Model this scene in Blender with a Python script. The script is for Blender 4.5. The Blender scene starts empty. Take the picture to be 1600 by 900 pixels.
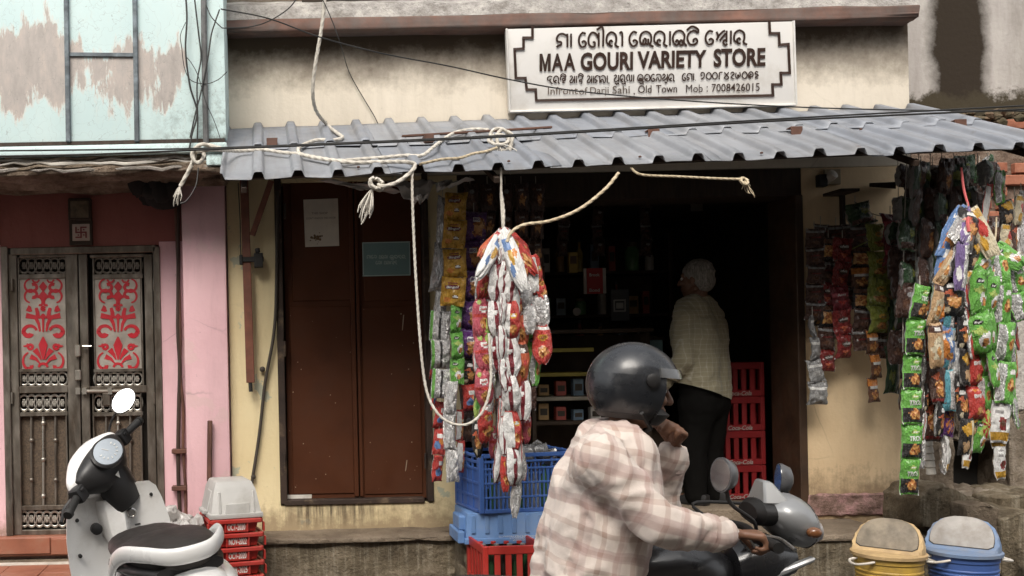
import bpy, bmesh, math, random
from mathutils import Vector, Matrix, noise, Euler
random.seed(7)
R = math.radians
S = bpy.context.scene
C = S.collection
# ---------------------------------------------------------------- camera, sky, sun, exposure
F, CX, CY, ZC, D0, ROLL = 1475.0, 416.0, 560.0, 1.5, 5.9, R(1.2)   # focal (px of a 1600 px frame), principal point, eye height, distance to the shop wall
cam = bpy.data.objects.new('camera', bpy.data.cameras.new('camera')); C.objects.link(cam)
cam.data.sensor_width = 36; cam.data.lens = F/1600*36
cam.data.shift_x = (800-CX)/1600; cam.data.shift_y = (CY-450)/1600
cam.data.clip_end = 500; cam.data.clip_start = .05
cam.matrix_world = Matrix.Translation((0, -D0, ZC)) @ Matrix.Rotation(R(90), 4, 'X') @ Matrix.Rotation(-ROLL, 4, 'Z')
S.camera = cam
SUN_EL, SUN_AZ = 50, 18          # sun height; degrees the sun stands to the left of straight behind the camera
w = bpy.data.worlds.new('World'); S.world = w; w.use_nodes = True
wn = w.node_tree; bg = wn.nodes['Background']; bg.inputs['Strength'].default_value = .13
sky = wn.nodes.new('ShaderNodeTexSky'); sky.sky_type = 'NISHITA'; sky.sun_disc = False
sky.sun_elevation = R(SUN_EL); sky.sun_rotation = R(180+SUN_AZ); sky.dust_density = 4; sky.air_density = 1.2
hs = wn.nodes.new('ShaderNodeHueSaturation'); hs.inputs['Saturation'].default_value = .12
wn.links.new(sky.outputs[0], hs.inputs['Color']); wn.links.new(hs.outputs[0], bg.inputs['Color'])
sun = bpy.data.objects.new('sun', bpy.data.lights.new('sun', 'SUN')); C.objects.link(sun)
sun.data.energy = 1.5; sun.data.angle = R(30); sun.data.color = (1, .91, .79)
sv = Vector((-math.sin(R(SUN_AZ))*math.cos(R(SUN_EL)), -math.cos(R(SUN_AZ))*math.cos(R(SUN_EL)), math.sin(R(SUN_EL))))
sun.rotation_euler = sv.to_track_quat('Z', 'Y').to_euler(); sun.location = (0, -3, 8)
S.view_settings.view_transform = 'Standard'; S.view_settings.look = 'None'
S.view_settings.exposure = 0.88; S.view_settings.gamma = 1

def W(px, py, y):
    "point at depth y (0 = shop wall, negative = towards the street) seen at pixel px,py of the 1600x900 photograph"
    u, v = px-CX, CY-py; c, s = math.cos(ROLL), math.sin(ROLL); d = D0+y
    return Vector(((u*c+v*s)*d/F, y, ZC+(-u*s+v*c)*d/F))
def PX(n, y): return n*(D0+y)/F      # n pixels at depth y in metres
def V(*a): return Vector(a)
def lerp(a, b, t): return a+(b-a)*t

# ---------------------------------------------------------------- node helpers
class G:
    def __init__(s, name):
        s.m = bpy.data.materials.new(name); s.m.use_nodes = True; s.t = s.m.node_tree
        s.b = s.t.nodes['Principled BSDF']
    def n(s, typ, ins=None, **props):
        nd = s.t.nodes.new('ShaderNode'+typ)
        for k, v in props.items(): setattr(nd, k, v)
        for k, v in (ins or {}).items(): s.put(nd.inputs[k], v)
        return nd
    def put(s, sk, v):
        if isinstance(v, bpy.types.Node): v = v.outputs[0]
        if isinstance(v, bpy.types.NodeSocket): s.t.links.new(v, sk)
        else:
            if sk.type == 'RGBA' and not isinstance(v, (int, float)) and len(v) == 3: v = (*v, 1)
            sk.default_value = v
    def pos(s, scale=(1, 1, 1), rot=(0, 0, 0), world=False):
        src = s.n('NewGeometry').outputs['Position'] if world else s.n('TexCoord').outputs['Object']
        return s.n('Mapping', {'Vector': src, 'Scale': scale, 'Rotation': rot})
    def noise(s, vec, sc, det=4, rough=.55, dist=0):
        return s.n('TexNoise', {'Vector': vec, 'Scale': sc, 'Detail': det, 'Roughness': rough, 'Distortion': dist})
    def ramp(s, fac, stops, interp='LINEAR'):
        nd = s.n('ValToRGB', {'Fac': fac}); cr = nd.color_ramp; cr.interpolation = interp
        while len(cr.elements) < len(stops): cr.elements.new(.5)
        for e, (p, c) in zip(cr.elements, stops):
            e.position = p; e.color = (c, c, c, 1) if isinstance(c, (int, float)) else (*c, 1)
        return nd
    def mix(s, f, a, b, mode='MIX'): return s.n('MixRGB', {'Fac': f, 'Color1': a, 'Color2': b}, blend_type=mode)
    def math(s, op, a, b=0., clamp=False): return s.n('Math', {0: a, 1: b}, operation=op, use_clamp=clamp)
    def band(s, x, c, h):      # 1 at c falling to 0 at c+-h
        return s.math('SUBTRACT', 1., s.math('DIVIDE', s.math('ABSOLUTE', s.math('SUBTRACT', x, c)), h), True)
    def out(s, col=None, rough=None, bump=None, bstr=.3, bdist=.01, metal=0, spec=.5, **kw):
        if col is not None: s.put(s.b.inputs['Base Color'], col)
        if rough is not None: s.put(s.b.inputs['Roughness'], rough)
        s.put(s.b.inputs['Metallic'], metal); s.b.inputs['Specular IOR Level'].default_value = spec
        if bump is not None:
            s.put(s.b.inputs['Normal'], s.n('Bump', {'Height': bump, 'Strength': bstr, 'Distance': bdist}))
        for k, v in kw.items(): s.put(s.b.inputs[k.replace('_', ' ')], v)
        return s.m
_mc = {}
def mat(name, col, rough=.6, metal=0, var=.25, scale=5, bump=.15, bscale=70, dirt=None, damt=.5, dscale=4, spec=.5, coat=0, stretch=(1, 1, 1), bdist=.004):
    if name in _mc: return _mc[name]
    g = G(name); p = g.pos(stretch)
    lo = tuple(c*(1-var) for c in col); hi = tuple(min(1, c*(1+var)) for c in col)
    c = g.ramp(g.noise(p, scale, 6), [(.3, lo), (.7, hi)])
    if dirt:
        f = g.ramp(g.noise(p, dscale, 8, .65), [(.62-damt*.35, 0.), (.72, 1.)])
        c = g.mix(g.math('MULTIPLY', f, min(1., damt+.3)), c, dirt)
    r = g.ramp(g.noise(p, scale*2.3, 4), [(.3, max(.02, rough-.12)), (.7, min(1., rough+.12))])
    g.out(c, r, g.noise(p, bscale, 4) if bump else None, bump, bdist, metal, spec, Coat_Weight=coat, Coat_Roughness=.15)
    _mc[name] = g.m; return g.m

# ---------------------------------------------------------------- mesh builder
class MB:
    def __init__(s): s.v, s.f, s.mi = [], [], []
    def add(s, vs, fs, mi=0):
        o = len(s.v); s.v += [Vector(v) for v in vs]; s.f += [tuple(i+o for i in f) for f in fs]; s.mi += [mi]*len(fs); return s
    def box(s, a, b, mi=0, M=None):
        x0, x1 = sorted((a[0], b[0])); y0, y1 = sorted((a[1], b[1])); z0, z1 = sorted((a[2], b[2]))
        vs = [V(x, y, z) for z in (z0, z1) for y in (y0, y1) for x in (x0, x1)]
        if M is not None: vs = [M @ v for v in vs]
        return s.add(vs, [(0, 2, 3, 1), (4, 5, 7, 6), (0, 1, 5, 4), (2, 6, 7, 3), (0, 4, 6, 2), (1, 3, 7, 5)], mi)
    def bar(s, a, b, w, d, mi=0, up=None):     # rectangular bar a->b, w across, d deep
        a, b = Vector(a), Vector(b); t = (b-a).normalized(); up = Vector(up or (0, 1, 0))
        n = (up-t*up.dot(t)).normalized(); q = t.cross(n)
        vs = [p+q*i*w/2+n*j*d/2 for p in (a, b) for i, j in ((-1, -1), (1, -1), (1, 1), (-1, 1))]
        return s.add(vs, [(3, 2, 1, 0), (4, 5, 6, 7), (0, 1, 5, 4), (1, 2, 6, 5), (2, 3, 7, 6), (3, 0, 4, 7)], mi)
    def loft(s, rings, mi=0, caps=True, closed=True, sm=0):
        if sm:
            cols = [spline([r[j] for r in rings], sm) for j in range(len(rings[0]))]; rings = [[c[i] for c in cols] for i in range(len(cols[0]))]
        n = len(rings[0]); vs = [p for r in rings for p in r]; fs = []
        for i in range(len(rings)-1):
            for j in range(n if closed else n-1):
                k = (j+1) % n; fs.append((i*n+j, i*n+k, (i+1)*n+k, (i+1)*n+j))
        if caps: fs += [tuple(reversed(range(n))), tuple(range((len(rings)-1)*n, len(rings)*n))]
        return s.add(vs, fs, mi)
    def tube(s, pts, r, n=8, mi=0, caps=True, flat=1.):
        pts = [Vector(p) for p in pts]; rs = r if isinstance(r, (list, tuple)) else [r]*len(pts)
        nrm = None; rings = []
        for i, p in enumerate(pts):
            t = (pts[min(i+1, len(pts)-1)]-pts[max(i-1, 0)])
            t = t.normalized() if t.length > 1e-9 else V(0, 0, 1)
            if nrm is None: nrm = t.orthogonal().normalized()
            nrm = (nrm-t*nrm.dot(t)); nrm = nrm.normalized() if nrm.length > 1e-6 else t.orthogonal().normalized()
            q = t.cross(nrm)
            rings.append([p+(nrm*math.cos(a)+q*math.sin(a)*flat)*rs[i] for a in [2*math.pi*k/n for k in range(n)]])
        return s.loft(rings, mi, caps)
    def lathe(s, prof, c=(0, 0, 0), n=20, mi=0, M=None, caps=True, sx=1, sy=1):
        c = Vector(c); rings = []
        for r, z in prof:
            ring = [V(r*sx*math.cos(2*math.pi*k/n), r*sy*math.sin(2*math.pi*k/n), z) for k in range(n)]
            rings.append([c+((M @ p) if M is not None else p) for p in ring])
        return s.loft(rings, mi, caps)
    def ball(s, c, r, n=10, mi=0, M=None):
        r = (r, r, r) if isinstance(r, (int, float)) else r; k = max(4, n//2+1); c = Vector(c); rings = []
        for i in range(k+1):
            a = math.pi*min(max(i, .02), k-.02)/k
            ring = [V(r[0]*math.sin(a)*math.cos(2*math.pi*j/n), r[1]*math.sin(a)*math.sin(2*math.pi*j/n), -r[2]*math.cos(a)) for j in range(n)]
            rings.append([c+((M @ p) if M is not None else p) for p in ring])
        return s.loft(rings, mi)
    def prism(s, poly, y0, y1, mi=0):           # polygon in the xz plane (list of (x,z)) from y0 to y1
        n = len(poly); vs = [V(x, y0, z) for x, z in poly]+[V(x, y1, z) for x, z in poly]
        return s.add(vs, [tuple(range(n)), tuple(reversed(range(n, 2*n)))]+[(i, i+n, (i+1) % n+n, (i+1) % n) for i in range(n)], mi)
    def build(s, name, mats, parent=None, bevel=0, smooth=35, seg=1, sub=0, off=None):
        o0 = off if off is not None else (parent_world(parent) if parent else V(0, 0, 0))
        me = bpy.data.meshes.new(name); me.from_pydata([v-o0 for v in s.v], [], s.f)
        mats = mats if isinstance(mats, (list, tuple)) else [mats]
        for m in mats: me.materials.append(m)
        me.polygons.foreach_set('material_index', s.mi)
        bm = bmesh.new(); bm.from_mesh(me)
        bmesh.ops.recalc_face_normals(bm, faces=bm.faces)
        if bevel:
            bmesh.ops.remove_doubles(bm, verts=bm.verts, dist=1e-5)
            es = [e for e in bm.edges if len(e.link_faces) == 2 and e.calc_face_angle(0) > R(30)]
            bmesh.ops.bevel(bm, geom=es, offset=bevel, segments=seg, affect='EDGES', profile=.6, clamp_overlap=True)
        if sub: bmesh.ops.subdivide_edges(bm, edges=bm.edges, cuts=sub, use_grid_fill=True)
        bm.to_mesh(me); bm.free()
        if smooth:
            me.polygons.foreach_set('use_smooth', [True]*len(me.polygons)); me.set_sharp_from_angle(angle=R(smooth))
        o = bpy.data.objects.new(name, me); C.objects.link(o)
        if parent: o.parent = parent
        elif off is not None: o.location = off
        return o
def parent_world(p):
    v = Vector((0, 0, 0))
    while p is not None: v += p.location; p = p.parent
    return v
def tag(o, label=None, cat=None, group=None, kind=None):
    if label: o['label'] = label
    if cat: o['category'] = cat
    if group: o['group'] = group
    if kind: o['kind'] = kind
    return o
def thing(name, label, cat, loc=(0, 0, 0), group=None):
    o = bpy.data.objects.new(name, None); C.objects.link(o); o.location = loc; o.empty_display_size = .1
    return tag(o, label, cat, group)
def single(name, mb, m, label, cat, group=None, kind=None, **kw):
    c = sum((v for v in mb.v), V(0, 0, 0))/max(1, len(mb.v)); c.z = min(v.z for v in mb.v)
    return tag(mb.build(name, m, None, off=c, **kw), label, cat, group, kind)
def copy_tree(o, parent=None):
    c = o.copy(); C.objects.link(c)
    if parent: c.parent = parent
    for ch in list(o.children): copy_tree(ch, c)
    return c
def spline(pts, n=8):
    P = [Vector(p) for p in pts]; P = [P[0]*2-P[1]]+P+[P[-1]*2-P[-2]]; out = []
    for i in range(1, len(P)-2):
        a, b, c, d = P[i-1:i+3]
        for k in range(n):
            t = k/n
            out.append(.5*((2*b)+(c-a)*t+(2*a-5*b+4*c-d)*t*t+(3*b-a-3*c+d)*t**3))
    return out+[P[-2]]
def resample(pts, step):
    out = [pts[0].copy()]; acc = 0
    for a, b in zip(pts, pts[1:]):
        L = (b-a).length
        while L > 1e-9 and acc+L >= step:
            t = (step-acc)/L; a = a.lerp(b, t); out.append(a.copy()); L = (b-a).length; acc = 0
        acc += L
    return out
_txt = {}
def text_geo(body, bold=0., shear=0.):
    key = (body, bold, shear)
    if key in _txt: return _txt[key]
    cu = bpy.data.curves.new('lettering', 'FONT'); cu.body = body; cu.size = 1; cu.offset = bold; cu.shear = shear; cu.resolution_u = 3
    ob = bpy.data.objects.new('lettering', cu); C.objects.link(ob)
    me = bpy.data.meshes.new_from_object(ob.evaluated_get(bpy.context.evaluated_depsgraph_get()))
    vs = [v.co.copy() for v in me.vertices]; fs = [tuple(p.vertices) for p in me.polygons]
    bpy.data.objects.remove(ob); bpy.data.meshes.remove(me); bpy.data.curves.remove(cu)
    x0 = min(v.x for v in vs); x1 = max(v.x for v in vs); y0 = min(v.y for v in vs); y1 = max(v.y for v in vs)
    vs = [V((v.x-x0)/(x1-x0), 0, (v.y-y0)/(y1-y0)) for v in vs]
    _txt[key] = (vs, fs, (x1-x0)/(y1-y0)); return _txt[key]
def put_text(mb, body, o, ux, uz, width, height=None, bold=0., mi=0, shear=0., flip=False):
    vs, fs, asp = text_geo(body, bold, shear); height = height or width/asp
    mb.add([Vector(o)+Vector(ux)*v.x*width+Vector(uz)*v.z*height for v in vs], fs, mi)
def roughen(o, amp, sc, seed=0., along=None):
    me = o.data
    ns = [v.normal.copy() for v in me.vertices]
    for v, nn in zip(me.vertices, ns):
        d = noise.fractal((v.co+Vector(o.location))*sc+V(seed, 0, 0), .8, 2, 4)*amp
        v.co += (nn if along is None else Vector(along))*d
    me.update()
# ---------------------------------------------------------------- materials of the place
def m_blue():
    g = G('peeling_pale_blue_paint'); p = g.pos(world=True)
    z = g.n('SeparateXYZ', {'Vector': p}).outputs['Z']
    ps = g.n('Mapping', {'Vector': g.n('NewGeometry').outputs['Position'], 'Scale': (2.6, 1, .75)})
    n1 = g.noise(ps, 2.2, 10, .68); n2 = g.noise(g.pos((7, 1, 1.2), world=True), 2.2, 6, .7)
    nn = g.math('ADD', g.math('MULTIPLY', n1, .62), g.math('MULTIPLY', n2, .38))
    x = g.n('SeparateXYZ', {'Vector': p}).outputs['X']
    b = g.band(z, 3.19, .40)
    lf = g.math('MULTIPLY', g.math('SUBTRACT', g.noise(g.pos((1, 1, .6), world=True), 2.3, 3), .5), .55)
    f = g.math('ADD', g.math('ADD', g.math('MULTIPLY', nn, 1.15), lf), g.math('SUBTRACT', g.math('MULTIPLY', b, .40), g.math('MULTIPLY', g.band(x, -.26, .24), .5)))
    peel = g.ramp(f, [(.775, 0.), (.79, 1.)]); edge = g.ramp(f, [(.735, 0.), (.775, 1.), (.815, 0.)])
    blue = g.ramp(g.noise(p, 3, 6), [(.3, (.56, .71, .71)), (.7, (.64, .78, .77))])
    blue = g.mix(g.ramp(g.noise(ps, 9, 8, .7), [(.55, 0.), (.75, .55)]), blue, (.62, .70, .66))
    und = g.ramp(g.noise(ps, 5, 8, .7), [(.3, (.36, .325, .30)), (.5, (.46, .415, .385)), (.72, (.60, .515, .455))])
    c = g.mix(peel, blue, und); c = g.mix(g.math('MULTIPLY', edge, .5), c, (.72, .62, .55))
    mold = g.math('MULTIPLY', g.ramp(g.noise(p, 14, 8, .75), [(.45, 0.), (.65, 1.)]), g.math('MULTIPLY', g.band(x, -.28, .45), g.band(z, 2.70, .5)))
    c = g.mix(mold, c, (.07, .09, .07))
    cr = g.n('TexVoronoi', {'Vector': g.n('Mapping', {'Vector': g.noise(p, 3, 4).outputs['Color'], 'Scale': (1.5, 1.5, 1.5)}), 'Scale': 5.}, feature='DISTANCE_TO_EDGE')
    c = g.mix(g.math('MULTIPLY', g.ramp(cr.outputs[0], [(0, 1.), (.012, 0.)]), .45), c, (.2, .2, .19))
    return g.out(c, .7, g.math('ADD', g.math('MULTIPLY', peel, -.8), g.math('MULTIPLY', g.noise(p, 60, 4), .25)), .5, .004)
def m_wall(name, lo, hi, soot=None, dirtz=None, grime=(.07, .047, .028), dsc=3., damt=.5, patch=None, drip=None):
    g = G(name); p = g.pos(world=True); sx = g.n('SeparateXYZ', {'Vector': p}); z = sx.outputs['Z']
    c = g.ramp(g.noise(p, 1.6, 8, .6), [(.3, lo), (.7, hi)])
    st = g.pos((5, 1, .8), world=True)
    c = g.mix(g.ramp(g.noise(st, 2.2, 8, .7), [(.5, 0.), (.8, .45)]), c, tuple(v*.72 for v in lo))
    spk = g.ramp(g.noise(p, 26, 6, .7), [(.66, 0.), (.74, .8)])
    c = g.mix(g.math('MULTIPLY', spk, .6), c, tuple(v*.4 for v in lo))
    if patch: c = g.mix(g.ramp(g.noise(p, 2.7, 6, .6), [(.585, 0.), (.6, .8)]), c, patch)
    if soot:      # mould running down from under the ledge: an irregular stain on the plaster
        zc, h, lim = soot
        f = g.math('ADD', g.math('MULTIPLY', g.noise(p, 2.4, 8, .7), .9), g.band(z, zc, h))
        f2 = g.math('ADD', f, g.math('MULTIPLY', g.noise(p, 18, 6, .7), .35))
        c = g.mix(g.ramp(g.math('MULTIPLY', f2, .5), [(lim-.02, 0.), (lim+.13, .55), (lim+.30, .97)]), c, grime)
    if dirtz:
        zc, h, lim = dirtz
        f = g.math('ADD', g.math('ADD', g.math('MULTIPLY', g.noise(p, 4.5, 10, .75), 1.5), g.math('MULTIPLY', g.noise(g.pos((16, 1, 1.4), world=True), 1.8, 6, .7), .5)), g.math('MULTIPLY', g.band(z, zc, h*1.5), .8))
        f = g.math('MULTIPLY', f, .5)
        c = g.mix(g.ramp(f, [(lim*.5+.22, 0.), (lim*.5+.40, .75)]), c, (.24, .165, .10))
    if drip:      # stains that ran down the plaster from a sill
        x = sx.outputs['X']; f = g.math('MULTIPLY', g.ramp(g.noise(g.pos((22, 1, 1.3), world=True), 1.6, 6, .7), [(.42, 0.), (.62, 1.)]), g.math('MULTIPLY', g.ramp(g.band(z, drip[2], drip[3]), [(0., 0.), (.8, 1.)]), g.ramp(g.band(x, drip[0], drip[1]), [(0., 0.), (.5, 1.)])))
        c = g.mix(g.math('MULTIPLY', f, .9), c, (.055, .04, .028))
    ck = g.n('TexVoronoi', {'Vector': g.mix(.12, g.n('NewGeometry').outputs['Position'], g.noise(p, 2.5, 5).outputs['Color'], 'ADD'), 'Scale': 1.9}, feature='DISTANCE_TO_EDGE')
    c = g.mix(g.math('MULTIPLY', g.math('MULTIPLY', g.ramp(ck.outputs[0], [(0, 1.), (.009, 0.)]), g.ramp(g.noise(p, 1.3, 2), [(.54, 0.), (.62, 1.)])), .4), c, tuple(v*.3 for v in lo))
    bmp = g.math('ADD', g.math('MULTIPLY', g.noise(p, 5, 5), 1.), g.math('MULTIPLY', g.noise(p, 45, 6), .35))
    return g.out(c, .85, bmp, .45, .012, spec=.3)
def m_rough(name, stops, sc=4., streak=None, bs=.8, bd=.03):
    g = G(name); p = g.pos(world=True)
    c = g.ramp(g.noise(p, sc, 10, .68), stops)
    if streak:
        f = g.ramp(g.noise(g.pos((14, 3, .9), world=True), 2.2, 6, .65), [(.5, 0.), (.72, 1.)])
        c = g.mix(g.math('MULTIPLY', f, .8), c, streak)
    c = g.mix(g.ramp(g.noise(p, 40, 5, .7), [(.55, 0.), (.7, .5)]), c, tuple(v*.35 for v in stops[0][1]))
    return g.out(c, .92, g.math('ADD', g.noise(p, 12, 8, .7), g.math('MULTIPLY', g.noise(p, 60, 4), .4)), bs, bd, spec=.25)
def m_rightwall():
    g = G('grey_stained_plaster'); p = g.pos(world=True); sx = g.n('SeparateXYZ', {'Vector': p}); x = sx.outputs['X']; z = sx.outputs['Z']
    c = g.ramp(g.noise(g.pos((3, 1, .7), world=True), 1.6, 8, .62), [(.3, (.33, .30, .28)), (.55, (.45, .42, .39)), (.75, (.56, .53, .50))])
    xo = g.math('ADD', x, g.math('MULTIPLY', g.math('SUBTRACT', g.noise(p, 2.5, 8, .7), .5), .22))
    f = g.ramp(g.band(xo, 4.81, .25), [(.04, 0.), (.42, 1.)])
    c = g.mix(f, c, (.03, .022, .015))
    xo2 = g.math('ADD', x, g.math('MULTIPLY', g.math('SUBTRACT', g.noise(g.pos((4, 1, 1), world=True), 3, 8, .7), .5), .5))
    c = g.mix(g.math('MULTIPLY', g.ramp(g.band(xo2, 5.3, .3), [(.3, 0.), (.9, 1.)]), .35), c, (.12, .10, .08))
    f3 = g.ramp(g.math('ADD', g.band(z, 3.0, .4), g.noise(p, 6, 8, .75)), [(.85, 0.), (1.15, 1.)])
    c = g.mix(f3, c, (.05, .04, .025))
    return g.out(c, .9, g.noise(p, 30, 6), .4, .01, spec=.2)
M_blue = m_blue()
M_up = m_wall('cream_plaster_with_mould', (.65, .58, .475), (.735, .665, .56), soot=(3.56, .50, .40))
M_low = m_wall('dirty_yellow_plaster', (.70, .57, .33), (.79, .68, .43), dirtz=(.42, .24, .95), patch=(.42, .45, .36), drip=(W(520, 800, 0).x, .35, W(520, 795, 0).z, .13))
M_lowr = m_wall('ochre_plaster', (.72, .53, .32), (.82, .64, .41), dirtz=(.50, .22, .82))
M_pink = m_wall('pink_plaster', (.64, .395, .425), (.75, .49, .515), dirtz=(.30, .25, .9), patch=(.66, .45, .45))
M_red = m_wall('maroon_plaster', (.25, .085, .075), (.32, .12, .10))
M_grey = m_rightwall()
M_conc = m_rough('weathered_concrete', [(.3, (.16, .135, .11)), (.5, (.29, .26, .23)), (.72, (.43, .40, .37))], 5)
M_mud = m_rough('damp_rough_stone', [(.3, (.055, .042, .028)), (.5, (.15, .12, .08)), (.72, (.27, .22, .16))], 4, streak=(.34, .30, .23))
M_cem = m_rough('worn_cement', [(.3, (.12, .09, .065)), (.5, (.21, .165, .12)), (.72, (.30, .24, .18))], 3)
M_slabred = mat('faded_red_oxide_paint', (.16, .082, .06), .88, var=.45, scale=6, bump=.5, bscale=30, dirt=(.12, .105, .095), damt=.75, dscale=5)
M_brick = m_rough('brick', [(.3, (.20, .075, .045)), (.5, (.33, .13, .08)), (.72, (.42, .20, .13))], 6, bs=.5, bd=.01)
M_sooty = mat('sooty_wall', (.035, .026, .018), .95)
M_wdark = mat('dark_stained_wood', (.035, .02, .012), .7, var=.4, stretch=(6, 6, 1))
M_asph = mat('asphalt', (.05, .048, .045), .9, var=.3, scale=8, bump=.5, bscale=120)
M_tile = mat('terracotta_tile', (.30, .11, .065), .45, var=.3, scale=4, dirt=(.2, .14, .1), damt=.4)
M_white = mat('off_white_paint', (.62, .58, .52), .6, dirt=(.3, .24, .18), damt=.4)
M_steel = mat('worn_steel', (.23, .205, .175), .42, .75, var=.45, scale=7, dirt=(.08, .055, .035), damt=.6, dscale=5, stretch=(2, 2, .6))
M_steelb = mat('bright_steel', (.46, .43, .38), .35, .8, var=.2)
M_rust = mat('rusty_paint', (.11, .048, .03), .7, var=.4, scale=9, dirt=(.05, .025, .018), damt=.5)
M_black = mat('black_rubber', (.014, .013, .012), .6)
M_wire = mat('cable_sheath', (.016, .015, .014), .6)

def xz(px, py, y=0.): p = W(px, py, y); return p.x, p.z
def bx(mb, px0, py0, px1, py1, yf, yb, mi=0):   # box whose front face spans those pixels at depth yf
    a = W(px0, (py0+py1)/2, yf); b = W(px1, (py0+py1)/2, yf); m = (px0+px1)/2
    return mb.box((a.x, yf, W(m, py0, yf).z), (b.x, yb, W(m, py1, yf).z), mi)

# ---------------------------------------------------------------- ground and setting
g = MB(); g.box((-40, -40, -.1), (40, 30, 0)); tag(g.build('road', M_asph), kind='structure')
M_opp = mat('far_side_plaster', (.42, .36, .30), .9, var=.2, scale=1)  # unseen houses added behind the camera to block low sky light
for i, (x0, x1, hh, lab) in enumerate(((-9, -1.2, 7.4, 'unseen house added to shade the low sky, behind and left of the camera'), (-1.1, 4.6, 7.0, 'unseen house added to shade the low sky, straight behind the camera'), (4.7, 13, 7.6, 'unseen house added to shade the low sky, behind and right of the camera'))):
    t = thing('opposite_house', lab, 'house', ((x0+x1)/2, -9, 0), 'unseen houses added to shade the low sky')
    q = MB(); q.box((x0, -12, 0), (x1, -8.6, hh)); q.build('wall', M_opp, t)
    q = MB(); q.box((x0-.05, -12, hh), (x1+.05, -8.4, hh+.12)); q.build('roof', M_opp, t)
    for k in range(3):
        xx = lerp(x0, x1, (k+.5)/3)
        for z0, z1 in ((.9, 2.1), (3.8, 5.1)): q = MB(); q.box((xx-.5, -8.62, z0), (xx+.5, -8.55, z1)); q.build('window', mat('dark_pane', (.03, .03, .035), .2), t)
XE = W(356, 400, 0).x                    # joint between the pink house and the shop
ver = MB(); ver.box((-6, -.75, 0), (XE-.06, .1, .262)); tag(ver.build('veranda_floor', M_cem, bevel=.006), kind='structure')
vf = bpy.data.objects['veranda_floor']
for i in range(8):
    for j in range(2):
        x0 = -2.05+i*.235; t = MB(); t.box((x0, -.74+j*.36, .255), (x0+.231, -.74+j*.36+(.22 if j else .356), .274+random.uniform(-.002, .002)))
        t.build('floor_tile', M_tile, vf, bevel=.002)
t = MB(); t.box((-2.4, -.155, .255), (XE-.08, -.085, .2755)); t.build('floor_stripe', M_white, vf)
pl = MB(); pl.box((XE-.05, -.28, 0), (W(722, 850, -.28).x, .3, .405))
plo = tag(pl.build('left_plinth', M_mud, bevel=.02, seg=2, sub=14), kind='structure'); roughen(plo, .022, 7)
pt = MB(); pt.box((XE-.02, -.31, .398), (W(722, 850, -.28).x-.01, .0, .425)); po = pt.build('plinth_cap', M_cem, plo, bevel=.008, seg=2, sub=10); roughen(po, .012, 8, 3)
pr = MB(); pr.box((W(724, 850, -.5).x, -.52, 0), (W(1560, 850, -.5).x, 3., .40))
pro = tag(pr.build('right_plinth', M_mud, bevel=.02, seg=2, sub=18), kind='structure'); roughen(pro, .02, 6, 9)
pt = MB(); pt.box((W(724, 850, -.5).x+.01, -.535, .395), (W(1410, 850, -.5).x, .02, .425)); po = pt.build('plinth_cap', M_cem, pro, bevel=.01, seg=2, sub=12); roughen(po, .01, 7, 5)

# ---------------------------------------------------------------- pink house
house = thing('pink_house', 'two storey house with pink ground floor and peeling pale blue upper wall', 'house', (-1.0, 0, 0))
YP = -.55
zu0, zu1 = W(200, 240, YP).z, W(200, 265, YP).z
xr = W(352, 130, YP).x
mb = MB(); mb.box((-4, YP, zu0+.075), (xr, .3, 4.6)); mb.build('upper_wall', M_blue, house, bevel=.008, seg=2)
mb = MB(); mb.box((-4, YP-.025, zu0-.006), (xr+.004, .28, zu0+.05)); o = mb.build('upper_ledge', M_blue, house, bevel=.012, seg=2)
mb = MB(); mb.box((-4, YP-.012, zu0+.052), (xr-.01, .28, zu0+.073)); mb.build('ledge_groove', M_wdark, house)
M_dbl = mat('grey_blue_seam', (.16, .19, .21), .75, var=.5, scale=20, dirt=(.05, .055, .06), damt=.6)
for a in (104, 211):
    b = MB(); p0 = W(a-1, -40, YP-.012); p1 = W(a+3, 222, YP-.012); b.bar(p0, p1, .026, .03); b.build('seam_strip', M_dbl, house, bevel=.004)
b = MB(); p0 = W(107, 85.5, YP); p1 = W(211, 86.5, YP); b.bar(p0, p1, .02, .024); b.build('seam_strip', M_dbl, house)
b = MB(); b.tube([W(318, -30, YP-.03), W(319, 60, YP-.03), W(322, 226, YP-.03)], .017, 10); b.build('drain_pipe', mat('grey_pipe', (.10, .10, .10), .6, var=.5, scale=16, dirt=(.2, .2, .2), damt=.5), house)
b = MB(); b.box((-4, YP+.03, zu1-.01), (W(346, 250, YP).x, .1, zu0-.008)); o = b.build('slab_edge', m_rough('broken_slab_edge', [(.3, (.07, .045, .03)), (.5, (.20, .15, .11)), (.7, (.38, .31, .25))], 6, bs=1), house, bevel=.01, seg=2, sub=22); roughen(o, .035, 9, 2)
for k in range(5):
    b = MB(); zz = lerp(zu1, zu0, (k+.5)/5); x = -4
    pts = []
    while x < W(346, 250, YP).x: pts.append(V(x, YP+.012+random.uniform(0, .014), zz+random.uniform(-.012, .012))); x += .07
    b.tube(pts, [random.uniform(.004, .013) for _ in pts], 6); b.build('broken_layer', [M_conc, M_cem, M_white][k % 3], house)
b = MB(); bx(b, 322, 236, 349, 258, YP-.006, YP+.2); o = b.build('slab_corner', M_blue, house, bevel=.012, seg=2)
yw = .1
zs = zu1+.01
mbp = MB()
dx0, dx1 = W(5, 600, yw).x, W(253, 600, yw).x; dz0, dz1 = W(130, 836, yw).z, W(130, 385, yw).z
mbp.box((-4, yw, 0), (dx0, .35, zs)); mbp.box((dx1, yw, 0), (XE, .35, zs)); mbp.box((dx0, yw, 0), (dx1, .35, dz0))
mbp.build('pink_wall', M_pink, house)
mbp = MB(); mbp.box((dx0, yw, dz1), (dx1, .35, zs)); mbp.build('lintel_wall', M_red, house)
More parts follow.
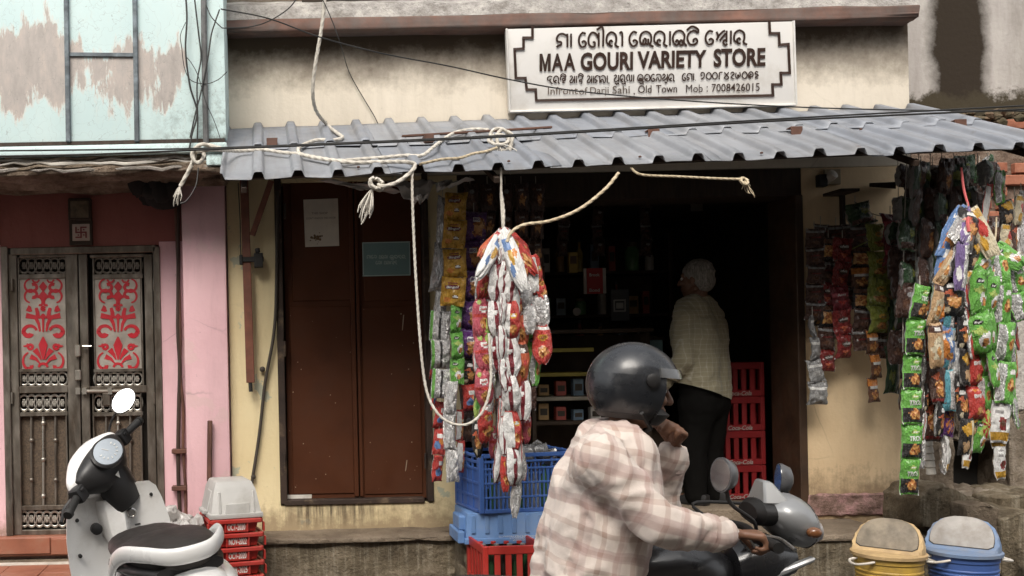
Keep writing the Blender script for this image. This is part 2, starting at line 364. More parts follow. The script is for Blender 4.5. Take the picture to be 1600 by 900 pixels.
mbp = MB(); mbp.box((-4, yw-.006, dz1+.02), (dx0, yw, zs)); mbp.box((dx1, yw-.006, dz1+.02), (W(287, 500, yw).x, yw, zs)); mbp.build('maroon_band', M_red, house)
b = MB(); bx(b, 288, 262, 356, 830, -.08, .36); o = b.build('pink_pillar', M_pink, house, bevel=.012, seg=2)
rb = MB(); bx(rb, -30, 838, 262, 868, .04, .2); rb.build('door_step', M_tile, house, bevel=.006)
for k in range(3):
    t = MB(); bx(t, -8+k*88, 841, 78+k*88, 866, .028, .05); t.build('riser_tile', M_tile, house, bevel=.003)
# wood batten and conduits
b = MB(); b.bar(W(328, 657, -.11), W(327, 752, -.11), .03, .03); o = b.build('wood_batten', mat('old_wood', (.10, .045, .03), .8, var=.5, stretch=(8, 8, 1)), house, bevel=.004); 
for a, bb, r_, ma in (((273, 300), (291, 812), .010, M_rust), ((280, 290), (279, 800), .013, M_wdark), ((286, 300), (297, 805), .008, M_wdark)):
    t = MB(); t.tube(spline([W(lerp(a[0], bb[0], k/9)+random.uniform(-2, 2), lerp(a[1], bb[1], k/9), .06) for k in range(10)], 5), r_, 8); t.build('conduit', ma, house)
for py in (702, 760):
    t = MB(); bx(t, 268, py, 292, py+7, .03, .1); t.build('pipe_clip', M_rust, house, bevel=.003)
t = MB(); bx(t, 262, 808, 282, 835, .07, .12); t.build('meter_box', M_white, house, bevel=.004)

# tile above the gate, dark frame above it, black bundle
td = thing('door_tile', 'small square tile with a red swastika and dots above the metal gate', 'tile', W(126, 380, yw), )
b = MB(); bx(b, 108, 344, 144, 383, yw-.03, yw); b.build('tile_frame', M_wdark, td, bevel=.003)
b = MB(); bx(b, 113, 350, 140, 376, yw-.036, yw-.028); b.build('tile_face', mat('pale_tile', (.52, .42, .36), .5, dirt=(.3, .2, .16)), td)
M_sign_red = mat('dark_red_enamel', (.20, .03, .03), .5)
b = MB(); c = W(126.5, 363, yw-.039); u = PX(2.2, yw)
def rc(x0, z0, x1, z1): b.box((c.x+x0*u, yw-.04, c.z+z0*u), (c.x+x1*u, yw-.035, c.z+z1*u))
rc(-.5, -4, .5, 4); rc(-4, -.5, -.5, .5); rc(.5, -.5, 4, .5)
rc(.5, 3, 4, 4); rc(3, -4, 4, -.5); rc(-4, -4, -.5, -3); rc(-4, .5, -3, 4)
for i in (-1, 1):
    for j in (-1, 1): rc(i*1.9-.45, j*1.9-.45, i*1.9+.45, j*1.9+.45)
b.build('tile_emblem', M_sign_red, td)
pf = thing('picture_frame', 'dark grimy wooden picture frame above the swastika tile', 'picture frame', W(124, 345, yw))
b = MB(); bx(b, 106, 309, 142, 344, yw-.05, yw); b.build('frame', M_wdark, pf, bevel=.006)
b = MB(); bx(b, 110, 314, 138, 340, yw-.054, yw-.046); b.build('picture', mat('grimy_print', (.10, .07, .04), .5, var=.6, scale=20), pf)
b = MB()
for k in range(16):
    c = W(random.uniform(212, 285), random.uniform(268, 308), random.uniform(-.2, .02)); b.ball(c, (random.uniform(.06, .12), .08, random.uniform(.06, .12)), 10)
o = single('cloth_bundle', b, mat('black_cloth', (.012, .010, .009), .95), 'black cloth bundle hanging under the ledge above the pink house gate', 'bundle'); roughen(o, .03, 14)

# ---------------------------------------------------------------- ornate double metal gate
gate = thing('metal_gate', 'worn steel double gate with red scrollwork panels in the pink doorway', 'gate', V((dx0+dx1)/2, yw, dz0))
gy = .14
fr = MB()
for a in ((5, 385, 16, 838), (243, 385, 254, 838)): bx(fr, *a, gy-.05, gy+.05)
bx(fr, 16, 385, 243, 396, gy-.05, gy+.05); fr.build('frame', M_steel, gate, bevel=.004)
bk = MB(); bx(bk, 12, 392, 248, 836, gy+.06, gy+.09); bk.build('backing_sheet', mat('dark_backing', (.018, .013, .009), .9), gate)
M_redp = mat('red_panel', (.42, .012, .022), .5, var=.15)
M_mesh = mat('brown_wire_mesh', (.085, .06, .04), .8, var=.5, scale=90)
def arcs(cx, cy, r, a0, a1, n=12, r1=None):
    r1 = r if r1 is None else r1
    return [(cx+lerp(r, r1, k/n)*math.cos(R(lerp(a0, a1, k/n))), cy+lerp(r, r1, k/n)*math.sin(R(lerp(a0, a1, k/n)))) for k in range(n+1)]
SK = [0]
def stroke(mb, pts, w0, w1, M, y0, y1):       # flat tapered stroke, points in panel px
    L = []; Rr = []
    n = len(pts)
    for i, p in enumerate(pts):
        a = pts[max(0, i-1)]; b_ = pts[min(n-1, i+1)]; dx, dz = b_[0]-a[0], b_[1]-a[1]; l = math.hypot(dx, dz) or 1
        t = i/(n-1); wd = 1.2*(lerp(w0, w1, t) if not callable(w0) else w0(t))
        L.append((p[0]-dz/l*wd, p[1]+dx/l*wd)); Rr.append((p[0]+dz/l*wd, p[1]-dx/l*wd))
    for i in range(n-1):
        q = [L[i], L[i+1], Rr[i+1], Rr[i]]
        vs = [V(*[M(*a)[0], y0-SK[0]*.00012, M(*a)[1]]) for a in q]; mb.add(vs, [(0, 1, 2, 3)])
    SK[0] = (SK[0]+1) % 40
def ring_mesh():
    m = MB(); n = 20; R_ = .5
    pts = [V(math.cos(2*math.pi*k/n)*R_*1.08, 0, math.sin(2*math.pi*k/n)*R_*.92) for k in range(n)]
    rings = []
    for k in range(n):
        p = pts[k]; d = p.normalized(); rings.append([p+d*.075*math.cos(a)+V(0, 1, 0)*.075*math.sin(a) for a in (0, math.pi/3, 2*math.pi/3, math.pi, 4*math.pi/3, 5*math.pi/3)])
    vs = [p for r in rings for p in r]; fs = []
    for k in range(n):
        for j in range(6): fs.append((k*6+j, k*6+(j+1) % 6, ((k+1) % n)*6+(j+1) % 6, ((k+1) % n)*6+j))
    m.add(vs, fs)
    for k in range(6): a = 2*math.pi*k/6; m.ball((math.cos(a)*.15, -.05, math.sin(a)*.15), (.09, .06, .09), 6)
    m.ball((0, -.11, 0), .08, 8)
    o = m.build('ring', M_steelb, None); return o
ring0 = ring_mesh(); ring_me = ring0.data; bpy.data.objects.remove(ring0)
for li, (x0, x1) in enumerate(((17, 125), (127, 242))):
    leaf = bpy.data.objects.new('gate_leaf', None); C.objects.link(leaf); leaf.parent = gate
    px0, px1 = (29, 106) if li == 0 else (146, 223)       # inner grille column
    b = MB()
    bx(b, x0, 397, x0+13, 836, gy-.03, gy+.02); bx(b, x1-(19 if li == 0 else 13), 397, x1, 836, gy-.03, gy+.02)
    xa, xb = x0+13, x1-(19 if li == 0 else 13)
    for a in ((397, 402), (603, 614), (828, 836)): bx(b, xa, a[0], xb, a[1], gy-.028, gy+.018)
    b.build('leaf_frame', M_steel, leaf, bevel=.003)
    b = MB()
    for a in ((428, 435), (576, 581), (644, 650), (790, 797)): bx(b, px0, a[0], px1, a[1], gy-.022, gy+.01)
    for a in (px0, px1-2.5): bx(b, a, 402, a+2.5, 603, gy-.02, gy+.01); bx(b, a, 614, a+2.5, 828, gy-.02, gy+.01)
    b.build('grille_frame', M_steel, leaf, bevel=.0015)
    for (ya, yb, yz) in ((402, 428, 0), (581, 603, 0), (616, 643, 0), (798, 824, 0)):
        n = 6; stp = (px1-px0-5)/n
        for k in range(n):
            c = W(px0+2.5+stp*(k+.5), (ya+yb)/2, gy-.005); o = bpy.data.objects.new('ring', ring_me); C.objects.link(o); o.parent = leaf
            o.location = c-gate.location; o.scale = (PX(stp*1.25, gy), .03, PX((yb-ya)*1.0, gy))
            if ya == 402: o.material_slots[0].link = 'OBJECT'; o.material_slots[0].material = M_steel
    # red scroll panel: steel sheet with the ornament showing red in its cut-outs
    b = MB(); bx(b, px0+3, 435, px1-3, 576, gy-.012, gy); b.build('scroll_panel', mat('brushed_sheet', (.42, .38, .33), .45, .55, var=.3, scale=5, dirt=(.2, .17, .14), damt=.4), leaf)
    pcx = (px0+px1)/2; sc = (px1-px0-6)/71.
    r = MB(); yy = gy-.0135
    def Mx(s): return lambda a, z: xz(pcx+s*a*sc, 436+z, yy)
    for s in (-1, 1):
        M_ = Mx(s)
        def st(p, a, bb): stroke(r, p, a, bb, M_, yy, yy)
        st(arcs(19, 10, 10, -80, 90, 12)+arcs(15, 13, 5, 90, 300, 8), 1., 2.2); st(arcs(19, 27, 10, 80, -90, 12)+arcs(15, 24, 5, -90, -300, 8), 1., 2.2)
        st(arcs(10, 36, 9, 300, 190, 10)+arcs(5, 37, 4, 190, 60, 6), 2., 1.4)
        st([(6, 1), (9, 5), (14, 5), (17, 1)], 1.2, 1.2)
        st([(5, 82), (7, 70), (12, 60), (27, 57)], 1.2, 3.6); st([(8, 62), (9, 52), (11, 45)], 3, 2)
        st([(18, 47), (20, 47.6), (25, 45)], 3, 4)
        st(arcs(21, 84, 11.5, 200, 360, 14, 10)+arcs(22, 83, 8, 0, 150, 8, 4), 1.6, 3.4)
        st(arcs(28, 99, 6, 150, 60, 6), 2.4, .6); st(arcs(20, 106, 3.5, 0, 360, 12), 1.8, 1.8)
        st([(3, 126), (7, 118), (13, 110)], .8, 3.8); st([(5, 132), (11, 125), (20, 121)], .8, 3.4)
        st(arcs(17, 128, 14.5, -65, 60, 12)+arcs(22, 136, 4, 60, 200, 6), 1.0, 2.6)
        st(arcs(0, 139, 7, -10, -90, 6), 1.6, 1.6)
    M_ = Mx(1)
    for cy, h, wd in ((12, 8, 5), (26, 8, 5.5)): stroke(r, [(0, cy-h), (0, cy), (0, cy+h)], lambda t, wd=wd: wd*(1-abs(2*t-1))+.5, 0, M_, yy, yy); stroke(r, [(-6, cy), (0, cy), (6, cy)], lambda t: 2.4*(1-abs(2*t-1))+.5, 0, M_, yy, yy)
    stroke(r, [(0, 54), (0, 59), (0, 63), (0, 83)], lambda t: (1, 4.5, 1.6, .8)[min(3, int(t*3.01))], 0, M_, yy, yy)
    stroke(r, [(0, 90), (0, 103), (0, 110), (0, 126)], lambda t: (.8, 6, 4.5, .8)[min(3, int(t*3.01))], 0, M_, yy, yy)
    stroke(r, arcs(0, 46, 2, 0, 360, 10), 2, 2, M_, yy, yy)
    r.build('scroll_cutout', M_redp, leaf, smooth=0)
    b = MB(); bx(b, px0+2, 650, px1-2, 790, gy+.012, gy+.02); b.build('mesh_screen', M_mesh, leaf)
    xs = [px0+(px1-px0)*t for t in (.26, .5, .75)]
    for i, xx in enumerate(xs):
        t = MB(); t.tube([W(xx, 650, gy-.006), W(xx+.6, 790, gy-.006)], .0075, 8)
        for py in ((688, 750) if i != 1 else (661, 718, 775)): t.ball(W(xx+.3, py, gy-.006), (.016, .016, .0165), 10)
        t.build('baluster', M_steelb if i == 1 else M_steel, leaf)
    for py in (445, 622, 780):
        t = MB(); hx = 19 if li == 0 else 241; t.tube([W(hx, py-9, gy-.04), W(hx, py+9, gy-.04)], .009, 8); t.build('hinge', M_steel, leaf)
b = MB(); b.tube([W(128, 611, gy-.055), W(195, 611, gy-.055)], .009, 10)
for px in (122, 132, 172): bx(b, px-4, 606, px+3, 616, gy-.066, gy-.03)
b.build('slide_bolt', M_steelb, gate)
for a in ((117, 539, 125, 557), (117, 578, 126, 594)):
    t = MB(); bx(t, *a, gy-.06, gy-.03); t.build('latch', M_steelb, gate, bevel=.004)
t = MB(); t.tube([W(129, 541, gy-.06), W(143, 541, gy-.06)], .007, 8); t.build('latch_bar', M_steelb, gate)
t = MB(); bx(t, 160, 614, 172, 634, gy-.06, gy-.03); t.build('padlock_box', M_steel, gate, bevel=.004)

# ---------------------------------------------------------------- shop building
shop = thing('shop_building', 'cream plastered shop with awning and dark open front', 'building', (1.5, 0, 0))
T = .26
xd0, xd1 = W(435, 600, 0).x, W(672, 600, 0).x; zd0 = W(555, 788, 0).z; zh = 2.74
xo0, xo1 = W(722, 700, 0).x, W(1258, 600, 0).x; zf = .5
xR = W(1421, 120, 0).x
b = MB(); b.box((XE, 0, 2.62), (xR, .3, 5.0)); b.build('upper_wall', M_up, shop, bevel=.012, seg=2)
b = MB(); b.box((XE, -.004, .3), (xd0, T, 2.619)); b.box((xd0, -.004, .3), (xd1, T, zd0)); b.box((xd1, -.004, .3), (xo0, T, 2.619)); b.box((xd0, -.004, zh-.14), (xd1, T, 2.619))
b.build('front_wall', M_low, shop)
b = MB(); b.box((xo1, -.004, .3), (W(1432, 500, 0).x, T, 2.619)); b.build('right_pier', M_lowr, shop, bevel=.01, seg=2)
b = MB(); bx(b, 1262, 772, 1396, 806, -.022, .05); o = b.build('chipped_base', m_rough('chipped_pink_base', [(.3, (.11, .07, .05)), (.48, (.30, .19, .16)), (.6, (.52, .30, .29)), (.75, (.45, .33, .2))], 9), shop, bevel=.008, sub=12); roughen(o, .012, 16)
b = MB(); b.box((xo0, .0, 2.45), (xo1, T, 2.618)); b.build('shop_lintel', M_wdark, shop)
b = MB(); b.box((W(1243, 600, .02).x, -.02, zf), (xo1, T+.05, 2.45)); b.build('door_jamb', mat('dark_brown_jamb', (.055, .028, .014), .6, var=.4), shop, bevel=.005)
# room behind
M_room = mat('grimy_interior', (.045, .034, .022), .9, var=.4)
YB = 2.6
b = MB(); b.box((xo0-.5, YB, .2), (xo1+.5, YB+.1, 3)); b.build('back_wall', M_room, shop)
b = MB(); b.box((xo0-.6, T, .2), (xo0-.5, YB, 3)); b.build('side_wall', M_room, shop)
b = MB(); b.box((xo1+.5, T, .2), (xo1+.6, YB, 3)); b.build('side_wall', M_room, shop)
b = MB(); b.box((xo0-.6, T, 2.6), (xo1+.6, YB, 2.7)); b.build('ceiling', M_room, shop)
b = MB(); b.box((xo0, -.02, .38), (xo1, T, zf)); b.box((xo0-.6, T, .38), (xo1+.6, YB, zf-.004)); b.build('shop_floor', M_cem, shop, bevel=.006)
# concrete ledge above
b = MB(); ys = -.15
x0, x1 = W(349, 30, ys).x, W(1438, 30, ys).x; za, zb, zc_ = W(800, 40, ys).z, W(800, 21, ys).z, W(800, -4, ys).z
b.box((x0, ys, za), (x1, 0, zb)); o = b.build('ledge_band', M_slabred, shop, bevel=.008, seg=2, sub=16); roughen(o, .012, 5)
b = MB(); b.loft([[V(x, ys+.012, zb-.004), V(x, -.002, zb-.004), V(x, -.002, zc_+.06), V(x, ys+.05, zc_)] for x in [lerp(x0+.01, x1+.01, k/40) for k in range(41)]]); o = b.build('ledge_top', m_rough('lichen_grey_concrete', [(.3, (.17, .15, .13)), (.5, (.33, .31, .29)), (.72, (.52, .49, .45))], 9), shop); roughen(o, .014, 7, 4)
b = MB(); b.box((W(472, 0, -.05).x, -.03, zc_+.0), (xR, -.002, 5.0)); b.build('upper_wall_shade', M_sooty, shop)  # near-black sheet paints in the shade above the ledge
# old wires fixed to plaster
# ---------------------------------------------------------------- brown double door
dr = thing('brown_door', 'brown painted double door with two notices, beside the hanging snacks', 'door', V((xd0+xd1)/2, 0, zd0))
M_door = mat('brown_door_paint', (.080, .024, .008), .62, spec=.25, var=.25, scale=3, bump=.1, bscale=30, dirt=(.05, .02, .01), damt=.5, dscale=3)
M_dfr = mat('dark_door_frame', (.035, .020, .013), .7, var=.5, dirt=(.28, .2, .12), damt=.18, dscale=9)
b = MB(); bx(b, 433, 270, 444, 788, -.02, .12); bx(b, 664, 270, 673, 784, -.02, .12); bx(b, 444, 780, 664, 788, -.018, .12); b.build('frame', M_dfr, dr, bevel=.004)
for (a, c_) in ((446, 556), (558, 663)):
    lf = MB(); bx(lf, a, 275, c_, 779, .05, .085); lo = lf.build('door_leaf', M_door, dr, bevel=.003)
    for (ya, yb) in ((282, 470), (479, 772)):
        t = MB(); bx(t, a+9, ya, c_-5, yb, .042, .052); t.build('door_panel', M_door, lo, bevel=.004)
    t = MB(); bx(t, (c_-7 if a == 446 else a), 280, (c_ if a == 446 else a+5), 776, .030, .052); t.build('meeting_stile', M_door, lo, bevel=.003)
for py in (330, 545, 720):
    t = MB(); t.tube([W(445, py-12, -.022), W(445, py+12, -.022)], .008, 8); t.build('hinge', M_dfr, dr)
    t = MB(); t.tube([W(665, py-12, -.022), W(665, py+12, -.022)], .008, 8); t.build('hinge', M_dfr, dr)
t = MB(); bx(t, 425, 262, 684, 800, .16, .2); t.build('door_backing', M_sooty, dr)
t = MB(); bx(t, 447, 773, 487, 779, .046, .05); t.build('chipped_paint', M_white, dr)
rnd = random.Random(5)
t = MB()
for _ in range(34):
    px, py = rnd.uniform(452, 655), rnd.uniform(480, 765); s_ = rnd.uniform(.3, 1.0); c0 = W(px, py, .0408)
    t.add([c0+V(-s_*.003, 0, -s_*.004), c0+V(s_*.004, 0, -s_*.003), c0+V(s_*.003, 0, s_*.005), c0+V(-s_*.003, 0, s_*.003)], [(0, 1, 2, 3)])
for px, py, h in ((633, 737, 18), (557, 290, 60), (628, 517, 25)):
    c0 = W(px, py, .0405); t.add([c0, c0+V(.006, 0, .01), c0+V(.016, 0, PX(h, .04)), c0+V(.01, 0, PX(h, .04))], [(0, 1, 2, 3)])
t.build('paint_chips', mat('chip', (.36, .27, .19), .8), dr, smooth=0)
# ---------------------------------------------------------------- corrugated awning
YR, YF = -.015, -1.1
zr = W(370, 204, YR).z; zfz = W(370, 279, YF).z
def roofz(y, x=None):
    t = (y-YR)/(YF-YR); return lerp(zr, zfz, t)+(0 if x is None else (x+.24)*lerp(.010, .019, t))
def onroof(px, py, off=.02):
    lo, hi = YF-.4, 0.
    for _ in range(40):
        m = (lo+hi)/2
        if W(px, py, m).z < roofz(m)+off: hi = m      # below the sheet: move back towards the street
        else: lo = m
    # above the sheet means the ray passes over it: the hit lies nearer the wall
    return None
def rooflay(px, py, off=.03):
    best = None
    for k in range(121):
        y = lerp(YF, YR, k/120); q_ = W(px, py, y); d = abs(q_.z-(roofz(y, q_.x)+off))
        if best is None or d < best[0]: best = (d, y)
    return W(px, py, best[1])
awn = thing('awning', 'grey corrugated metal awning over the shop front', 'awning', (1.5, -.5, zfz))
def roof_mat(name, c1, c2, c3):
    g = G(name); p = g.pos(world=True); st = g.pos((9, .7, 1), world=True)
    c = g.ramp(g.noise(p, 2.2, 6, .6), [(.3, c1), (.5, c2), (.7, c3)])
    c = g.mix(g.ramp(g.noise(st, 2.0, 8, .7), [(.48, 0.), (.75, .6)]), c, (.17, .155, .14))
    c = g.mix(g.ramp(g.noise(p, 9, 8, .75), [(.60, 0.), (.72, .55)]), c, (.13, .11, .095))
    c = g.mix(g.ramp(g.noise(p, 3.1, 8, .72), [(.66, 0.), (.74, .6)]), c, (.20, .10, .06))
    return g.out(c, g.ramp(g.noise(p, 7, 5), [(.3, .42), (.7, .72)]), g.math('ADD', g.noise(p, 4.5, 3), g.math('MULTIPLY', g.noise(p, 30, 4), .15)), .35, .02, .15, .4)
M_roof = roof_mat('weathered_roof_sheet', (.195, .205, .222), (.245, .255, .275), (.295, .305, .325)); M_roofb = roof_mat('weathered_roof_sheet_blue', (.175, .188, .212), (.22, .235, .265), (.27, .285, .315))
pit = 50.9/250.; xs0 = W(357, 205, 0).x-.01; xs1 = W(1432, 170, 0).x
xrib0 = W(403, 195, 0).x
def ribh(x):
    d = abs(((x-xrib0)/pit+.5) % 1-.5)*pit
    t = max(0., min(1., (.036-d)/.020)); return .032*t*t*(3-2*t)
rnd = random.Random(3)
def sheet(xa, xb, ya, yb, lift, m, lip):
    xs = set([xa, xb]); k0 = math.floor((xa-xrib0)/pit)-1
    for k in range(k0, k0+12):
        for d in (-.036, -.031, -.026, -.021, -.016, 0, .016, .021, .026, .031, .036, -.07, .07): xs.add(xrib0+k*pit+d)
    xs = sorted(x for x in xs if xa <= x <= xb)
    ny = 8; mb = MB(); vs = []; ph = rnd.uniform(0, 9); tl = rnd.uniform(-.006, .006); sk = rnd.uniform(-.012, .012)
    for i in range(ny+1):
        y = lerp(ya, yb, i/ny)
        for x in xs:
            yy = y+((sk*(x-xa)/.8+.006*math.sin(x*17+ph)) if i == ny else 0)
            z = roofz(yy, x)+lift+ribh(x)+tl*(x-xa)+.004*math.sin(x*9+ph)*math.sin(yy*5+ph)
            if i == ny and lip: z -= .006+.008*abs(math.sin(x*8+ph))*(1 if ribh(x) < .01 else 0)
            vs.append(V(x, yy, z))
    n = len(xs)
    mb.add(vs, [(i*n+j, i*n+j+1, (i+1)*n+j+1, (i+1)*n+j) for i in range(ny) for j in range(n-1)])
    o = mb.build('roof_sheet', m, awn, smooth=50); md = o.modifiers.new('thickness', 'SOLIDIFY'); md.thickness = .003; md.offset = 1
    return o
nsh = 6; wsh = 4*pit
x = xrib0-.1
edges = [xs0]; e = xrib0+.5*pit+3*pit
while e < xs1-.3: edges.append(e); e += wsh
edges.append(xs1)
ym = lerp(YR, YF, .52)
for i in range(len(edges)-1):
    sheet(edges[i]-(.04 if i else 0), edges[i+1]+.02, lerp(YR, YF, .42), YF-rnd.uniform(0, .012), .000+.0035*(i % 2), M_roofb if i % 3 == 1 else M_roof, True)
for i in range(len(edges)-1):
    sheet(edges[i]-(.04 if i else 0), edges[i+1]+.02, YR, ym+rnd.uniform(-.04, .03)-(.0 if i < 3 else -.0), .0095+.0035*(i % 2), M_roof if i % 2 else M_roofb, False)
# purlins below, rusty clips and strap on top
for y in (YF+.16, (YR+YF)/2, YR-.08):
    b = MB(); b.bar((xs0+.05, y, roofz(y, xs0)-.032), (xs1-.03, y, roofz(y, xs1)-.032), .038, .04); b.build('purlin', M_wdark, awn, bevel=.003)
for x_ in (xs0+.12, 1.2, 3.35, xs1-.1):
    b = MB(); b.bar((x_, YR, roofz(YR, x_)-.064), (x_, YF+.03, roofz(YF, x_)-.058), .03, .03); b.build('rafter', M_wdark, awn, bevel=.003)
for px, py in ((425, 221), (1021, 207), (1244, 203), (1500, 192)):
    c = rooflay(px, py, .03); b = MB(); s_ = PX(8.5, c.y)
    b.box((c.x-s_, c.y-.012, c.z-.045), (c.x+s_, c.y+.0, c.z+s_*.6)); b.box((c.x-s_, c.y, c.z+s_*.6-.006), (c.x+s_, c.y+.05, c.z+s_*.6)); b.build('rusty_clip', M_rust, awn, bevel=.002)
b = MB(); b.bar(rooflay(628, 213, .05), rooflay(862, 199, .05), .022, .012, up=(0, 0, 1)); b.build('rusty_strap', M_rust, awn, bevel=.002)
b = MB(); bx(b, 664, 209, 678, 222, rooflay(671, 215, .05).y-.01, rooflay(671, 215).y+.02); b.build('rusty_clip', M_rust, awn, bevel=.002)
for px, py in ((795, 253), (1000, 246), (560, 262), (1345, 203), (1190, 240)):     # screw heads
    c = rooflay(px, py, .012); b = MB(); b.lathe([(.008, 0), (.008, .006), (.004, .009)], c, 8); b.build('screw', M_rust, awn)

# rusty steel wall bracket with diagonal
br = thing('awning_bracket', 'rust brown steel bracket with diagonal brace on the cream pillar', 'bracket', W(388, 610, -.05))
M_brown = mat('red_brown_paint', (.17, .06, .035), .6, var=.3, scale=12, dirt=(.07, .03, .02), damt=.4)
b = MB(); b.bar(W(381, 270, -.07), W(391.5, 598, -.07), PX(13, 0), .03); b.build('upright', M_brown, br, bevel=.003)
b = MB(); b.bar(W(424, 282, -.12), W(394, 368, -.07), PX(9, 0), .025); b.build('brace', M_brown, br, bevel=.003)
b = MB(); b.tube([W(391, 596, -.07), W(392, 612, -.07)], .012, 8); b.build('foot_bolt', M_black, br)
b = MB(); bx(b, 376, 401, 412, 409, -.095, -.06); bx(b, 397, 395, 411, 417, -.10, -.03); b.tube([W(403, 395, -.08), W(402, 388, -.08)], .016, 8); bx(b, 374, 398, 379, 413, -.1, -.05); b.build('clamp', M_black, br, bevel=.003)
b = MB(); b.tube(spline([W(372, 286, -.03), W(375, 345, -.03), W(376, 400, -.03)], 6), .003, 5); single('wire', b, M_wire, 'thin black wire running down beside the rusty bracket', 'wire')
b = MB(); b.tube(spline([W(433, 300, -.03), W(432, 440, -.03), W(428, 520, -.035), W(414, 600, -.03), W(405, 680, -.03), W(393, 758, -.03)], 8), .010, 8); b.ball(W(410, 577, -.03), .018, 8); b.ball(W(396, 745, -.03), .016, 8)
single('cable', b, mat('dirty_cable', (.05, .04, .03), .7), 'thick dark cable slanting down the cream wall beside the brown door', 'cable')
# ---------------------------------------------------------------- sign board
YS = -.10
def WS(px, py, off=0.):      # point on the tilted face of the sign board
    y = lerp(-.155, -.05, (py-30)/145); y = min(-.04, max(-.17, y)); return W(px, py, y-off)
sb = thing('shop_sign', 'white rectangular shop sign with brown lettering and stepped border under the ledge', 'sign', W(1018, 170, YS))
M_signw = mat('sign_white', (.72, .70, .67), .45, var=.06, scale=2, bump=0, dirt=(.45, .40, .33), damt=.25, dscale=3)
M_signr = mat('sign_white_rim', (.70, .68, .64), .5)
M_let = mat('brown_lettering', (.032, .013, .007), .55, var=.2, bump=0)
M_letg = mat('faded_lettering', (.13, .10, .08), .55, var=.3, bump=0)
b = MB(); P = [WS(796, 175), WS(1243, 164), WS(1239, 33), WS(791, 45)]
b.add(P+[p+V(0, .045, 0) for p in P], [(0, 1, 2, 3), (7, 6, 5, 4), (0, 4, 5, 1), (1, 5, 6, 2), (2, 6, 7, 3), (3, 7, 4, 0)]); b.build('board', M_signw, sb, bevel=.006, seg=2)
b = MB(); b.bar(P[0]+V(0, -.004, 0), P[1]+V(0, -.004, 0), .012, .02); b.bar(P[0]+V(0, -.005, 0), P[3]+V(0, -.005, 0), .01, .02); b.bar(P[1]+V(0, -.005, 0), P[2]+V(0, -.005, 0), .01, .02); b.build('rim', M_signr, sb, bevel=.002)
YL = YS-.004
b = MB()
Lp = [(832, 43), (832, 59), (818, 59), (818, 76), (804, 77), (806, 122), (821, 122), (823, 140), (837, 140), (838, 157)]
Rp = [(838, 157), (1208, 149), (1207, 132), (1221, 132), (1220, 114), (1234, 114), (1232, 69), (1218, 70), (1217, 52), (1203, 52), (1202, 34)]
for i, (a, c_) in enumerate(zip(Lp+Rp, (Lp+Rp)[1:])):
    if a == c_: continue
    p0, p1 = WS(*a, .005), WS(*c_, .005); t = (p1-p0).normalized()*.0075
    b.bar(p0-t, p1+t, .0155, .0024+.0005*(i % 2))
b.build('border', M_let, sb, smooth=0)
def sign_text(body, px0, pyb, px1, h, m, bold=0., shear=0):
    bold *= .62
    b = MB(); a = WS(px0, pyb, .006); c_ = WS(px1, pyb-(px1-px0)*.02, .006); up = WS(px0, pyb-h, .006)
    put_text(b, body, a, c_-a, up-a, 1, 1, bold, 0, shear); return b.build('lettering', m, sb, smooth=0)
b = MB(); a = WS(843, 111.7, .006); c_ = WS(860.5, 111.4, .006); up = WS(843, 84, .006)
def mp(x, z): return a+(c_-a)*x+(up-a)*z
for q in ([(0, 0), (.25, 0), (.25, 1), (0, 1)], [(.75, 0), (1, 0), (1, 1), (.75, 1)], [(.25, 1), (.25, .62), (.41, 0), (.5, 0), (.5, .38)], [(.75, 1), (.5, .38), (.5, 0), (.59, 0), (.75, .62)]): b.add([mp(*p) for p in q], [tuple(range(len(q)))])
b.build('lettering', M_let, sb, smooth=0)
for wd, x0_, x1_, pb in (('A', 862, 880, 111.2), ('A', 881, 899, 110.8), ('GOURI', 907, 989, 111), ('VARIETY', 996, 1104, 107.5), ('STORE', 1115, 1196, 105)):
    sign_text(wd, x0_, pb, x1_, 29 if wd == 'GOURI' or wd == 'STORE' else 27.5, M_let, .056 if len(wd) > 1 else .045)
for wd, x0_, x1_, pb, h in (('Infront', 856, 903, 148, 12), ('of', 905, 918, 148, 11.5), ('Darji', 922, 951, 150, 14), ('Sahi', 957, 984, 146.5, 12), (',', 990, 992, 149, 4), ('Old', 997, 1018, 145.5, 12), ('Town', 1025, 1058, 145, 12), ('Mob', 1072, 1098, 144.5, 12), (':', 1104, 1106, 143.5, 9), ('7008426015', 1112, 1187, 143.5, 12.5)):
    sign_text(wd, x0_, pb, x1_, h, M_letg if x0_ < 985 else M_let, .0 if wd == 'Mob' else .010)
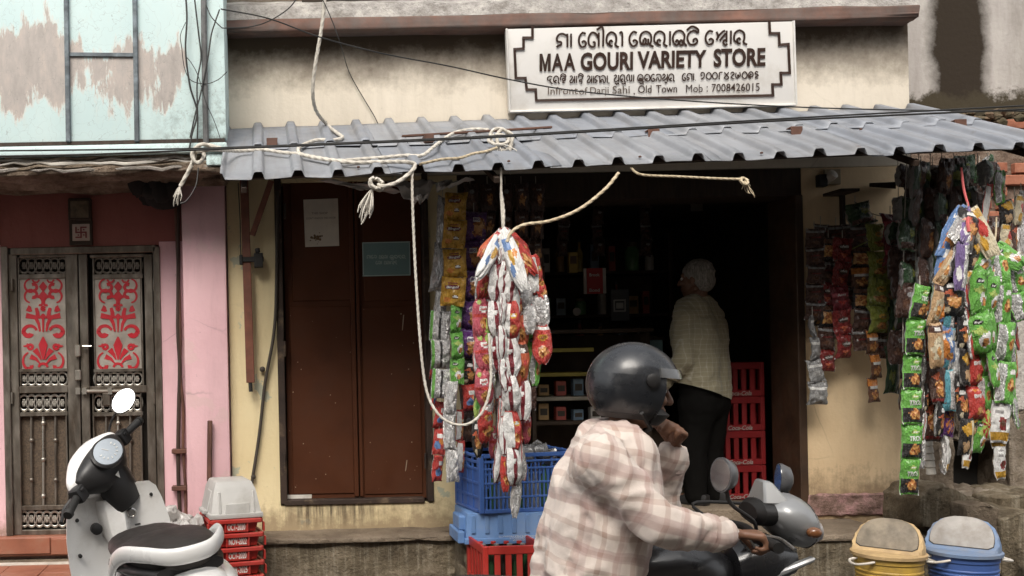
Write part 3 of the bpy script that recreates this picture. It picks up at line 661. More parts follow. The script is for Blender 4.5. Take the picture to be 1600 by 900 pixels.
# Odia lettering drawn as strokes in unit boxes (x right, y up)
O = {
 'ma': (.95, [[(.02, 0), (.14, .1), (.36, .2), (.36, .38), (.14, .42), (.04, .62), (.16, .9), (.45, 1), (.8, .86)], [(.84, 1), (.84, 0)]]),
 'aa': (.34, [[(.16, 1), (.16, 0)]]),
 'e': (.72, [[(.55, .92), (.3, 1), (.06, .72), (.04, .3), (.24, 0), (.5, .08), (.56, .3), (.38, .42), (.26, .3)]]),
 'ga': (.95, [[(.36, .32), (.52, .3), (.5, .04), (.26, 0), (.06, .24), (.06, .68), (.3, 1), (.62, .9), (.78, .6)], [(.82, 1), (.82, 0)]]),
 'au': (.42, [[(-.3, 1.2), (.18, 1.32), (.2, 0)]]),
 'ra': (1., [[(.5, .28), (.4, .42), (.26, .3), (.34, .06), (.52, .02)], [(.34, .05), (.06, .3), (.1, .78), (.42, 1), (.74, .8), (.78, .4), (.72, .1), (.98, -.08)]]),
 'ii': (.42, [[(.02, .9), (.16, 1), (.24, .8), (.24, 0)]]),
 'bha': (1., [[(.3, .5), (.46, .46), (.42, .14), (.26, .12), (.3, .46)], [(.46, .14), (.62, .12), (.62, .5)], [(.2, .06), (.04, .4), (.14, .84), (.48, 1), (.8, .78), (.82, .3), (.74, .08), (1., -.08)]]),
 'i': (1., [[(.08, .1), (.02, .6), (.24, .96), (.6, 1), (.84, .7), (.8, .2), (1., -.08)], [(.1, .1), (.3, 0), (.44, .2), (.3, .36), (.22, .2)], [(.44, .2), (.56, 0), (.74, .06), (.62, .36), (.5, .22)]]),
 'tta': (.85, [[(.76, .84), (.5, 1), (.16, .84), (.04, .46), (.2, .08), (.5, 0), (.74, .2), (.66, .42), (.48, .36), (.48, .18)]]),
 'im': (.04, [[(-.86, 1.04), (-.5, 1.3), (-.08, 1.1), (-.06, .8)]]),
 'ssta': (.95, [[(.08, .94), (.2, .6), (.08, .3)], [(.2, .6), (.5, .9), (.7, 1)], [(.3, .26), (.58, .6), (.74, .8)], [(.8, 1), (.8, .3)], [(.86, .18), (.66, .3), (.56, .1), (.72, -.08), (.86, .02)]]),
 'da': (.9, [[(.74, .9), (.4, 1), (.08, .8), (.06, .5), (.3, .42), (.5, .56), (.42, .3), (.56, .1), (.8, -.1)]]),
 'ja': (.9, [[(.1, .4), (.04, .8), (.4, 1), (.74, .8), (.76, .4), (.5, .3), (.34, .5), (.5, .66), (.7, .5)], [(.5, .3), (.4, .06), (.7, 0)]]),
 'sa': (.95, [[(.04, .9), (.3, 1), (.5, .8), (.26, .5), (.06, .3), (.2, .05), (.48, .16), (.74, .6)], [(.8, 1), (.8, 0)]]),
 'ha': (.95, [[(.04, .76), (.3, 1), (.68, .96), (.8, .64), (.56, .48), (.3, .42), (.36, .2), (.66, .3), (.7, .04), (.5, -.12)]]),
 'na': (.95, [[(.06, .86), (.36, 1), (.72, .86), (.82, .5), (.72, .1), (.5, .1), (.44, .36), (.26, .5), (.06, .3), (.16, .06)]]),
 'pa': (.92, [[(.06, .86), (.3, 1), (.44, .8), (.28, .55), (.08, .4), (.14, .1), (.44, .06), (.76, .3)], [(.78, 1), (.78, 0)]]),
 'u': (.06, [[(-.7, -.12), (-.46, -.34), (-.2, -.2), (-.06, -.4)]]),
 'nna': (1., [[(.3, .12), (.08, .3), (.06, .74), (.3, 1), (.5, .8), (.5, .3), (.6, .08), (.78, .14)], [(.84, 1), (.84, 0)]]),
 'ba': (.95, [[(.5, .3), (.34, .42), (.24, .26), (.4, .06), (.66, .1), (.82, .46), (.66, .9), (.36, 1), (.08, .8), (.04, .4), (.2, .06)]]),
 'shwa': (.95, [[(.06, .8), (.28, 1), (.46, .76), (.3, .5), (.06, .36), (.2, .1), (.44, .2), (.74, .5)], [(.8, 1), (.8, -.1)], [(.76, -.1), (.56, -.3), (.42, -.1)]]),
 'dot': (.35, [[(.08, 0), (.14, .06)]]), 'com': (.35, [[(.12, .06), (.06, -.12)]]), ' ': (.55, []),
 '7': (.8, [[(.3, .6), (.1, .7), (.2, 1), (.5, .96), (.6, .6), (.4, .2), (.1, .06)]]), '0': (.85, [[(.4, 0), (.08, .3), (.08, .7), (.4, 1), (.7, .7), (.7, .3), (.4, 0)]]),
 '8': (.75, [[(.6, 1), (.2, .96), (.14, .6), (.14, 0)]]), '4': (.85, [[(.06, 1), (.4, .6), (.7, .2), (.4, 0), (.1, .2), (.36, .56), (.7, 1)]]),
 '2': (.75, [[(.1, .8), (.36, 1), (.6, .78), (.34, .5), (.14, .3), (.36, .06), (.62, .0)]]), '6': (.9, [[(.1, .9), (.06, .4), (.26, .1), (.5, .36), (.36, .6), (.3, .3)], [(.5, .3), (.7, .5), (.6, .96)]]),
 '1': (.8, [[(.5, .5), (.3, .6), (.26, .3), (.6, .3), (.7, .7), (.4, 1), (.1, .7), (.1, .3), (.4, 0)]]), '5': (.8, [[(.6, .9), (.3, 1), (.2, .7), (.5, .6), (.6, .4), (.3, .3), (.26, .1), (.6, .06)]]),
}
WT = lambda px, py: WS(px, py, .0065)
def odia(seq, px0, pyb, px1, h, m, th):
    tot = sum(O[k][0] for k in seq); a = WT(px0, pyb); c_ = WT(px1, pyb-(px1-px0)*.0213); up = (WT(px0, pyb-h)-a).normalized()
    sx = (c_.x-a.x)/tot; sz = PX(h, YL); x = 0; b = MB()
    for k in seq:
        wd, sts = O[k]
        for s_ in sts:
            pts = [V(q[0], q[1], 0) for q in s_]; pts = spline(pts, 4) if len(pts) > 2 else pts
            P = [(a.x+(x+q.x)*sx, a.z+q.y*sz) for q in pts]; n = len(P); L = []; Rr = []
            for i, p in enumerate(P):
                u0 = P[max(0, i-1)]; u1 = P[min(n-1, i+1)]; dx, dz = u1[0]-u0[0], u1[1]-u0[1]; l = math.hypot(dx, dz) or 1
                L.append(a+V(p[0]-dz/l*th-a.x, 0, 0)+up*(p[1]+dx/l*th-a.z)); Rr.append(a+V(p[0]+dz/l*th-a.x, 0, 0)+up*(p[1]-dx/l*th-a.z))
            b.add(L+Rr, [(i, i+1, n+i+1, n+i) for i in range(n-1)])
        x += wd
    return b.build('lettering', m, sb, smooth=0)
odia(['ma', 'aa'], 869, 74, 896, 20, M_let, .0062); odia(['e', 'ga', 'au', 'ra', 'ii'], 904, 73.5, 976, 21, M_let, .0062)
odia(['e', 'bha', 'ra', 'aa', 'i', 'tta', 'im'], 983, 72, 1093, 21, M_let, .0062); odia(['e', 'ssta', 'aa', 'ra'], 1102, 69.5, 1168, 20, M_let, .0062)
odia(['da', 'ra', 'ja', 'im'], 855, 130, 885, 10.5, M_let, .0036); odia(['sa', 'aa', 'ha', 'im'], 890, 130, 912, 11, M_let, .0036)
odia(['sa', 'aa', 'ma', 'na', 'aa', 'com'], 917, 130, 954, 11, M_let, .0036); odia(['pa', 'u', 'ra', 'u', 'nna', 'aa'], 959, 128, 992, 10.5, M_let, .0036)
odia(['bha', 'u', 'ba', 'e', 'na', 'shwa', 'ra'], 996, 127.5, 1055, 10.5, M_let, .0036); odia(['e', 'ma', 'aa', 'dot'], 1066, 126, 1089, 10.5, M_let, .0036)
odia(list('7008426015'), 1094, 124.5, 1187, 10.5, M_let, .0036)

# ---------------------------------------------------------------- ropes
def rope_mat(name, c1, c2):
    g = G(name); p = g.pos(); return g.out(g.ramp(g.noise(p, 40, 4), [(.3, c1), (.7, c2)]), .9, g.noise(p, 300, 2), .4, .002, spec=.2)
M_rope = rope_mat('cotton_rope', (.42, .385, .33), (.62, .585, .52)); M_jute = rope_mat('jute_rope', (.36, .29, .19), (.58, .49, .35))
def rope_geo(mb, pts, r, twist=1.0, n=12, ns=3):
    P = resample(spline(pts, 10), r*.62); nrm = None; rings = []
    for i, p in enumerate(P):
        t = (P[min(i+1, len(P)-1)]-P[max(i-1, 0)]).normalized()
        if nrm is None: nrm = t.orthogonal().normalized()
        nrm = (nrm-t*nrm.dot(t)).normalized(); q = t.cross(nrm); ring = []
        for k in range(n):
            a = 2*math.pi*k/n; rr = r*(.74+.26*abs(math.cos(ns/2*(a-i*.30*twist))))
            ring.append(p+(nrm*math.cos(a)+q*math.sin(a))*rr)
        rings.append(ring)
    mb.loft(rings); return mb
def fray(mb, p, d, n, L, r=.0025, spread=.5, rnd=random.Random(4)):
    for _ in range(n):
        dd = (Vector(d).normalized()+V(rnd.uniform(-1, 1), rnd.uniform(-1, 1), rnd.uniform(-1, 1))*spread); l = L*rnd.uniform(.6, 1.1)
        q = V(rnd.uniform(-1, 1), rnd.uniform(-1, 1), 0)*l*.25; a = Vector(p)
        mb.tube(spline([a, a+dd*l*.4+q*.3, a+dd*l*.75+q+V(0, 0, -l*.15), a+dd*l+q*.6+V(0, 0, -l*.3)], 4), [r]*12+[r*.6], 5)
RR = .0112
def RL(l, off=.035): return [rooflay(px, py, off) for px, py in l]
b = MB()
rope_geo(b, [W(508, -12, -.48), W(503, 40, -.47), W(491, 112, -.44), W(489, 150, -.40), W(495, 175, -.30)]+[W(512, 196, -.16)]+RL([(527, 208), (535, 215), (520, 219), (495, 219), (473, 227), (466, 234), (473, 242), (513, 250), (553, 254), (600, 253)])+[rooflay(634, 253, .06), rooflay(648, 257, .07), W(643, 268, YF-.03), W(622, 284, YF-.04), W(600, 291, YF-.04), W(588, 288, YF-.03)], RR)
kn = W(588, 287, YF-.03)
for k in range(4): rope_geo(b, [kn+V(.035*math.cos(a+k), .03*math.sin(a*1.0+k*1.7), .03*math.sin(a+k*.8)) for a in (0, 1.2, 2.4, 3.6, 4.9)], .009)
fray(b, W(583, 293, YF-.03), (-.45, 0, -1), 20, .13, .0036, .25)
single('rope', b, M_rope, 'thick pale rope hanging from above, looping over the awning and ending in a frayed knot', 'rope', 'ropes tied over the awning')
b = MB(); rope_geo(b, [W(303, 238, -1.0), W(330, 234, -1.05)]+RL([(372, 236), (410, 234), (440, 238), (468, 241), (500, 247), (530, 251), (560, 249), (600, 246), (633, 243), (659, 243)])+RL([(676, 231), (693, 218), (712, 207), (740, 202), (765, 203)], .05), .0105)
c = rooflay(780, 214, .07)
for k, (dx, dz, rx, rz) in enumerate(((.0, .0, .05, .05), (.02, -.02, .035, .06), (-.01, -.02, .055, .03))):
    rope_geo(b, [c+V(dx+rx*math.cos(a), -.012*k+.012*math.sin(a), dz+rz*math.sin(a)) for a in [x*.62+k for x in range(11)]], .0095)
fray(b, c+V(-.01, -.02, -.04), (.2, -.2, -1), 14, .10, .003, .8)
rope_geo(b, [c+V(.03, -.02, .03), c+V(.065, -.03, 0), c+V(.055, -.03, -.06), c+V(.05, -.03, -.085)], .0095)
single('rope', b, M_rope, 'pale rope lying along the awning ending in a tangled bow near its middle', 'rope', 'ropes tied over the awning')
b = MB(); rope_geo(b, RL([(776, 231), (758, 237), (740, 240), (718, 247), (690, 249), (654, 257)], .045), .008); single('rope', b, M_jute, 'short thin yellowish rope across the lower awning sheets', 'rope', 'ropes tied over the awning')
b = MB(); yk = -1.0
rope_geo(b, [W(345, 232, yk), W(322, 226, yk), W(310, 228, yk-.02), W(300, 240, yk-.03), W(306, 254, yk-.03), W(316, 250, yk-.02), W(318, 238, yk), W(308, 232, yk+.01), W(304, 244, yk), W(299, 258, yk), W(290, 276, yk), W(281, 292, yk)], .0115)
fray(b, W(282, 290, yk), (-.4, 0, -1), 12, .07, .003, .35)
single('rope', b, M_rope, 'pale rope knotted left of the awning with a frayed tail over the pink house', 'rope', 'ropes tied over the awning')
b = MB(); rope_geo(b, [W(645, 262, YF-.02), W(644, 292, YF-.03), W(647, 380, YF-.03), W(652, 470, YF-.04), W(659, 560, YF-.05), W(667, 612, YF-.06), W(681, 642, YF-.1), W(700, 659, YF-.12), W(725, 664, YF-.14), W(746, 653, YF-.14), W(760, 630, YF-.14), W(767, 590, YF-.12), W(764, 520, YF-.1)], .0074)
single('rope', b, M_rope, 'long rope hanging in a loop in front of the brown door and snack strips', 'rope', 'ropes hanging under the awning')
b = MB(); rope_geo(b, [W(792, 378, -1.2), W(800, 362, -1.2), W(820, 351, -1.2), W(860, 345, -1.2), W(905, 327, -1.2), W(945, 296, -1.18), W(967, 270, -1.15)], .009)
single('rope', b, M_jute, 'twisted rope sagging from the snack bunch up to the awning edge', 'rope', 'ropes hanging under the awning')
b = MB(); rope_geo(b, [W(985, 262, -1.08), W(1003, 273, -1.1), W(1060, 276, -1.1), W(1120, 279, -1.1), W(1158, 280, -1.1)], .007); c = W(1163, 283, -1.1)
for k in range(3): rope_geo(b, [c+V(.02*math.cos(a+k), .018*math.sin(a+k*1.3), .02*math.sin(a+k)) for a in (0, 1.3, 2.6, 3.9, 5.2)], .0075)
fray(b, c, (.5, 0, -.8), 10, .06, .0025, .6)
single('rope', b, M_jute, 'thin level rope under the awning edge ending in a knot above the dark shop', 'rope', 'ropes hanging under the awning')
b = MB(); b.tube([W(783, 262, -1.05), W(783, 310, -1.05), W(786, 362, -1.08)], .006, 7); rope_geo(b, [W(783, 300, -1.05), W(787, 330, -1.06), W(786, 364, -1.08)], .0075)
single('string', b, M_rope, 'white string from which the central snack bunch hangs', 'string')

# ---------------------------------------------------------------- overhead and wall wires
def wire(pts, r, lab, y=None, g_=None):
    b = MB(); b.tube(spline([W(px, py, yy) for px, py, yy in pts], 10), r, 6)
    return single('wire', b, M_wire, lab, 'wire', g_)
wire([(-40, 236, -1.12), (150, 234, -1.13), (340, 231, -1.14), (700, 216, -1.16), (900, 205, -1.17), (1250, 184, -1.18), (1640, 163, -1.2)], .0042, 'upper of two black power lines passing in front of the awning', g_='wires across the house fronts')
wire([(-40, 245, -1.2), (150, 241, -1.2), (340, 233, -1.2), (700, 218, -1.2), (900, 207, -1.2), (1250, 187, -1.2), (1640, 169, -1.2)], .0048, 'lower of two black power lines passing in front of the awning', g_='wires across the house fronts')
wire([(345, 14, -.62), (420, 29, -.62), (500, 58, -.6), (600, 84, -.58), (700, 103, -.55), (800, 125, -.5), (900, 142, -.5), (1050, 156, -.5), (1240, 167, -.5), (1420, 172, -.5), (1640, 174, -.5)], .0038, 'black wire sagging across the ledge and the white shop sign', g_='wires across the house fronts')
wire([(350, 44, -.6), (390, 42, -.6), (420, 33, -.6), (450, 14, -.6), (468, -8, -.6)], .0032, 'short curved wire crossing the left end of the concrete ledge', g_='wires across the house fronts')
wire([(500, -10, -.5), (520, 35, -.5), (534, 75, -.45), (541, 100, -.05), (548, 118, -.02), (560, 140, -.02), (572, 160, -.02), (584, 180, -.02), (592, 196, -.02)], .0028, 'thin twig like wire hanging down the cream upper wall', g_='wires across the house fronts')
for pts, r, lab in (([(290, -10), (292, 30), (290, 80), (297, 135), (308, 175), (300, 210), (296, 232)], .0055, 'thickest dark wire hanging down the pale blue wall'),
                    ([(303, -10), (310, 50), (314, 90), (308, 130), (309, 190), (308, 222)], .0045, 'dark wire close to the drain pipe on the blue wall'),
                    ([(343, 15), (336, 35), (330, 55), (325, 90), (315, 140), (306, 175), (297, 215)], .0045, 'dark wire crossing behind the drain pipe to the roof edge'),
                    ([(290, 35), (282, 55), (284, 75), (288, 105), (298, 125), (320, 131), (340, 125), (355, 112)], .0022, 'fine looping wire on the blue wall beside the drain pipe'),
                    ([(322, 8), (330, 26), (345, 42), (350, 44)], .003, 'short wire at the top corner of the blue wall'),
                    ([(292, 90), (300, 100), (310, 120), (322, 160), (335, 190), (346, 222)], .0022, 'fine slanting wire on the mouldy corner of the blue wall')):
    wire([(a, c_, YP-.05-.0*k) for k, (a, c_) in enumerate(pts)], r, lab, g_='wires hanging on the blue wall')
wire([(310, 262, -.6), (306, 290, -.62), (292, 313, -.65), (282, 318, -.65)], .004, 'curled wire end hanging below the blue wall corner', g_='wires hanging on the blue wall')
for k, (a, c_) in enumerate((((600, 12, ), (0, 0)),)): pass

# crumpled grey plastic sheet tucked below the awning edge
def sheetgeo(pts, seed):
    b = MB(); n = 14; A, B, Cc, D = [Vector(p) for p in pts]; vs = []
    for i in range(n+1):
        for j in range(n+1):
            u, v = i/n, j/n; p = A.lerp(B, u).lerp(D.lerp(Cc, u), v)
            f = noise.noise(V(u*3+seed, v*4, seed))*.06+abs(noise.noise(V(u*6, v*3+seed, 2)))*.05
            vs.append(p+V(0, -f, f*.3))
    b.add(vs, [(i*(n+1)+j, i*(n+1)+j+1, (i+1)*(n+1)+j+1, (i+1)*(n+1)+j) for i in range(n) for j in range(n)]); return b
M_tarp = mat('grey_plastic_sheet', (.36, .34, .32), .35, var=.2, scale=4, bump=.1)
pl_ = thing('plastic_sheet', 'crumpled grey plastic sheet tucked under the awning above the brown door', 'plastic sheet', W(640, 300, -.95))
for q, sd in (((W(603, 283, -.9), W(678, 284, -.85), W(668, 312, -.92), W(648, 320, -.95)), 1), ((W(495, 283, -.8), W(600, 291, -.8), W(640, 303, -.9), W(560, 296, -.85)), 4)):
    o = sheetgeo(q, sd).build('fold', M_tarp, pl_, smooth=60); md = o.modifiers.new('thickness', 'SOLIDIFY'); md.thickness = .002
o = sheetgeo((W(676, 284, -.9), W(742, 282, -.9), W(700, 293, -.95), W(684, 300, -.95)), 7).build('fold', M_tarp, pl_, smooth=60); o.modifiers.new('thickness', 'SOLIDIFY').thickness = .002

# notices on the brown door
nt = thing('paper_notice', 'stained white paper notice on the left leaf of the brown door', 'notice', W(502, 387, .036))
b = MB(); P = [W(477, 386, .036), W(530, 384, .037), W(528, 310, .036), W(474, 312, .036)]; b.add(P+[p+V(0, .002, 0) for p in P], [(0, 1, 2, 3), (7, 6, 5, 4), (0, 4, 5, 1), (1, 5, 6, 2), (2, 6, 7, 3), (3, 7, 4, 0)])
b.build('paper', mat('old_paper', (.58, .52, .43), .8, var=.12, scale=6, dirt=(.36, .28, .19), damt=.3), nt, smooth=0)
b = MB()
M_ink = mat('ink', (.10, .08, .07), .8, bump=0)
put_text(b, 'THIS SHOP', W(487, 335, .0352), V(1, 0, 0), V(0, 0, 1), PX(25, 0), PX(3.4, 0)); put_text(b, "DON'T KNOCK THE DOOR", W(479, 343, .0352), V(1, 0, .01), V(0, 0, 1), PX(46, 0), PX(3.2, 0)); b.build('lettering', M_ink, nt, smooth=0)
b = MB(); rnd = random.Random(8)
for _ in range(26):
    c = W(494+rnd.gauss(0, 5), 371+rnd.gauss(0, 4), .035); r_ = rnd.uniform(.002, .010); b.add([c+V(r_*math.cos(a), 0, r_*math.sin(a)) for a in (0, 1, 2, 3, 4, 5.2)], [(0, 1, 2, 3, 4, 5)])
for v in b.v: v.y = .0349+.00002*(hash((round(v.x, 4), round(v.z, 4))) % 7)
b.build('stain', mat('brown_stain', (.16, .10, .05), .9), nt, smooth=0)
nt = thing('teal_notice', 'teal notice with pale lettering on the right leaf of the brown door', 'notice', W(603, 431, .036))
b = MB(); bx(b, 566.5, 378, 641, 431, .034, .038); b.build('plate', mat('teal_print', (.15, .24, .23), .55, var=.12, scale=5), nt, smooth=0)
M_pale = mat('pale_print', (.38, .46, .43), .6, bump=0)
b = MB(); bx(b, 566.5, 378, 641, 379.5, .033, .036); bx(b, 566.5, 429.5, 641, 431, .033, .036); bx(b, 566.5, 379.5, 568, 429.5, .033, .036); bx(b, 639.5, 379.5, 641, 429.5, .033, .036); b.build('trim', M_pale, nt, smooth=0)
sb_ = sb; sb = nt; WT = lambda px, py: W(px, py, .0325)
odia(['ma', 'aa', 'e', 'na'], 573, 404, 589, 5, M_pale, .0022); odia(['pa', 'ra', 'na', 'aa'], 592, 404, 606, 5, M_pale, .0022); odia(['bha', 'u', 'ba', 'da', 'ra'], 609, 404, 634, 5, M_pale, .0022)
odia(['e', 'na', 'aa'], 587, 413, 597, 5, M_pale, .0022); odia(['pa', 'sa', 'aa', 'ha', 'da'], 600, 413, 621, 5, M_pale, .0022)
sb = sb_
# ---------------------------------------------------------------- snack packets
def foil(name, col, rough=.3, metal=0., coat=.35):
    if name in _mc: return _mc[name]
    g = G(name); p = g.pos()
    n = g.noise(p, 5, 5)
    c = g.ramp(n, [(.25, tuple(v*.8 for v in col)), (.75, tuple(min(1, v*1.15) for v in col))])
    wv = g.n('TexNoise', {'Vector': g.pos((5, 5, 1.2)), 'Scale': 2.6, 'Detail': 3, 'Distortion': 1.2})
    g.out(c, g.ramp(n, [(.3, rough-.08), (.7, rough+.1)]), g.math('ADD', wv, g.math('MULTIPLY', g.noise(p, 9, 3, .5, 1.5), .7)), .55, .06, metal, .5, Coat_Weight=coat, Coat_Roughness=.12)
    _mc[name] = g.m; return g.m
PC = {'yellow': (.56, .31, .035), 'green': (.13, .37, .06), 'lime': (.38, .50, .12), 'dkgreen': (.022, .06, .02), 'red': (.46, .045, .035), 'orangered': (.52, .12, .055), 'orange': (.62, .22, .04),
      'maroon': (.17, .012, .02), 'pink': (.46, .085, .115), 'purple': (.10, .03, .15), 'violet': (.18, .12, .28), 'blue': (.11, .21, .43), 'teal': (.10, .31, .37), 'black': (.018, .015, .014), 'brown': (.12, .05, .025),
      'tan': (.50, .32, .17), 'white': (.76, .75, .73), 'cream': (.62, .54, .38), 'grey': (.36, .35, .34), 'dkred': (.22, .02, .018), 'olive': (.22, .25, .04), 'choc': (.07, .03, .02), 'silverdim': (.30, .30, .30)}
def pm(c):
    if c == 'foil': return foil('silver_foil', (.64, .63, .62), .22, .65, .2)
    if c == 'food':
        if 'food_print' in _mc: return _mc['food_print']
        g = G('food_print'); v = g.n('TexVoronoi', {'Vector': g.pos((1, 1, 1.4)), 'Scale': 9.})
        g.out(g.ramp(g.n('SeparateXYZ', {'Vector': v.outputs['Color']}).outputs[0], [(.1, (.13, .035, .012)), (.45, (.36, .12, .03)), (.8, (.50, .27, .09))]), .35, v.outputs['Distance'], .3, .03, Coat_Weight=.3); _mc['food_print'] = g.m; return g.m
    return foil('packet_'+c, PC[c])
def pt_(u, v, th=.30):          # half thickness of the pouch at u,v in -1..1
    return th*max(0., 1-abs(u)**2.6)**.75*max(0., 1-abs(v)**3.4)**.8
def pouch(base, back, prints=(), th=.30, bend=0., taper=.16, seed=0, seam=None, pinch=0.):
    "one packet: 1 wide, 1 high; printed shapes are laid on its bulging front"
    rnd = random.Random(seed); mb = MB(); mats = [pm(base), pm(back)]; nu, nv = 8, 12
    k1, k2, k3 = rnd.uniform(0, 6), rnd.uniform(0, 6), rnd.uniform(0, 6)
    def P(u, v, side, off=0.):
        t = pt_(u, v, th)
        wr = .06*abs(v)**2.5*math.sin(u*9+k1+v*2)*(1-abs(v)**12) + .030*math.sin(v*7+u*3+k2)*(1-abs(u)) + .03*math.sin(u*5-v*9+k3)*abs(u)
        cr = abs(noise.noise(V(u*1.3+k1, v*2.1+k2, side*.7+k3)))+.6*abs(noise.noise(V(u*3.1+k3, v*4.2+k1, side+k2))); wr += (.115*(.35-cr)*side*(1-abs(u)**6)*(1-.3*abs(v)))*(th/.30)
        wr += .05*abs(v)**3*math.sin(u*17+k2)*(1-abs(v)**20)*side
        x = u*.5*(1-taper*(1-v*v)*.9)*(1-pinch*abs(v)**2.4*(1 if v < 0 else .9)+.05*pinch*math.sin(v*5+k3)); y = side*(t+off)+wr*(.9 if side < 0 else .7)+bend*(v*v-.4)
        z = v*.5-.02*math.cos(u*2)*v
        return V(x, y, z)
    us = [-1, -.93, -.8, -.62, -.42, -.2, 0, .2, .42, .62, .8, .93, 1]; vs_ = [-1, -.95, -.9, -.8, -.66, -.5, -.34, -.17, 0, .17, .34, .5, .66, .8, .9, .95, 1]
    us = [-1, -.95]+[lerp(-.9, .9, k/16) for k in range(17)]+[.95, 1]; vs_ = [-1, -.965, -.93]+[lerp(-.88, .88, k/22) for k in range(23)]+[.93, .965, 1]
    n = len(us)
    def mi(c):
        m = pm(c)
        if m not in mats: mats.append(m)
        return mats.index(m)
    shapes = {-1: [], 1: []}; texts = []
    for p in prints:
        kind = p[0]; side = -1
        if kind.startswith('b') and kind != 'blob': side = 1; kind = kind[1:]
        if kind == 'rect': f = lambda u, v, p=p: p[1] <= u <= p[3] and p[2] <= v <= p[4]
        elif kind == 'ell': f = lambda u, v, p=p: ((u-p[1])/p[3])**2+((v-p[2])/p[4])**2 <= 1
        elif kind == 'blob':
            kk = rnd.uniform(0, 9); f = lambda u, v, p=p, kk=kk: ((u-p[1])/p[3])**2+((v-p[2])/p[4])**2 <= 1+.9*noise.noise(V(u*3+kk, v*3, kk))
        elif kind == 'tri':
            def f(u, v, pts=p[1]):
                ins = False
                for (x0, y0), (x1, y1) in zip(pts, pts[1:]+pts[:1]):
                    if (y0 > v) != (y1 > v) and u < (x1-x0)*(v-y0)/(y1-y0)+x0: ins = not ins
                return ins
        elif kind == 'ray':
            def f(u, v, p=p):
                r_ = math.hypot(u-p[1], v-p[2]); return p[3] < r_ < p[4] and (math.atan2(v-p[2], u-p[1])/(2*math.pi)*p[5]) % 1 < .5
        elif kind == 'lines':
            kk = rnd.uniform(0, 9)
            def f(u, v, p=p, kk=kk):
                if not (p[1] <= u <= p[3] and p[2] <= v <= p[4]): return False
                r_ = (v-p[2])/(p[4]-p[2])*p[5]; return r_ % 1 < .45 and u < lerp(p[1], p[3], .6+.4*abs(noise.noise(V(int(r_)*2.3, kk, 0))))
        else: texts.append((side,)+tuple(p)); continue
        shapes[side].append((f, mi(p[-1])))
    for side in (-1, 1):
        fs = [(i*n+j, i*n+j+1, (i+1)*n+j+1, (i+1)*n+j) for i in range(len(vs_)-1) for j in range(n-1)]; base_i = 0 if side < 0 else 1
        mb.add([P(u, v, side) for v in vs_ for u in us], fs, base_i)
        if shapes[side]:
            k0 = len(mb.mi)-len(fs); k = 0
            for i in range(len(vs_)-1):
                for j in range(n-1):
                    u, v = (us[j]+us[j+1])/2, (vs_[i]+vs_[i+1])/2
                    for f, m_ in shapes[side]:
                        if f(u, v): mb.mi[k0+k] = m_
                    k += 1
    for side, kind, body, cx, cz, wd, ht, sl, c in texts:
        vs, fs, asp = text_geo(body, .03, .15); mb.add([P(cx+(v.x-.5)*wd, cz+(v.z-.5)*ht+(v.x-.5)*sl, side, .035) for v in vs], fs, mi(c))
    if seam:
        q = [P(.0+dx, lerp(-.95, .95, k/8), 1, .02) for k in range(9) for dx in (-.035, .035)]; mb.add(q, [(2*k, 2*k+1, 2*k+3, 2*k+2) for k in range(8)], mi(seam))
    o = mb.build('packet', mats, None, smooth=42); me = o.data; bpy.data.objects.remove(o); return me
BK = [('blines', -.6, -.3, .6, .5, 7, 'grey'), ('brect', -.5, -.72, .1, -.45, 'grey')]
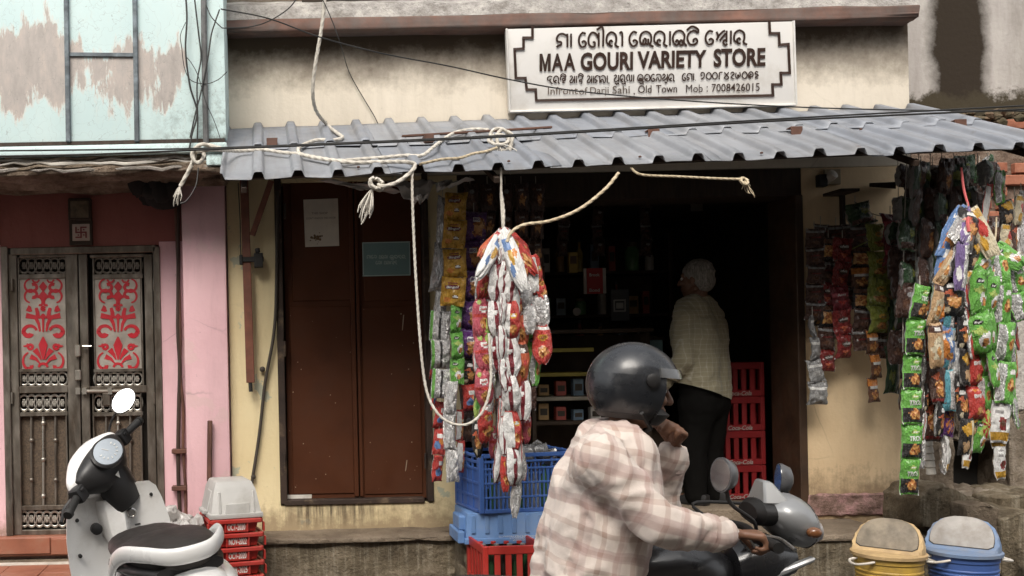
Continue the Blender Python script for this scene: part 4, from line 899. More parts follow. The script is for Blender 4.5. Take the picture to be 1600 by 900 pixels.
KINDS = {
 'bingo': ('yellow', 'foil', [('ell', -.05, .30, .62, .17, 'maroon'), ('text', 'Bingo!', -.05, .30, 1.0, .24, .06, 'white'), ('rect', -.5, .56, .3, .64, 'dkred'), ('ell', .22, -.36, .26, .11, 'brown'), ('ell', .22, -.35, .19, .08, 'white'), ('blob', -.45, -.55, .3, .18, 'orange')]),
 'bingored': ('red', 'foil', [('text', 'Bingo!', 0, .42, 1.2, .3, .16, 'white'), ('blob', 0, -.55, .55, .24, 'food'), ('tri', [(-.7, .75), (.6, .85), (-.2, .65)], 'orange')]),
 'greenblack': ('green', 'white', [('rect', -.97, -.9, .97, -.05, 'black'), ('text', 'TROS', .05, .22, 1.1, .28, .05, 'white'), ('ell', .1, .58, .35, .11, 'lime'), ('text', 'Bingo', .1, .58, .5, .1, .05, 'white'), ('blob', 0, -.42, .5, .3, 'food'), ('rect', -.97, -.97, .97, -.9, 'green')]),
 'greenchip': ('green', 'foil', [('blob', .2, -.3, .55, .35, 'white'), ('blob', .25, -.45, .3, .2, 'food'), ('ell', -.3, .5, .4, .12, 'black'), ('text', 'Bingo!', -.3, .5, .6, .13, .05, 'white'), ('tri', [(-.9, .1), (-.1, .3), (.5, .05), (-.3, -.1)], 'lime')] + BK),
 'greensilver': ('green', 'foil', [('rect', -.95, -.9, -.1, .9, 'foil'), ('blob', .45, -.1, .3, .3, 'food'), ('ell', .5, .5, .3, .12, 'white'), ('lines', -.85, -.5, -.25, .6, 8, 'grey')] + BK),
 'silver': ('foil', 'foil', [('lines', -.6, -.2, .5, .6, 6, 'grey')]), 'silverplain': ('foil', 'foil', []),
 'silverseam': ('foil', 'foil', [('rect', -.06, -.93, .06, .93, 'black'), ('rect', -.97, -.95, -.62, .95, 'green'), ('lines', .2, -.5, .8, .6, 6, 'grey')]),
 'redwhite': ('red', 'foil', [('rect', -.95, -.9, .12, .9, 'white'), ('ell', .45, .3, .32, .14, 'yellow'), ('blob', .45, -.4, .35, .25, 'food'), ('ell', .45, .3, .22, .08, 'white')] + BK),
 'redchip': ('red', 'foil', [('ell', 0, .35, .55, .17, 'yellow'), ('text', "Lay's", 0, .35, .8, .2, .04, 'dkred'), ('blob', 0, -.4, .6, .3, 'food'), ('rect', -.97, .72, .97, .88, 'white')] + BK),
 'maroonwhite': ('maroon', 'foil', [('rect', .12, -.92, .95, .92, 'white'), ('rect', -.97, -.92, -.35, .92, 'white'), ('ell', -.2, .3, .2, .12, 'white')] + BK),
 'pinkmix': ('pink', 'foil', [('blob', .1, -.4, .5, .28, 'food'), ('ell', 0, .35, .5, .16, 'white'), ('rect', -.97, -.1, .97, .05, 'red'), ('blob', -.5, .7, .3, .14, 'lime'), ('text', 'masala', 0, .35, .7, .12, .04, 'red')] + BK),
 'orangered': ('orangered', 'foil', [('rect', -.97, .45, .97, .85, 'choc'), ('ell', 0, .62, .4, .12, 'white'), ('blob', .1, -.45, .45, .3, 'food'), ('rect', .1, -.1, .6, .15, 'red')] + BK),
 'limewhite': ('lime', 'foil', [('rect', .1, -.92, .97, .92, 'foil'), ('blob', -.45, -.2, .35, .3, 'green'), ('lines', .25, -.5, .8, .5, 7, 'grey')] + BK),
 'bluewhite': ('white', 'foil', [('rect', -.6, .2, .3, .62, 'blue'), ('blob', .0, -.02, .35, .25, 'yellow'), ('blob', -.4, -.4, .3, .22, 'blue'), ('ell', .5, .1, .25, .15, 'orange')] + BK),
 'blueorange': ('blue', 'foil', [('blob', -.3, -.25, .5, .45, 'orange'), ('blob', -.4, .45, .4, .2, 'white'), ('text', 'Bingo!', .2, .6, .9, .18, .1, 'orange'), ('blob', .4, -.6, .35, .2, 'food'), ('tri', [(.1, .3), (.7, .4), (.5, -.2)], 'white')] + BK),
 'noodle': ('tan', 'foil', [('blob', 0, -.2, .7, .5, 'cream'), ('blob', 0, -.3, .4, .3, 'food'), ('rect', -.97, .55, .97, .9, 'choc'), ('ell', 0, .7, .5, .1, 'white')] + BK),
 'purple': ('purple', 'foil', [('blob', .35, -.1, .55, .6, 'food'), ('rect', -.15, .15, .5, .5, 'white'), ('text', 'BIG', .17, .32, .5, .2, .0, 'purple'), ('rect', -.97, .8, .97, .9, 'violet')] + BK),
 'sunburst': ('purple', 'foil', [('ray', .2, -.1, .12, .8, 9, 'orange'), ('ell', .2, -.1, .14, .1, 'yellow'), ('blob', -.4, .55, .4, .18, 'violet'), ('text', 'TEDHE', -.1, .7, .9, .15, .1, 'cream')] + BK),
 'redgreen': ('red', 'foil', [('ray', -.2, -.2, .1, 1.0, 8, 'lime'), ('blob', .2, .5, .4, .2, 'green')] + BK),
 'blackmix': ('black', 'foil', [('blob', .1, -.25, .6, .35, 'food'), ('ell', -.1, .5, .5, .14, 'white'), ('tri', [(-.9, .1), (-.2, .35), (.1, .0)], 'orangered'), ('blob', -.5, -.7, .3, .15, 'cream')] + BK),
 'blackyellow': ('black', 'foil', [('tri', [(-.9, .5), (.5, .9), (.9, .2), (-.2, .1)], 'yellow'), ('blob', 0, -.45, .5, .35, 'tan'), ('rect', .6, -.9, .95, .9, 'cream')] + BK),
 'violetwhite': ('violet', 'foil', [('rect', .1, -.9, .95, .9, 'foil'), ('blob', -.4, -.3, .35, .3, 'white')] + BK),
 'whiteyellow': ('white', 'foil', [('blob', .1, -.1, .42, .3, 'dkred'), ('rect', -.97, -.9, .97, -.5, 'yellow'), ('lines', -.7, .4, .6, .85, 4, 'grey'), ('blob', .1, -.05, .25, .16, 'brown')] + BK),
 'yellowred': ('cream', 'foil', [('blob', .2, .1, .5, .35, 'red'), ('blob', -.3, -.45, .4, .3, 'yellow'), ('rect', -.97, .6, .97, .9, 'yellow')] + BK),
 'teal': ('teal', 'foil', [('rect', .0, -.93, .97, .93, 'foil'), ('lines', .15, -.5, .8, .6, 8, 'grey')] + BK),
 'brownorange': ('choc', 'foil', [('blob', .1, -.1, .5, .5, 'food'), ('tri', [(-.8, .5), (.2, .85), (-.1, .3)], 'orangered'), ('rect', -.97, -.9, .97, -.7, 'dkred')] + BK),
 'redblue': ('red', 'foil', [('blob', -.2, -.3, .5, .3, 'blue'), ('ell', .1, .4, .5, .2, 'white'), ('blob', .4, .0, .3, .2, 'orange')] + BK),
 'sachetred': ('dkred', 'foil', [('ell', 0, .2, .6, .25, 'choc'), ('text', 'chilli', 0, .25, .9, .2, .05, 'white'), ('tri', [(-.5, -.3), (.5, -.3), (0, -.75)], 'orangered')]),
 'sachetblack': ('choc', 'foil', [('rect', -.97, .6, .97, .8, 'silverdim'), ('text', 'masala', 0, .1, 1.1, .2, .05, 'dkred'), ('blob', 0, -.45, .4, .2, 'brown')]),
 'sachetmaroon': ('maroon', 'foil', [('rect', -.97, .05, .97, .4, 'pink'), ('text', 'Rosy', 0, .22, 1.0, .28, .06, 'white'), ('tri', [(-.6, -.2), (.6, -.2), (0, -.75)], 'red')]),
 'sachetolive': ('olive', 'foil', [('ell', 0, .2, .45, .2, 'yellow'), ('text', 'mint', 0, .2, .6, .16, .03, 'dkgreen'), ('blob', 0, -.5, .6, .25, 'food')]),
 'sachetclear': ('black', 'black', [('rect', -.8, -.75, .8, .35, 'food'), ('rect', -.97, .5, .97, .9, 'brown')]),
 'sachetgold': ('brown', 'foil', [('rect', -.97, .35, .97, .9, 'orange'), ('rect', -.8, .1, .8, .3, 'white'), ('blob', 0, -.4, .7, .35, 'food')]),
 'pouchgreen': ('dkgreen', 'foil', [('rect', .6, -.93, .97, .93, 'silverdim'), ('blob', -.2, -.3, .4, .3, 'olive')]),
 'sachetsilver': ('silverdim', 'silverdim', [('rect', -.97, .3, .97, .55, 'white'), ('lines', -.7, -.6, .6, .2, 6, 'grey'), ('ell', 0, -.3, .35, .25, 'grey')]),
 'dimgreen': ('dkgreen', 'silverdim', [('blob', .1, .2, .4, .3, 'olive'), ('rect', -.97, -.9, .97, -.5, 'choc')]), 'dimbrown': ('choc', 'silverdim', [('blob', 0, -.2, .5, .4, 'brown'), ('ell', 0, .4, .4, .14, 'silverdim')]),  # dim kinds: the awning's shade is put into their darker colours
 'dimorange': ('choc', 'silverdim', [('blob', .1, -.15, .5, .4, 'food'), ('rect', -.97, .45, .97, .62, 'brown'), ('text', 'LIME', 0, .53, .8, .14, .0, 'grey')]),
 'flatwhite': ('white', 'white', [('lines', -.7, -.6, .7, .8, 10, 'grey'), ('rect', .78, -.95, .97, .95, 'red')]),
}
TH = {'flatwhite': .03, 'sachetsilver': .16, 'sachetred': .14, 'sachetblack': .14, 'sachetmaroon': .14, 'sachetolive': .18, 'pouchgreen': .10, 'sachetclear': .16, 'sachetgold': .16}
_pk = {}
def pk_mesh(kind, var, pinch=0.):
    if (kind, var, pinch) not in _pk:
        base, back, prints = KINDS[kind]
        _pk[kind, var, pinch] = pouch(base, back, prints, TH.get(kind, .25), (-.10, .12, .0)[var], (.10, .18, .14)[var], sum(map(ord, kind))+var*31, None, pinch)
    return _pk[kind, var, pinch]
prnd = random.Random(21)
NPK = [0]
def strip(label, pts, n, wpx, kinds, y=-1.0, yaw=0., grp='hanging strips of snack packets', jit=10, gap=.0, first=0., yawjit=None, cat='packet strip', ends=True, wt=1.0, pinch=None):
    "a hanging chain of n packets along the pixel polyline pts (top to bottom); the packets are its parts"
    P = [W(p[0], p[1], y if len(p) < 3 else p[2]) for p in pts]
    L = [0]
    for a, b_ in zip(P, P[1:]): L.append(L[-1]+(b_-a).length)
    def at(s):
        s = max(0, min(L[-1], s))
        for i in range(len(P)-1):
            if s <= L[i+1]+1e-9: return P[i].lerp(P[i+1], (s-L[i])/max(1e-9, L[i+1]-L[i]))
        return P[-1]
    t = thing('packet_strip', label, cat, P[0], grp)
    step = L[-1]/n
    for k in range(n):
        a, b_ = at(k*step), at((k+1)*step); c = (a+b_)/2; d = (a-b_)
        kd = kinds[k % len(kinds)]; w_ = PX(wpx, c.y)*prnd.uniform(.93, 1.07)*lerp(1, wt, k/max(1, n-1))
        o = bpy.data.objects.new('packet', pk_mesh(kd, prnd.randrange(3), pinch if pinch is not None else (.70 if grp == GB else (.30 if grp == GD else .25 if grp == GE else .12 if grp == GA else 0.)))); C.objects.link(o); o.parent = t; NPK[0] += 1
        yw_ = R(yaw[k % len(yaw)] if isinstance(yaw, (list, tuple)) else yaw)+R(prnd.uniform(-jit, jit))
        if grp == GE: yw_ += R(prnd.uniform(-50, 50)); c = c+V(prnd.uniform(-.025, .025), prnd.uniform(-.06, .06), prnd.uniform(-.03, .03)); w_ *= prnd.uniform(.95, 1.4); d = d*prnd.uniform(.8, 1.25)
        if grp in (GB, GD) and jit >= 10: yw_ += R(prnd.uniform(-22, 22)); d = d*(1.10 if grp == GB else 1.05)
        zax = d.normalized()
        base = V(0, 0, 1).rotation_difference(zax).to_matrix() @ Matrix.Rotation(yw_, 3, 'Z') @ Matrix.Rotation(R(prnd.uniform(-7, 7)), 3, 'X') @ Matrix.Rotation(R(prnd.uniform(-5, 5)*(0 if jit <= 4 else 1)), 3, 'Y')
        o.matrix_basis = Matrix.Translation(c-P[0]+V(prnd.uniform(-.006, .006), prnd.uniform(-.012, .012), 0)) @ base.to_4x4() @ Matrix.Diagonal((w_, w_, d.length*(1.04-gap), 1))
    b = MB(); b.tube([P[0]+V(0, .012, .05 if ends else .0)]+[at(s)+V(0, .012, 0) for s in [step*k for k in range(n+1)][:-1]], .0022, 5); b.build('string', M_rope, t)
    return t
GA, GB, GC, GD, GE = 'snack strips at the left door jamb', 'snack strips in the central bunch', 'sachet strips on the ochre pier', 'snack strips in the right hand bunch', 'strips in the shade behind the right bunch'
# --- left door jamb (left to right)
YJ = -.42
strip('silver backed packet strip, leftmost at the top beside the brown door', [(692, 308), (688, 420), (686, 530)], 3, 30, ['silverplain'], YJ, [35, 200, 30], GA)
strip('yellow packet strip with maroon ovals beside the brown door', [(715, 300), (712, 345), (709, 420), (706, 478)], 4, 40, ['bingo'], YJ-.12, [-14, -18, -10, -16], GA, jit=5)
strip('row of three white packets with black seams and green edges beside the brown door', [(689, 486), (689, 530), (689, 576), (690, 622)], 3, 33, ['silverseam'], YJ-.06, [-6, 0, 6], GA, jit=5)
strip('bright green strip hanging just right of the seamed white packets', [(712, 478), (711, 520), (714, 558), (714, 600)], 3, 26, ['greenchip'], YJ-.1, [40, 10, -10], GA)
strip('purple packet strip with orange pictures between the yellow strip and the central bunch', [(741, 330), (739, 400), (736, 480), (733, 560)], 5, 44, ['purple'], YJ-.05, -12, GA)
strip('dark packets hanging below the purple strip', [(731, 560), (733, 606), (733, 642)], 2, 26, ['blackmix', 'redblue'], YJ-.02, 20, GA)
strip('long silver strip ending in a pointed packet left of the blue crate', [(704, 596), (702, 650), (704, 700), (707, 752)], 3, 25, ['silverplain'], YJ-.12, [20, 190, 15], GA)
strip('red and blue packet strip lowest beside the brown door', [(690, 628), (686, 680), (683, 752)], 3, 24, ['redblue'], YJ, [30, -20, 40], GA)
strip('narrow red strip between the silver strip and the dark shop', [(720, 640), (719, 690), (718, 738)], 2, 18, ['redwhite'], YJ, 30, GA)
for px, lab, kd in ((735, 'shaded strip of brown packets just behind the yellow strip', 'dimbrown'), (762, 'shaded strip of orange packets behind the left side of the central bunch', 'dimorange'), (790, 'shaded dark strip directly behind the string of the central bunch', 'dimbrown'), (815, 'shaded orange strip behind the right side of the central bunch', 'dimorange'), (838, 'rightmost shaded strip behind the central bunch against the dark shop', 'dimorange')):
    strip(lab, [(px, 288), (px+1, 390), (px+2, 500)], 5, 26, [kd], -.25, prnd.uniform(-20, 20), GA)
strip('thin red edged strip hugging the brown door frame', [(679, 545), (677, 600), (678, 640)], 2, 14, ['redblue'], YJ+.05, 40, GA)
# --- central bunch: every strip starts at the tied string
AP = (787, 364)
YC = -1.12
def cb(label, mid, end, n, w, kinds, yaw, dy=0., **kw): return strip(label, [AP+(YC-.02,)]+[m+(YC+dy,) for m in mid]+[end+(YC+dy,)], n+(1 if n >= 3 else 0), w*.88, kinds, YC, yaw, GB, **kw)
cb('blue and white packet tilted left at the crown of the central bunch', [], (744, 430), 1, 34, ['bluewhite'], 12, -.14)
cb('blue and white packet tilted right at the crown of the central bunch', [], (816, 446), 1, 32, ['bluewhite'], -18, -.15)
cb('maroon and white packet leaning left below the crown of the central bunch', [(779, 395)], (764, 446), 1, 34, ['maroonwhite'], 10, -.04)
cb('green packet at the right shoulder of the central bunch', [], (822, 404), 1, 28, ['greenchip'], 20, -.04)
cb('orange packet at the left shoulder of the central bunch', [], (752, 400), 1, 28, ['orangered'], -20, -.04)
cb('red packet over the green one at the right shoulder of the central bunch', [], (836, 424), 1, 30, ['redchip'], 10, -.06)
cb('outer left red strip of the central bunch running down to the pink packets', [(756, 408), (751, 470), (755, 560), (757, 640)], (757, 690), 5, 38, ['redchip', 'redchip', 'pinkmix', 'pinkmix', 'pinkmix'], [15, 20, -10, 5, -5], -.02)
cb('maroon and white strip left of the centre of the bunch', [(778, 420), (772, 480), (775, 530)], (780, 580), 3, 40, ['maroonwhite'], [-10, 15, -5], -.05)
cb('lime and silver strip beside the hanging rope in the bunch', [(772, 480), (763, 560), (766, 620)], (762, 664), 4, 27, ['limewhite'], [200, 10, 0, 0], -.02)
cb('longest white and maroon strip down the middle of the bunch', [(795, 420), (796, 500), (797, 600), (800, 700)], (799, 756), 6, 40, ['maroonwhite', 'maroonwhite', 'redwhite'], [0, 10, -15, 10, 0, 12], -.06)
cb('orange red strip right of the middle of the bunch', [(808, 440), (814, 520), (818, 590)], (818, 655), 4, 34, ['maroonwhite', 'redwhite', 'orangered', 'orangered'], [10, -10, 0, 5], -.03)
cb('outer right red and white strip of the bunch above the dark shop', [(826, 400), (840, 460), (846, 510)], (845, 566), 3, 38, ['redchip', 'redwhite', 'redwhite'], [20, 0, 185], -.02)
cb('green strip tucked inside the right edge of the bunch', [(818, 420), (832, 500)], (828, 575), 3, 28, ['greenchip'], [30, 20, 40], .04)
cb('red and silver strip low in the bunch left of its white tail', [(784, 500), (788, 600), (783, 680)], (779, 752), 5, 30, ['maroonwhite', 'redwhite', 'redwhite', 'redwhite', 'redwhite'], [30, 20, 10, -5, 10], .0)
cb('silver and red strip low in the bunch ending above the blue crate', [(806, 480), (808, 600), (812, 690)], (815, 748), 6, 28, ['redwhite', 'maroonwhite', 'redwhite'], [190, 20, 15, 200, 10, 20], .03)
cb('flat white wrapper tail hanging lowest in front of the blue crate', [(800, 600), (807, 700), (808, 754)], (808, 806), 6, 22, ['silver', 'silver', 'redwhite', 'redwhite', 'silver', 'flatwhite'], [10, 190, 5, 10, 0, 2], -.04)
cb('pair of small lime packets hanging below the looped rope', [(752, 560), (746, 620), (745, 665)], (744, 712), 5, 22, ['blackmix', 'pinkmix', 'limewhite', 'limewhite', 'limewhite'], [10, 0, 10, 20, 0], .06)
cb('yellow and white packet hanging lowest left of the red strips', [(764, 600), (768, 664)], (769, 714), 6, 22, ['pinkmix', 'blackmix', 'brownorange', 'redchip', 'pinkmix', 'yellowred'], [10, 20, 10, 0, 20, 10], .07)
cb('multicoloured strip at the far right edge low in the bunch', [(818, 500), (822, 640)], (823, 690), 5, 26, ['pinkmix', 'orangered', 'orangered', 'pinkmix', 'pinkmix'], 20, .05)
for lab, mid, end, n, w, kinds, yaw, dy in (
 ('thin maroon and white strip just left of the middle of the central bunch', [(784, 430), (785, 520)], (787, 610), 4, 26, ['maroonwhite'], [60, 30, 50, 20], -.08),
 ('pink and silver strip behind the left red strip of the central bunch', [(764, 420), (762, 520)], (764, 600), 4, 26, ['pinkmix', 'silverplain', 'pinkmix', 'redwhite'], [50, 200, 20, 40], .0),
 ('silver backed strip at the right shoulder of the central bunch', [(812, 400), (824, 470)], (828, 520), 3, 28, ['redchip', 'redwhite', 'redwhite'], [160, 30, 190], -.05),
 ('red strip showing between the white strips low in the central bunch', [(796, 480), (790, 600)], (791, 720), 6, 24, ['redwhite', 'maroonwhite', 'redchip'], [40, 60, 10, 50, 30, 20], .01),
 ('maroon and silver strip at the right of the central bunch', [(806, 410), (808, 470)], (806, 540), 3, 25, ['maroonwhite', 'silverplain', 'redwhite'], [30, 20, 50], -.06),
 ('short yellow and white strip at the right edge of the central bunch', [(822, 420), (838, 470)], (842, 510), 3, 24, ['yellowred', 'redchip', 'greenchip'], [40, 180, 30], .02),
 ('dark red strip hidden deep in the left of the central bunch', [(756, 440), (748, 540)], (748, 640), 5, 24, ['redblue', 'purple', 'brownorange'], [30, 50, 0, 20, 40], .05),
 ('silver strip hidden deep in the right of the central bunch', [(820, 470), (824, 580)], (822, 650), 5, 22, ['redwhite', 'redwhite'], [200, 20, 170, 30, 0], .04),
 ('red and silver strip along the right edge of the bunch above the dark shop', [(832, 410), (848, 470)], (850, 560), 4, 26, ['redwhite', 'silverplain', 'redchip', 'redwhite'], [40, 190, 20, 50], .0),
 ('thin green edged silver strip at the right middle of the bunch', [(822, 410), (834, 480)], (838, 600), 4, 22, ['greensilver', 'redchip', 'redwhite', 'greensilver'], [30, 60, 20, 40], .03),
 ('silver strip along the left edge of the bunch', [(758, 404), (746, 460)], (746, 580), 4, 24, ['redwhite', 'redwhite', 'silverplain', 'pinkmix'], [30, 170, 50, 20], .01),
 ('white and red strip left of the lowest white tail', [(790, 480), (788, 620)], (787, 765), 6, 22, ['redchip', 'redwhite', 'maroonwhite'], [20, 60, 10, 200, 40, 20], -.05),
 ('narrow red and silver strip third from the right low in the bunch', [(800, 560), (806, 640)], (805, 735), 5, 22, ['redwhite', 'redwhite', 'redwhite', 'redwhite', 'redwhite'], [60, 20, 40, 10, 200], -.02)):
    cb(lab, mid, end, n, w, kinds, yaw, dy)
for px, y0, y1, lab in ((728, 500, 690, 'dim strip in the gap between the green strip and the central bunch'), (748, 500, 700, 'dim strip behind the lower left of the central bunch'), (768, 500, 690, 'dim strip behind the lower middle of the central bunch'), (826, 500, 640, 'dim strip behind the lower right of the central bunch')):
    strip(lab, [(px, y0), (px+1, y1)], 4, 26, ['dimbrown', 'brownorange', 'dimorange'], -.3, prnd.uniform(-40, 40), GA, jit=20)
# --- sachets on the ochre pier
YM = -.17
def ms(label, pts, n, w, kinds, yaw=0, dy=0., **kw): return strip(label, pts, n, w*1.12, kinds, YM+dy, yaw, GC, **kw)
ms('leftmost black and red sachet strip on the pier beside the dark doorway', [(1274, 358), (1273, 500)], 5, 25, ['sachetblack'], -10)
ms('narrow silver sachet strip hanging lowest beside the dark doorway', [(1271, 492), (1274, 560), (1280, 632)], 4, 22, ['sachetsilver'], [60, 30, 15, 0], -.02, wt=1.35)
ms('sachet strip with red chilli labels second from the dark doorway', [(1296, 372), (1292, 480), (1291, 580)], 6, 27, ['sachetclear', 'sachetblack', 'sachetred'], 5)
ms('red sachet strip with a bright lowest packet near the left of the pier', [(1318, 372), (1311, 440), (1320, 560)], 5, 29, ['sachetred', 'sachetred', 'sachetmaroon'], 8, -.02)
ms('dark sachet strip in the middle of the pier group', [(1344, 352), (1346, 450), (1348, 548)], 6, 29, ['sachetblack', 'sachetclear', 'sachetgold', 'sachetclear', 'sachetblack', 'sachetblack'], -5)
ms('olive green packet strip in the middle of the pier group', [(1370, 350), (1372, 430), (1372, 520)], 4, 33, ['sachetolive'], 6, -.03)
ms('maroon and pink packet strip top right of the pier group', [(1393, 334), (1394, 380), (1392, 424)], 2, 32, ['sachetmaroon'], 8, -.04)
ms('brown snack strip hanging below the olive packets', [(1362, 515), (1365, 570), (1365, 628)], 3, 21, ['sachetgold'], 10, -.02)
ms('tall dark green pouches at the right of the pier', [(1398, 470), (1396, 545), (1391, 614)], 2, 25, ['pouchgreen'], 15, -.02)
ms('shaded dark sachet strip between the olive and red ones', [(1330, 350), (1329, 480)], 4, 24, ['sachetblack'], 0, .04)
ms('olive and clear sachets right of the maroon strip', [(1408, 392), (1408, 440), (1407, 500)], 3, 22, ['sachetolive', 'dimgreen'], 25, .0)
ms('dim dark red strip hanging at the right edge of the pier', [(1421, 400), (1419, 520), (1414, 640)], 5, 22, ['dimbrown', 'brownorange'], 30, -.04)
ms('dark strip tucked between the two leftmost sachet strips', [(1284, 350), (1283, 510)], 6, 25, ['sachetblack', 'sachetclear'], 12, .06)
ms('dark strip behind the red sachets', [(1308, 352), (1306, 530)], 6, 26, ['sachetblack', 'dimbrown'], -12, .07)
ms('brown sachet strip behind the middle of the pier group', [(1358, 345), (1357, 540)], 7, 26, ['sachetclear', 'sachetblack', 'dimbrown'], 8, .05)
ms('dim green strip at the right of the olive packets', [(1384, 400), (1382, 545)], 4, 26, ['dimgreen', 'sachetolive'], 10, .04)
ms('dark packets folded over the rod at the top of the pier group', [(1338, 318), (1345, 352)], 1, 40, ['dimgreen'], 10, -.02)
ms('dark tall strip between the brown snacks and the green pouches', [(1378, 460), (1380, 560)], 3, 24, ['sachetblack'], -10, .02)
b = MB(); P = [W(1395, 431, YM-.06), W(1425, 425, YM-.06), W(1424, 418, YM-.055), W(1394, 423, YM-.055)]; b.add(P+[p+V(0, .003, 0) for p in P], [(0, 1, 2, 3), (7, 6, 5, 4), (0, 4, 5, 1), (1, 5, 6, 2), (2, 6, 7, 3), (3, 7, 4, 0)]); single('card', b, M_white, 'small white card hanging among the olive sachets', 'card', smooth=0)
for k, (a, c_, d) in enumerate((((1335, 315), (1390, 340), 'thin sagging wire the sachet strips hang from'), ((1325, 392), (1408, 352), 'bent thin stick holding the sachet strips'))):
    b = MB(); b.tube(spline([W(*a, YM), W((a[0]+c_[0])/2, (a[1]+c_[1])/2+6*(1-k), YM-.02), W(*c_, YM)], 6), .004 if k else .0025, 5); single('hanging_rod', b, M_wire if not k else mat('green_stick', (.24, .27, .08), .6), d, 'rod')
b = MB(); bx(b, 1314, 294, 1344, 299, YM-.02, 0); bx(b, 1316, 299, 1322, 392, -.05, -.02); single('wall_bracket', b, M_wdark, 'dark angled wooden bracket on the ochre pier above the sachets', 'bracket', bevel=.003)
b = MB(); b.loft([[V(*p) for p in ring] for ring in ([W(1358, 286, -.3), W(1358, 292, -.3), W(1358, 292, -.02), W(1358, 286, -.02)], [W(1400, 284, -.3), W(1400, 295, -.3), W(1400, 295, -.02), W(1400, 284, -.02)])]); single('wall_bracket', b, M_wdark, 'short dark plank sticking out at the top of the ochre pier', 'bracket', bevel=.003)
lampb = thing('lamp_holder', 'white tilted lamp fitting on a square plate at the top of the ochre pier', 'lamp fitting', W(1300, 290, -.03))
b = MB(); bx(b, 1288, 264, 1314, 288, -.022, -.004); b.build('plate', mat('yellowed_plastic', (.34, .27, .17), .5), lampb, bevel=.003)
b = MB(); M_ = Matrix.Rotation(R(60), 3, 'X') @ Matrix.Rotation(R(20), 3, 'Y'); b.lathe([(.025, -.05), (.03, 0), (.03, .03), (.02, .035)], W(1297, 276, -.06), 14, 0, M_); b.build('socket', mat('lamp_white', (.52, .48, .42), .5), lampb)
b = MB(); bx(b, 1281, 272, 1294, 291, -.07, -.02); b.build('switch_box', M_black, lampb, bevel=.004)
# --- right hand bunch
YR_ = -1.08
A1, A2 = (1514, 330), (1553, 386)
def rb_(label, A, mid, end, n, w, kinds, yaw, dy=0., **kw):
    return strip(label, ([A+(YR_-.02,)] if A else [])+[m+(YR_+dy,) for m in mid]+[end+(YR_+dy,)], n, w*(.92 if w > 22 and 'pinch' not in kw else 1), kinds, YR_, yaw, GD, **kw)
rb_('long bright green and black packet strip hanging lowest in front of the pier edge', None, [(1440, 446), (1430, 500), (1427, 560), (1422, 660)], (1420, 772), 6, 33, ['greenblack'], [20, 8, 5, 3, 0, -3], -.02, jit=4, pinch=.05)
rb_('blue and orange packet strip at the left of the right bunch', A1, [(1488, 365), (1470, 420), (1468, 500)], (1473, 570), 4, 40, ['blueorange'], [-30, -15, 0, 5], -.03)
rb_('noodle coloured strip overlapping the blue strip', A1, [(1500, 380), (1466, 450), (1455, 510)], (1462, 572), 4, 30, ['blackmix', 'noodle', 'noodle', 'noodle'], [10, 0, 0, 0], -.07)
rb_('black and orange packets down the middle of the right bunch', A1, [(1497, 390), (1489, 440)], (1491, 492), 3, 42, ['blackmix'], [0, 12, -10], -.08)
rb_('violet and silver packet strip near the top of the right bunch', A1, [(1506, 370), (1500, 410)], (1497, 452), 2, 26, ['violetwhite'], [20, -10], -.11)
rb_('white packet fanned left at the top of the right bunch', A1, [], (1483, 372), 1, 26, ['silver'], 10, -.10)
rb_('yellow and red packet fanned right at the top of the right bunch', A1, [(1524, 345)], (1552, 398), 1, 30, ['yellowred'], -10, -.11)
rb_('yellow and red strip dropping behind the green crown', A1, [(1524, 365), (1516, 420)], (1510, 472), 3, 26, ['yellowred', 'blackyellow'], 10, -.06)
rb_('teal and silver strip of narrow packets in the right bunch', A1, [(1490, 420), (1483, 470), (1484, 540)], (1486, 642), 5, 22, ['teal'], [0, 5, 0, 3, 0], -.05, jit=4, pinch=.05)
rb_('black and yellow strip between the teal and red packets', A1, [(1505, 430), (1502, 520), (1505, 620)], (1506, 710), 7, 26, ['blackyellow', 'blackmix'], [20, 0, 30, 10, 20, 0, 10], -.04)
rb_('dark brown and orange strip behind the noodle packets', A1, [(1470, 420), (1457, 570)], (1456, 688), 6, 40, ['brownorange'], 15, .05)
rb_('purple sunburst packet strip at the lower middle of the right bunch', A1, [(1482, 470), (1480, 600)], (1476, 738), 7, 28, ['brownorange', 'blackmix', 'brownorange', 'sunburst', 'sunburst', 'sunburst', 'whiteyellow'], [10, 0, 10, 0, -5, 5, 60], .03)
rb_('narrow silver and dark strip right of the long green strip', None, [(1444, 470), (1443, 600)], (1440, 730), 6, 15, ['blackmix', 'redwhite', 'silver'], 40, .03)
rb_('broad green strip at the left of the green crown', A2, [(1530, 410), (1523, 450)], (1531, 552), 3, 40, ['greenchip'], [-10, 5, 0], -.08)
rb_('narrow green strip second in the green crown', A2, [(1546, 420), (1546, 500)], (1551, 604), 4, 25, ['greenchip'], [10, 0, -10, 12], -.07)
rb_('long silver and green strip hanging from the green crown', A2, [(1562, 420), (1567, 480), (1569, 580)], (1563, 690), 5, 33, ['greensilver', 'greensilver', 'greensilver', 'greensilver', 'whiteyellow'], [10, -5, 0, 5, 0], -.06)
rb_('green and silver packet fanned right in the green crown', A2, [], (1596, 416), 1, 36, ['greenchip'], 5, -.09)
rb_('right edge silver and green strip of the green crown', A2, [(1588, 420), (1590, 450)], (1596, 500), 3, 34, ['greensilver'], [30, 0, 5], -.05)
rb_('bright red packet strip with white script below the green crown', None, [(1516, 500), (1521, 560)], (1526, 655), 3, 32, ['bingored'], [15, 10, 0], -.04, jit=4, pinch=.05)
rb_('thin red strip running down the middle of the right bunch', None, [(1508, 400), (1510, 480)], (1519, 560), 4, 16, ['red_strip' if 'red_strip' in KINDS else 'redchip'], 50, -.07)
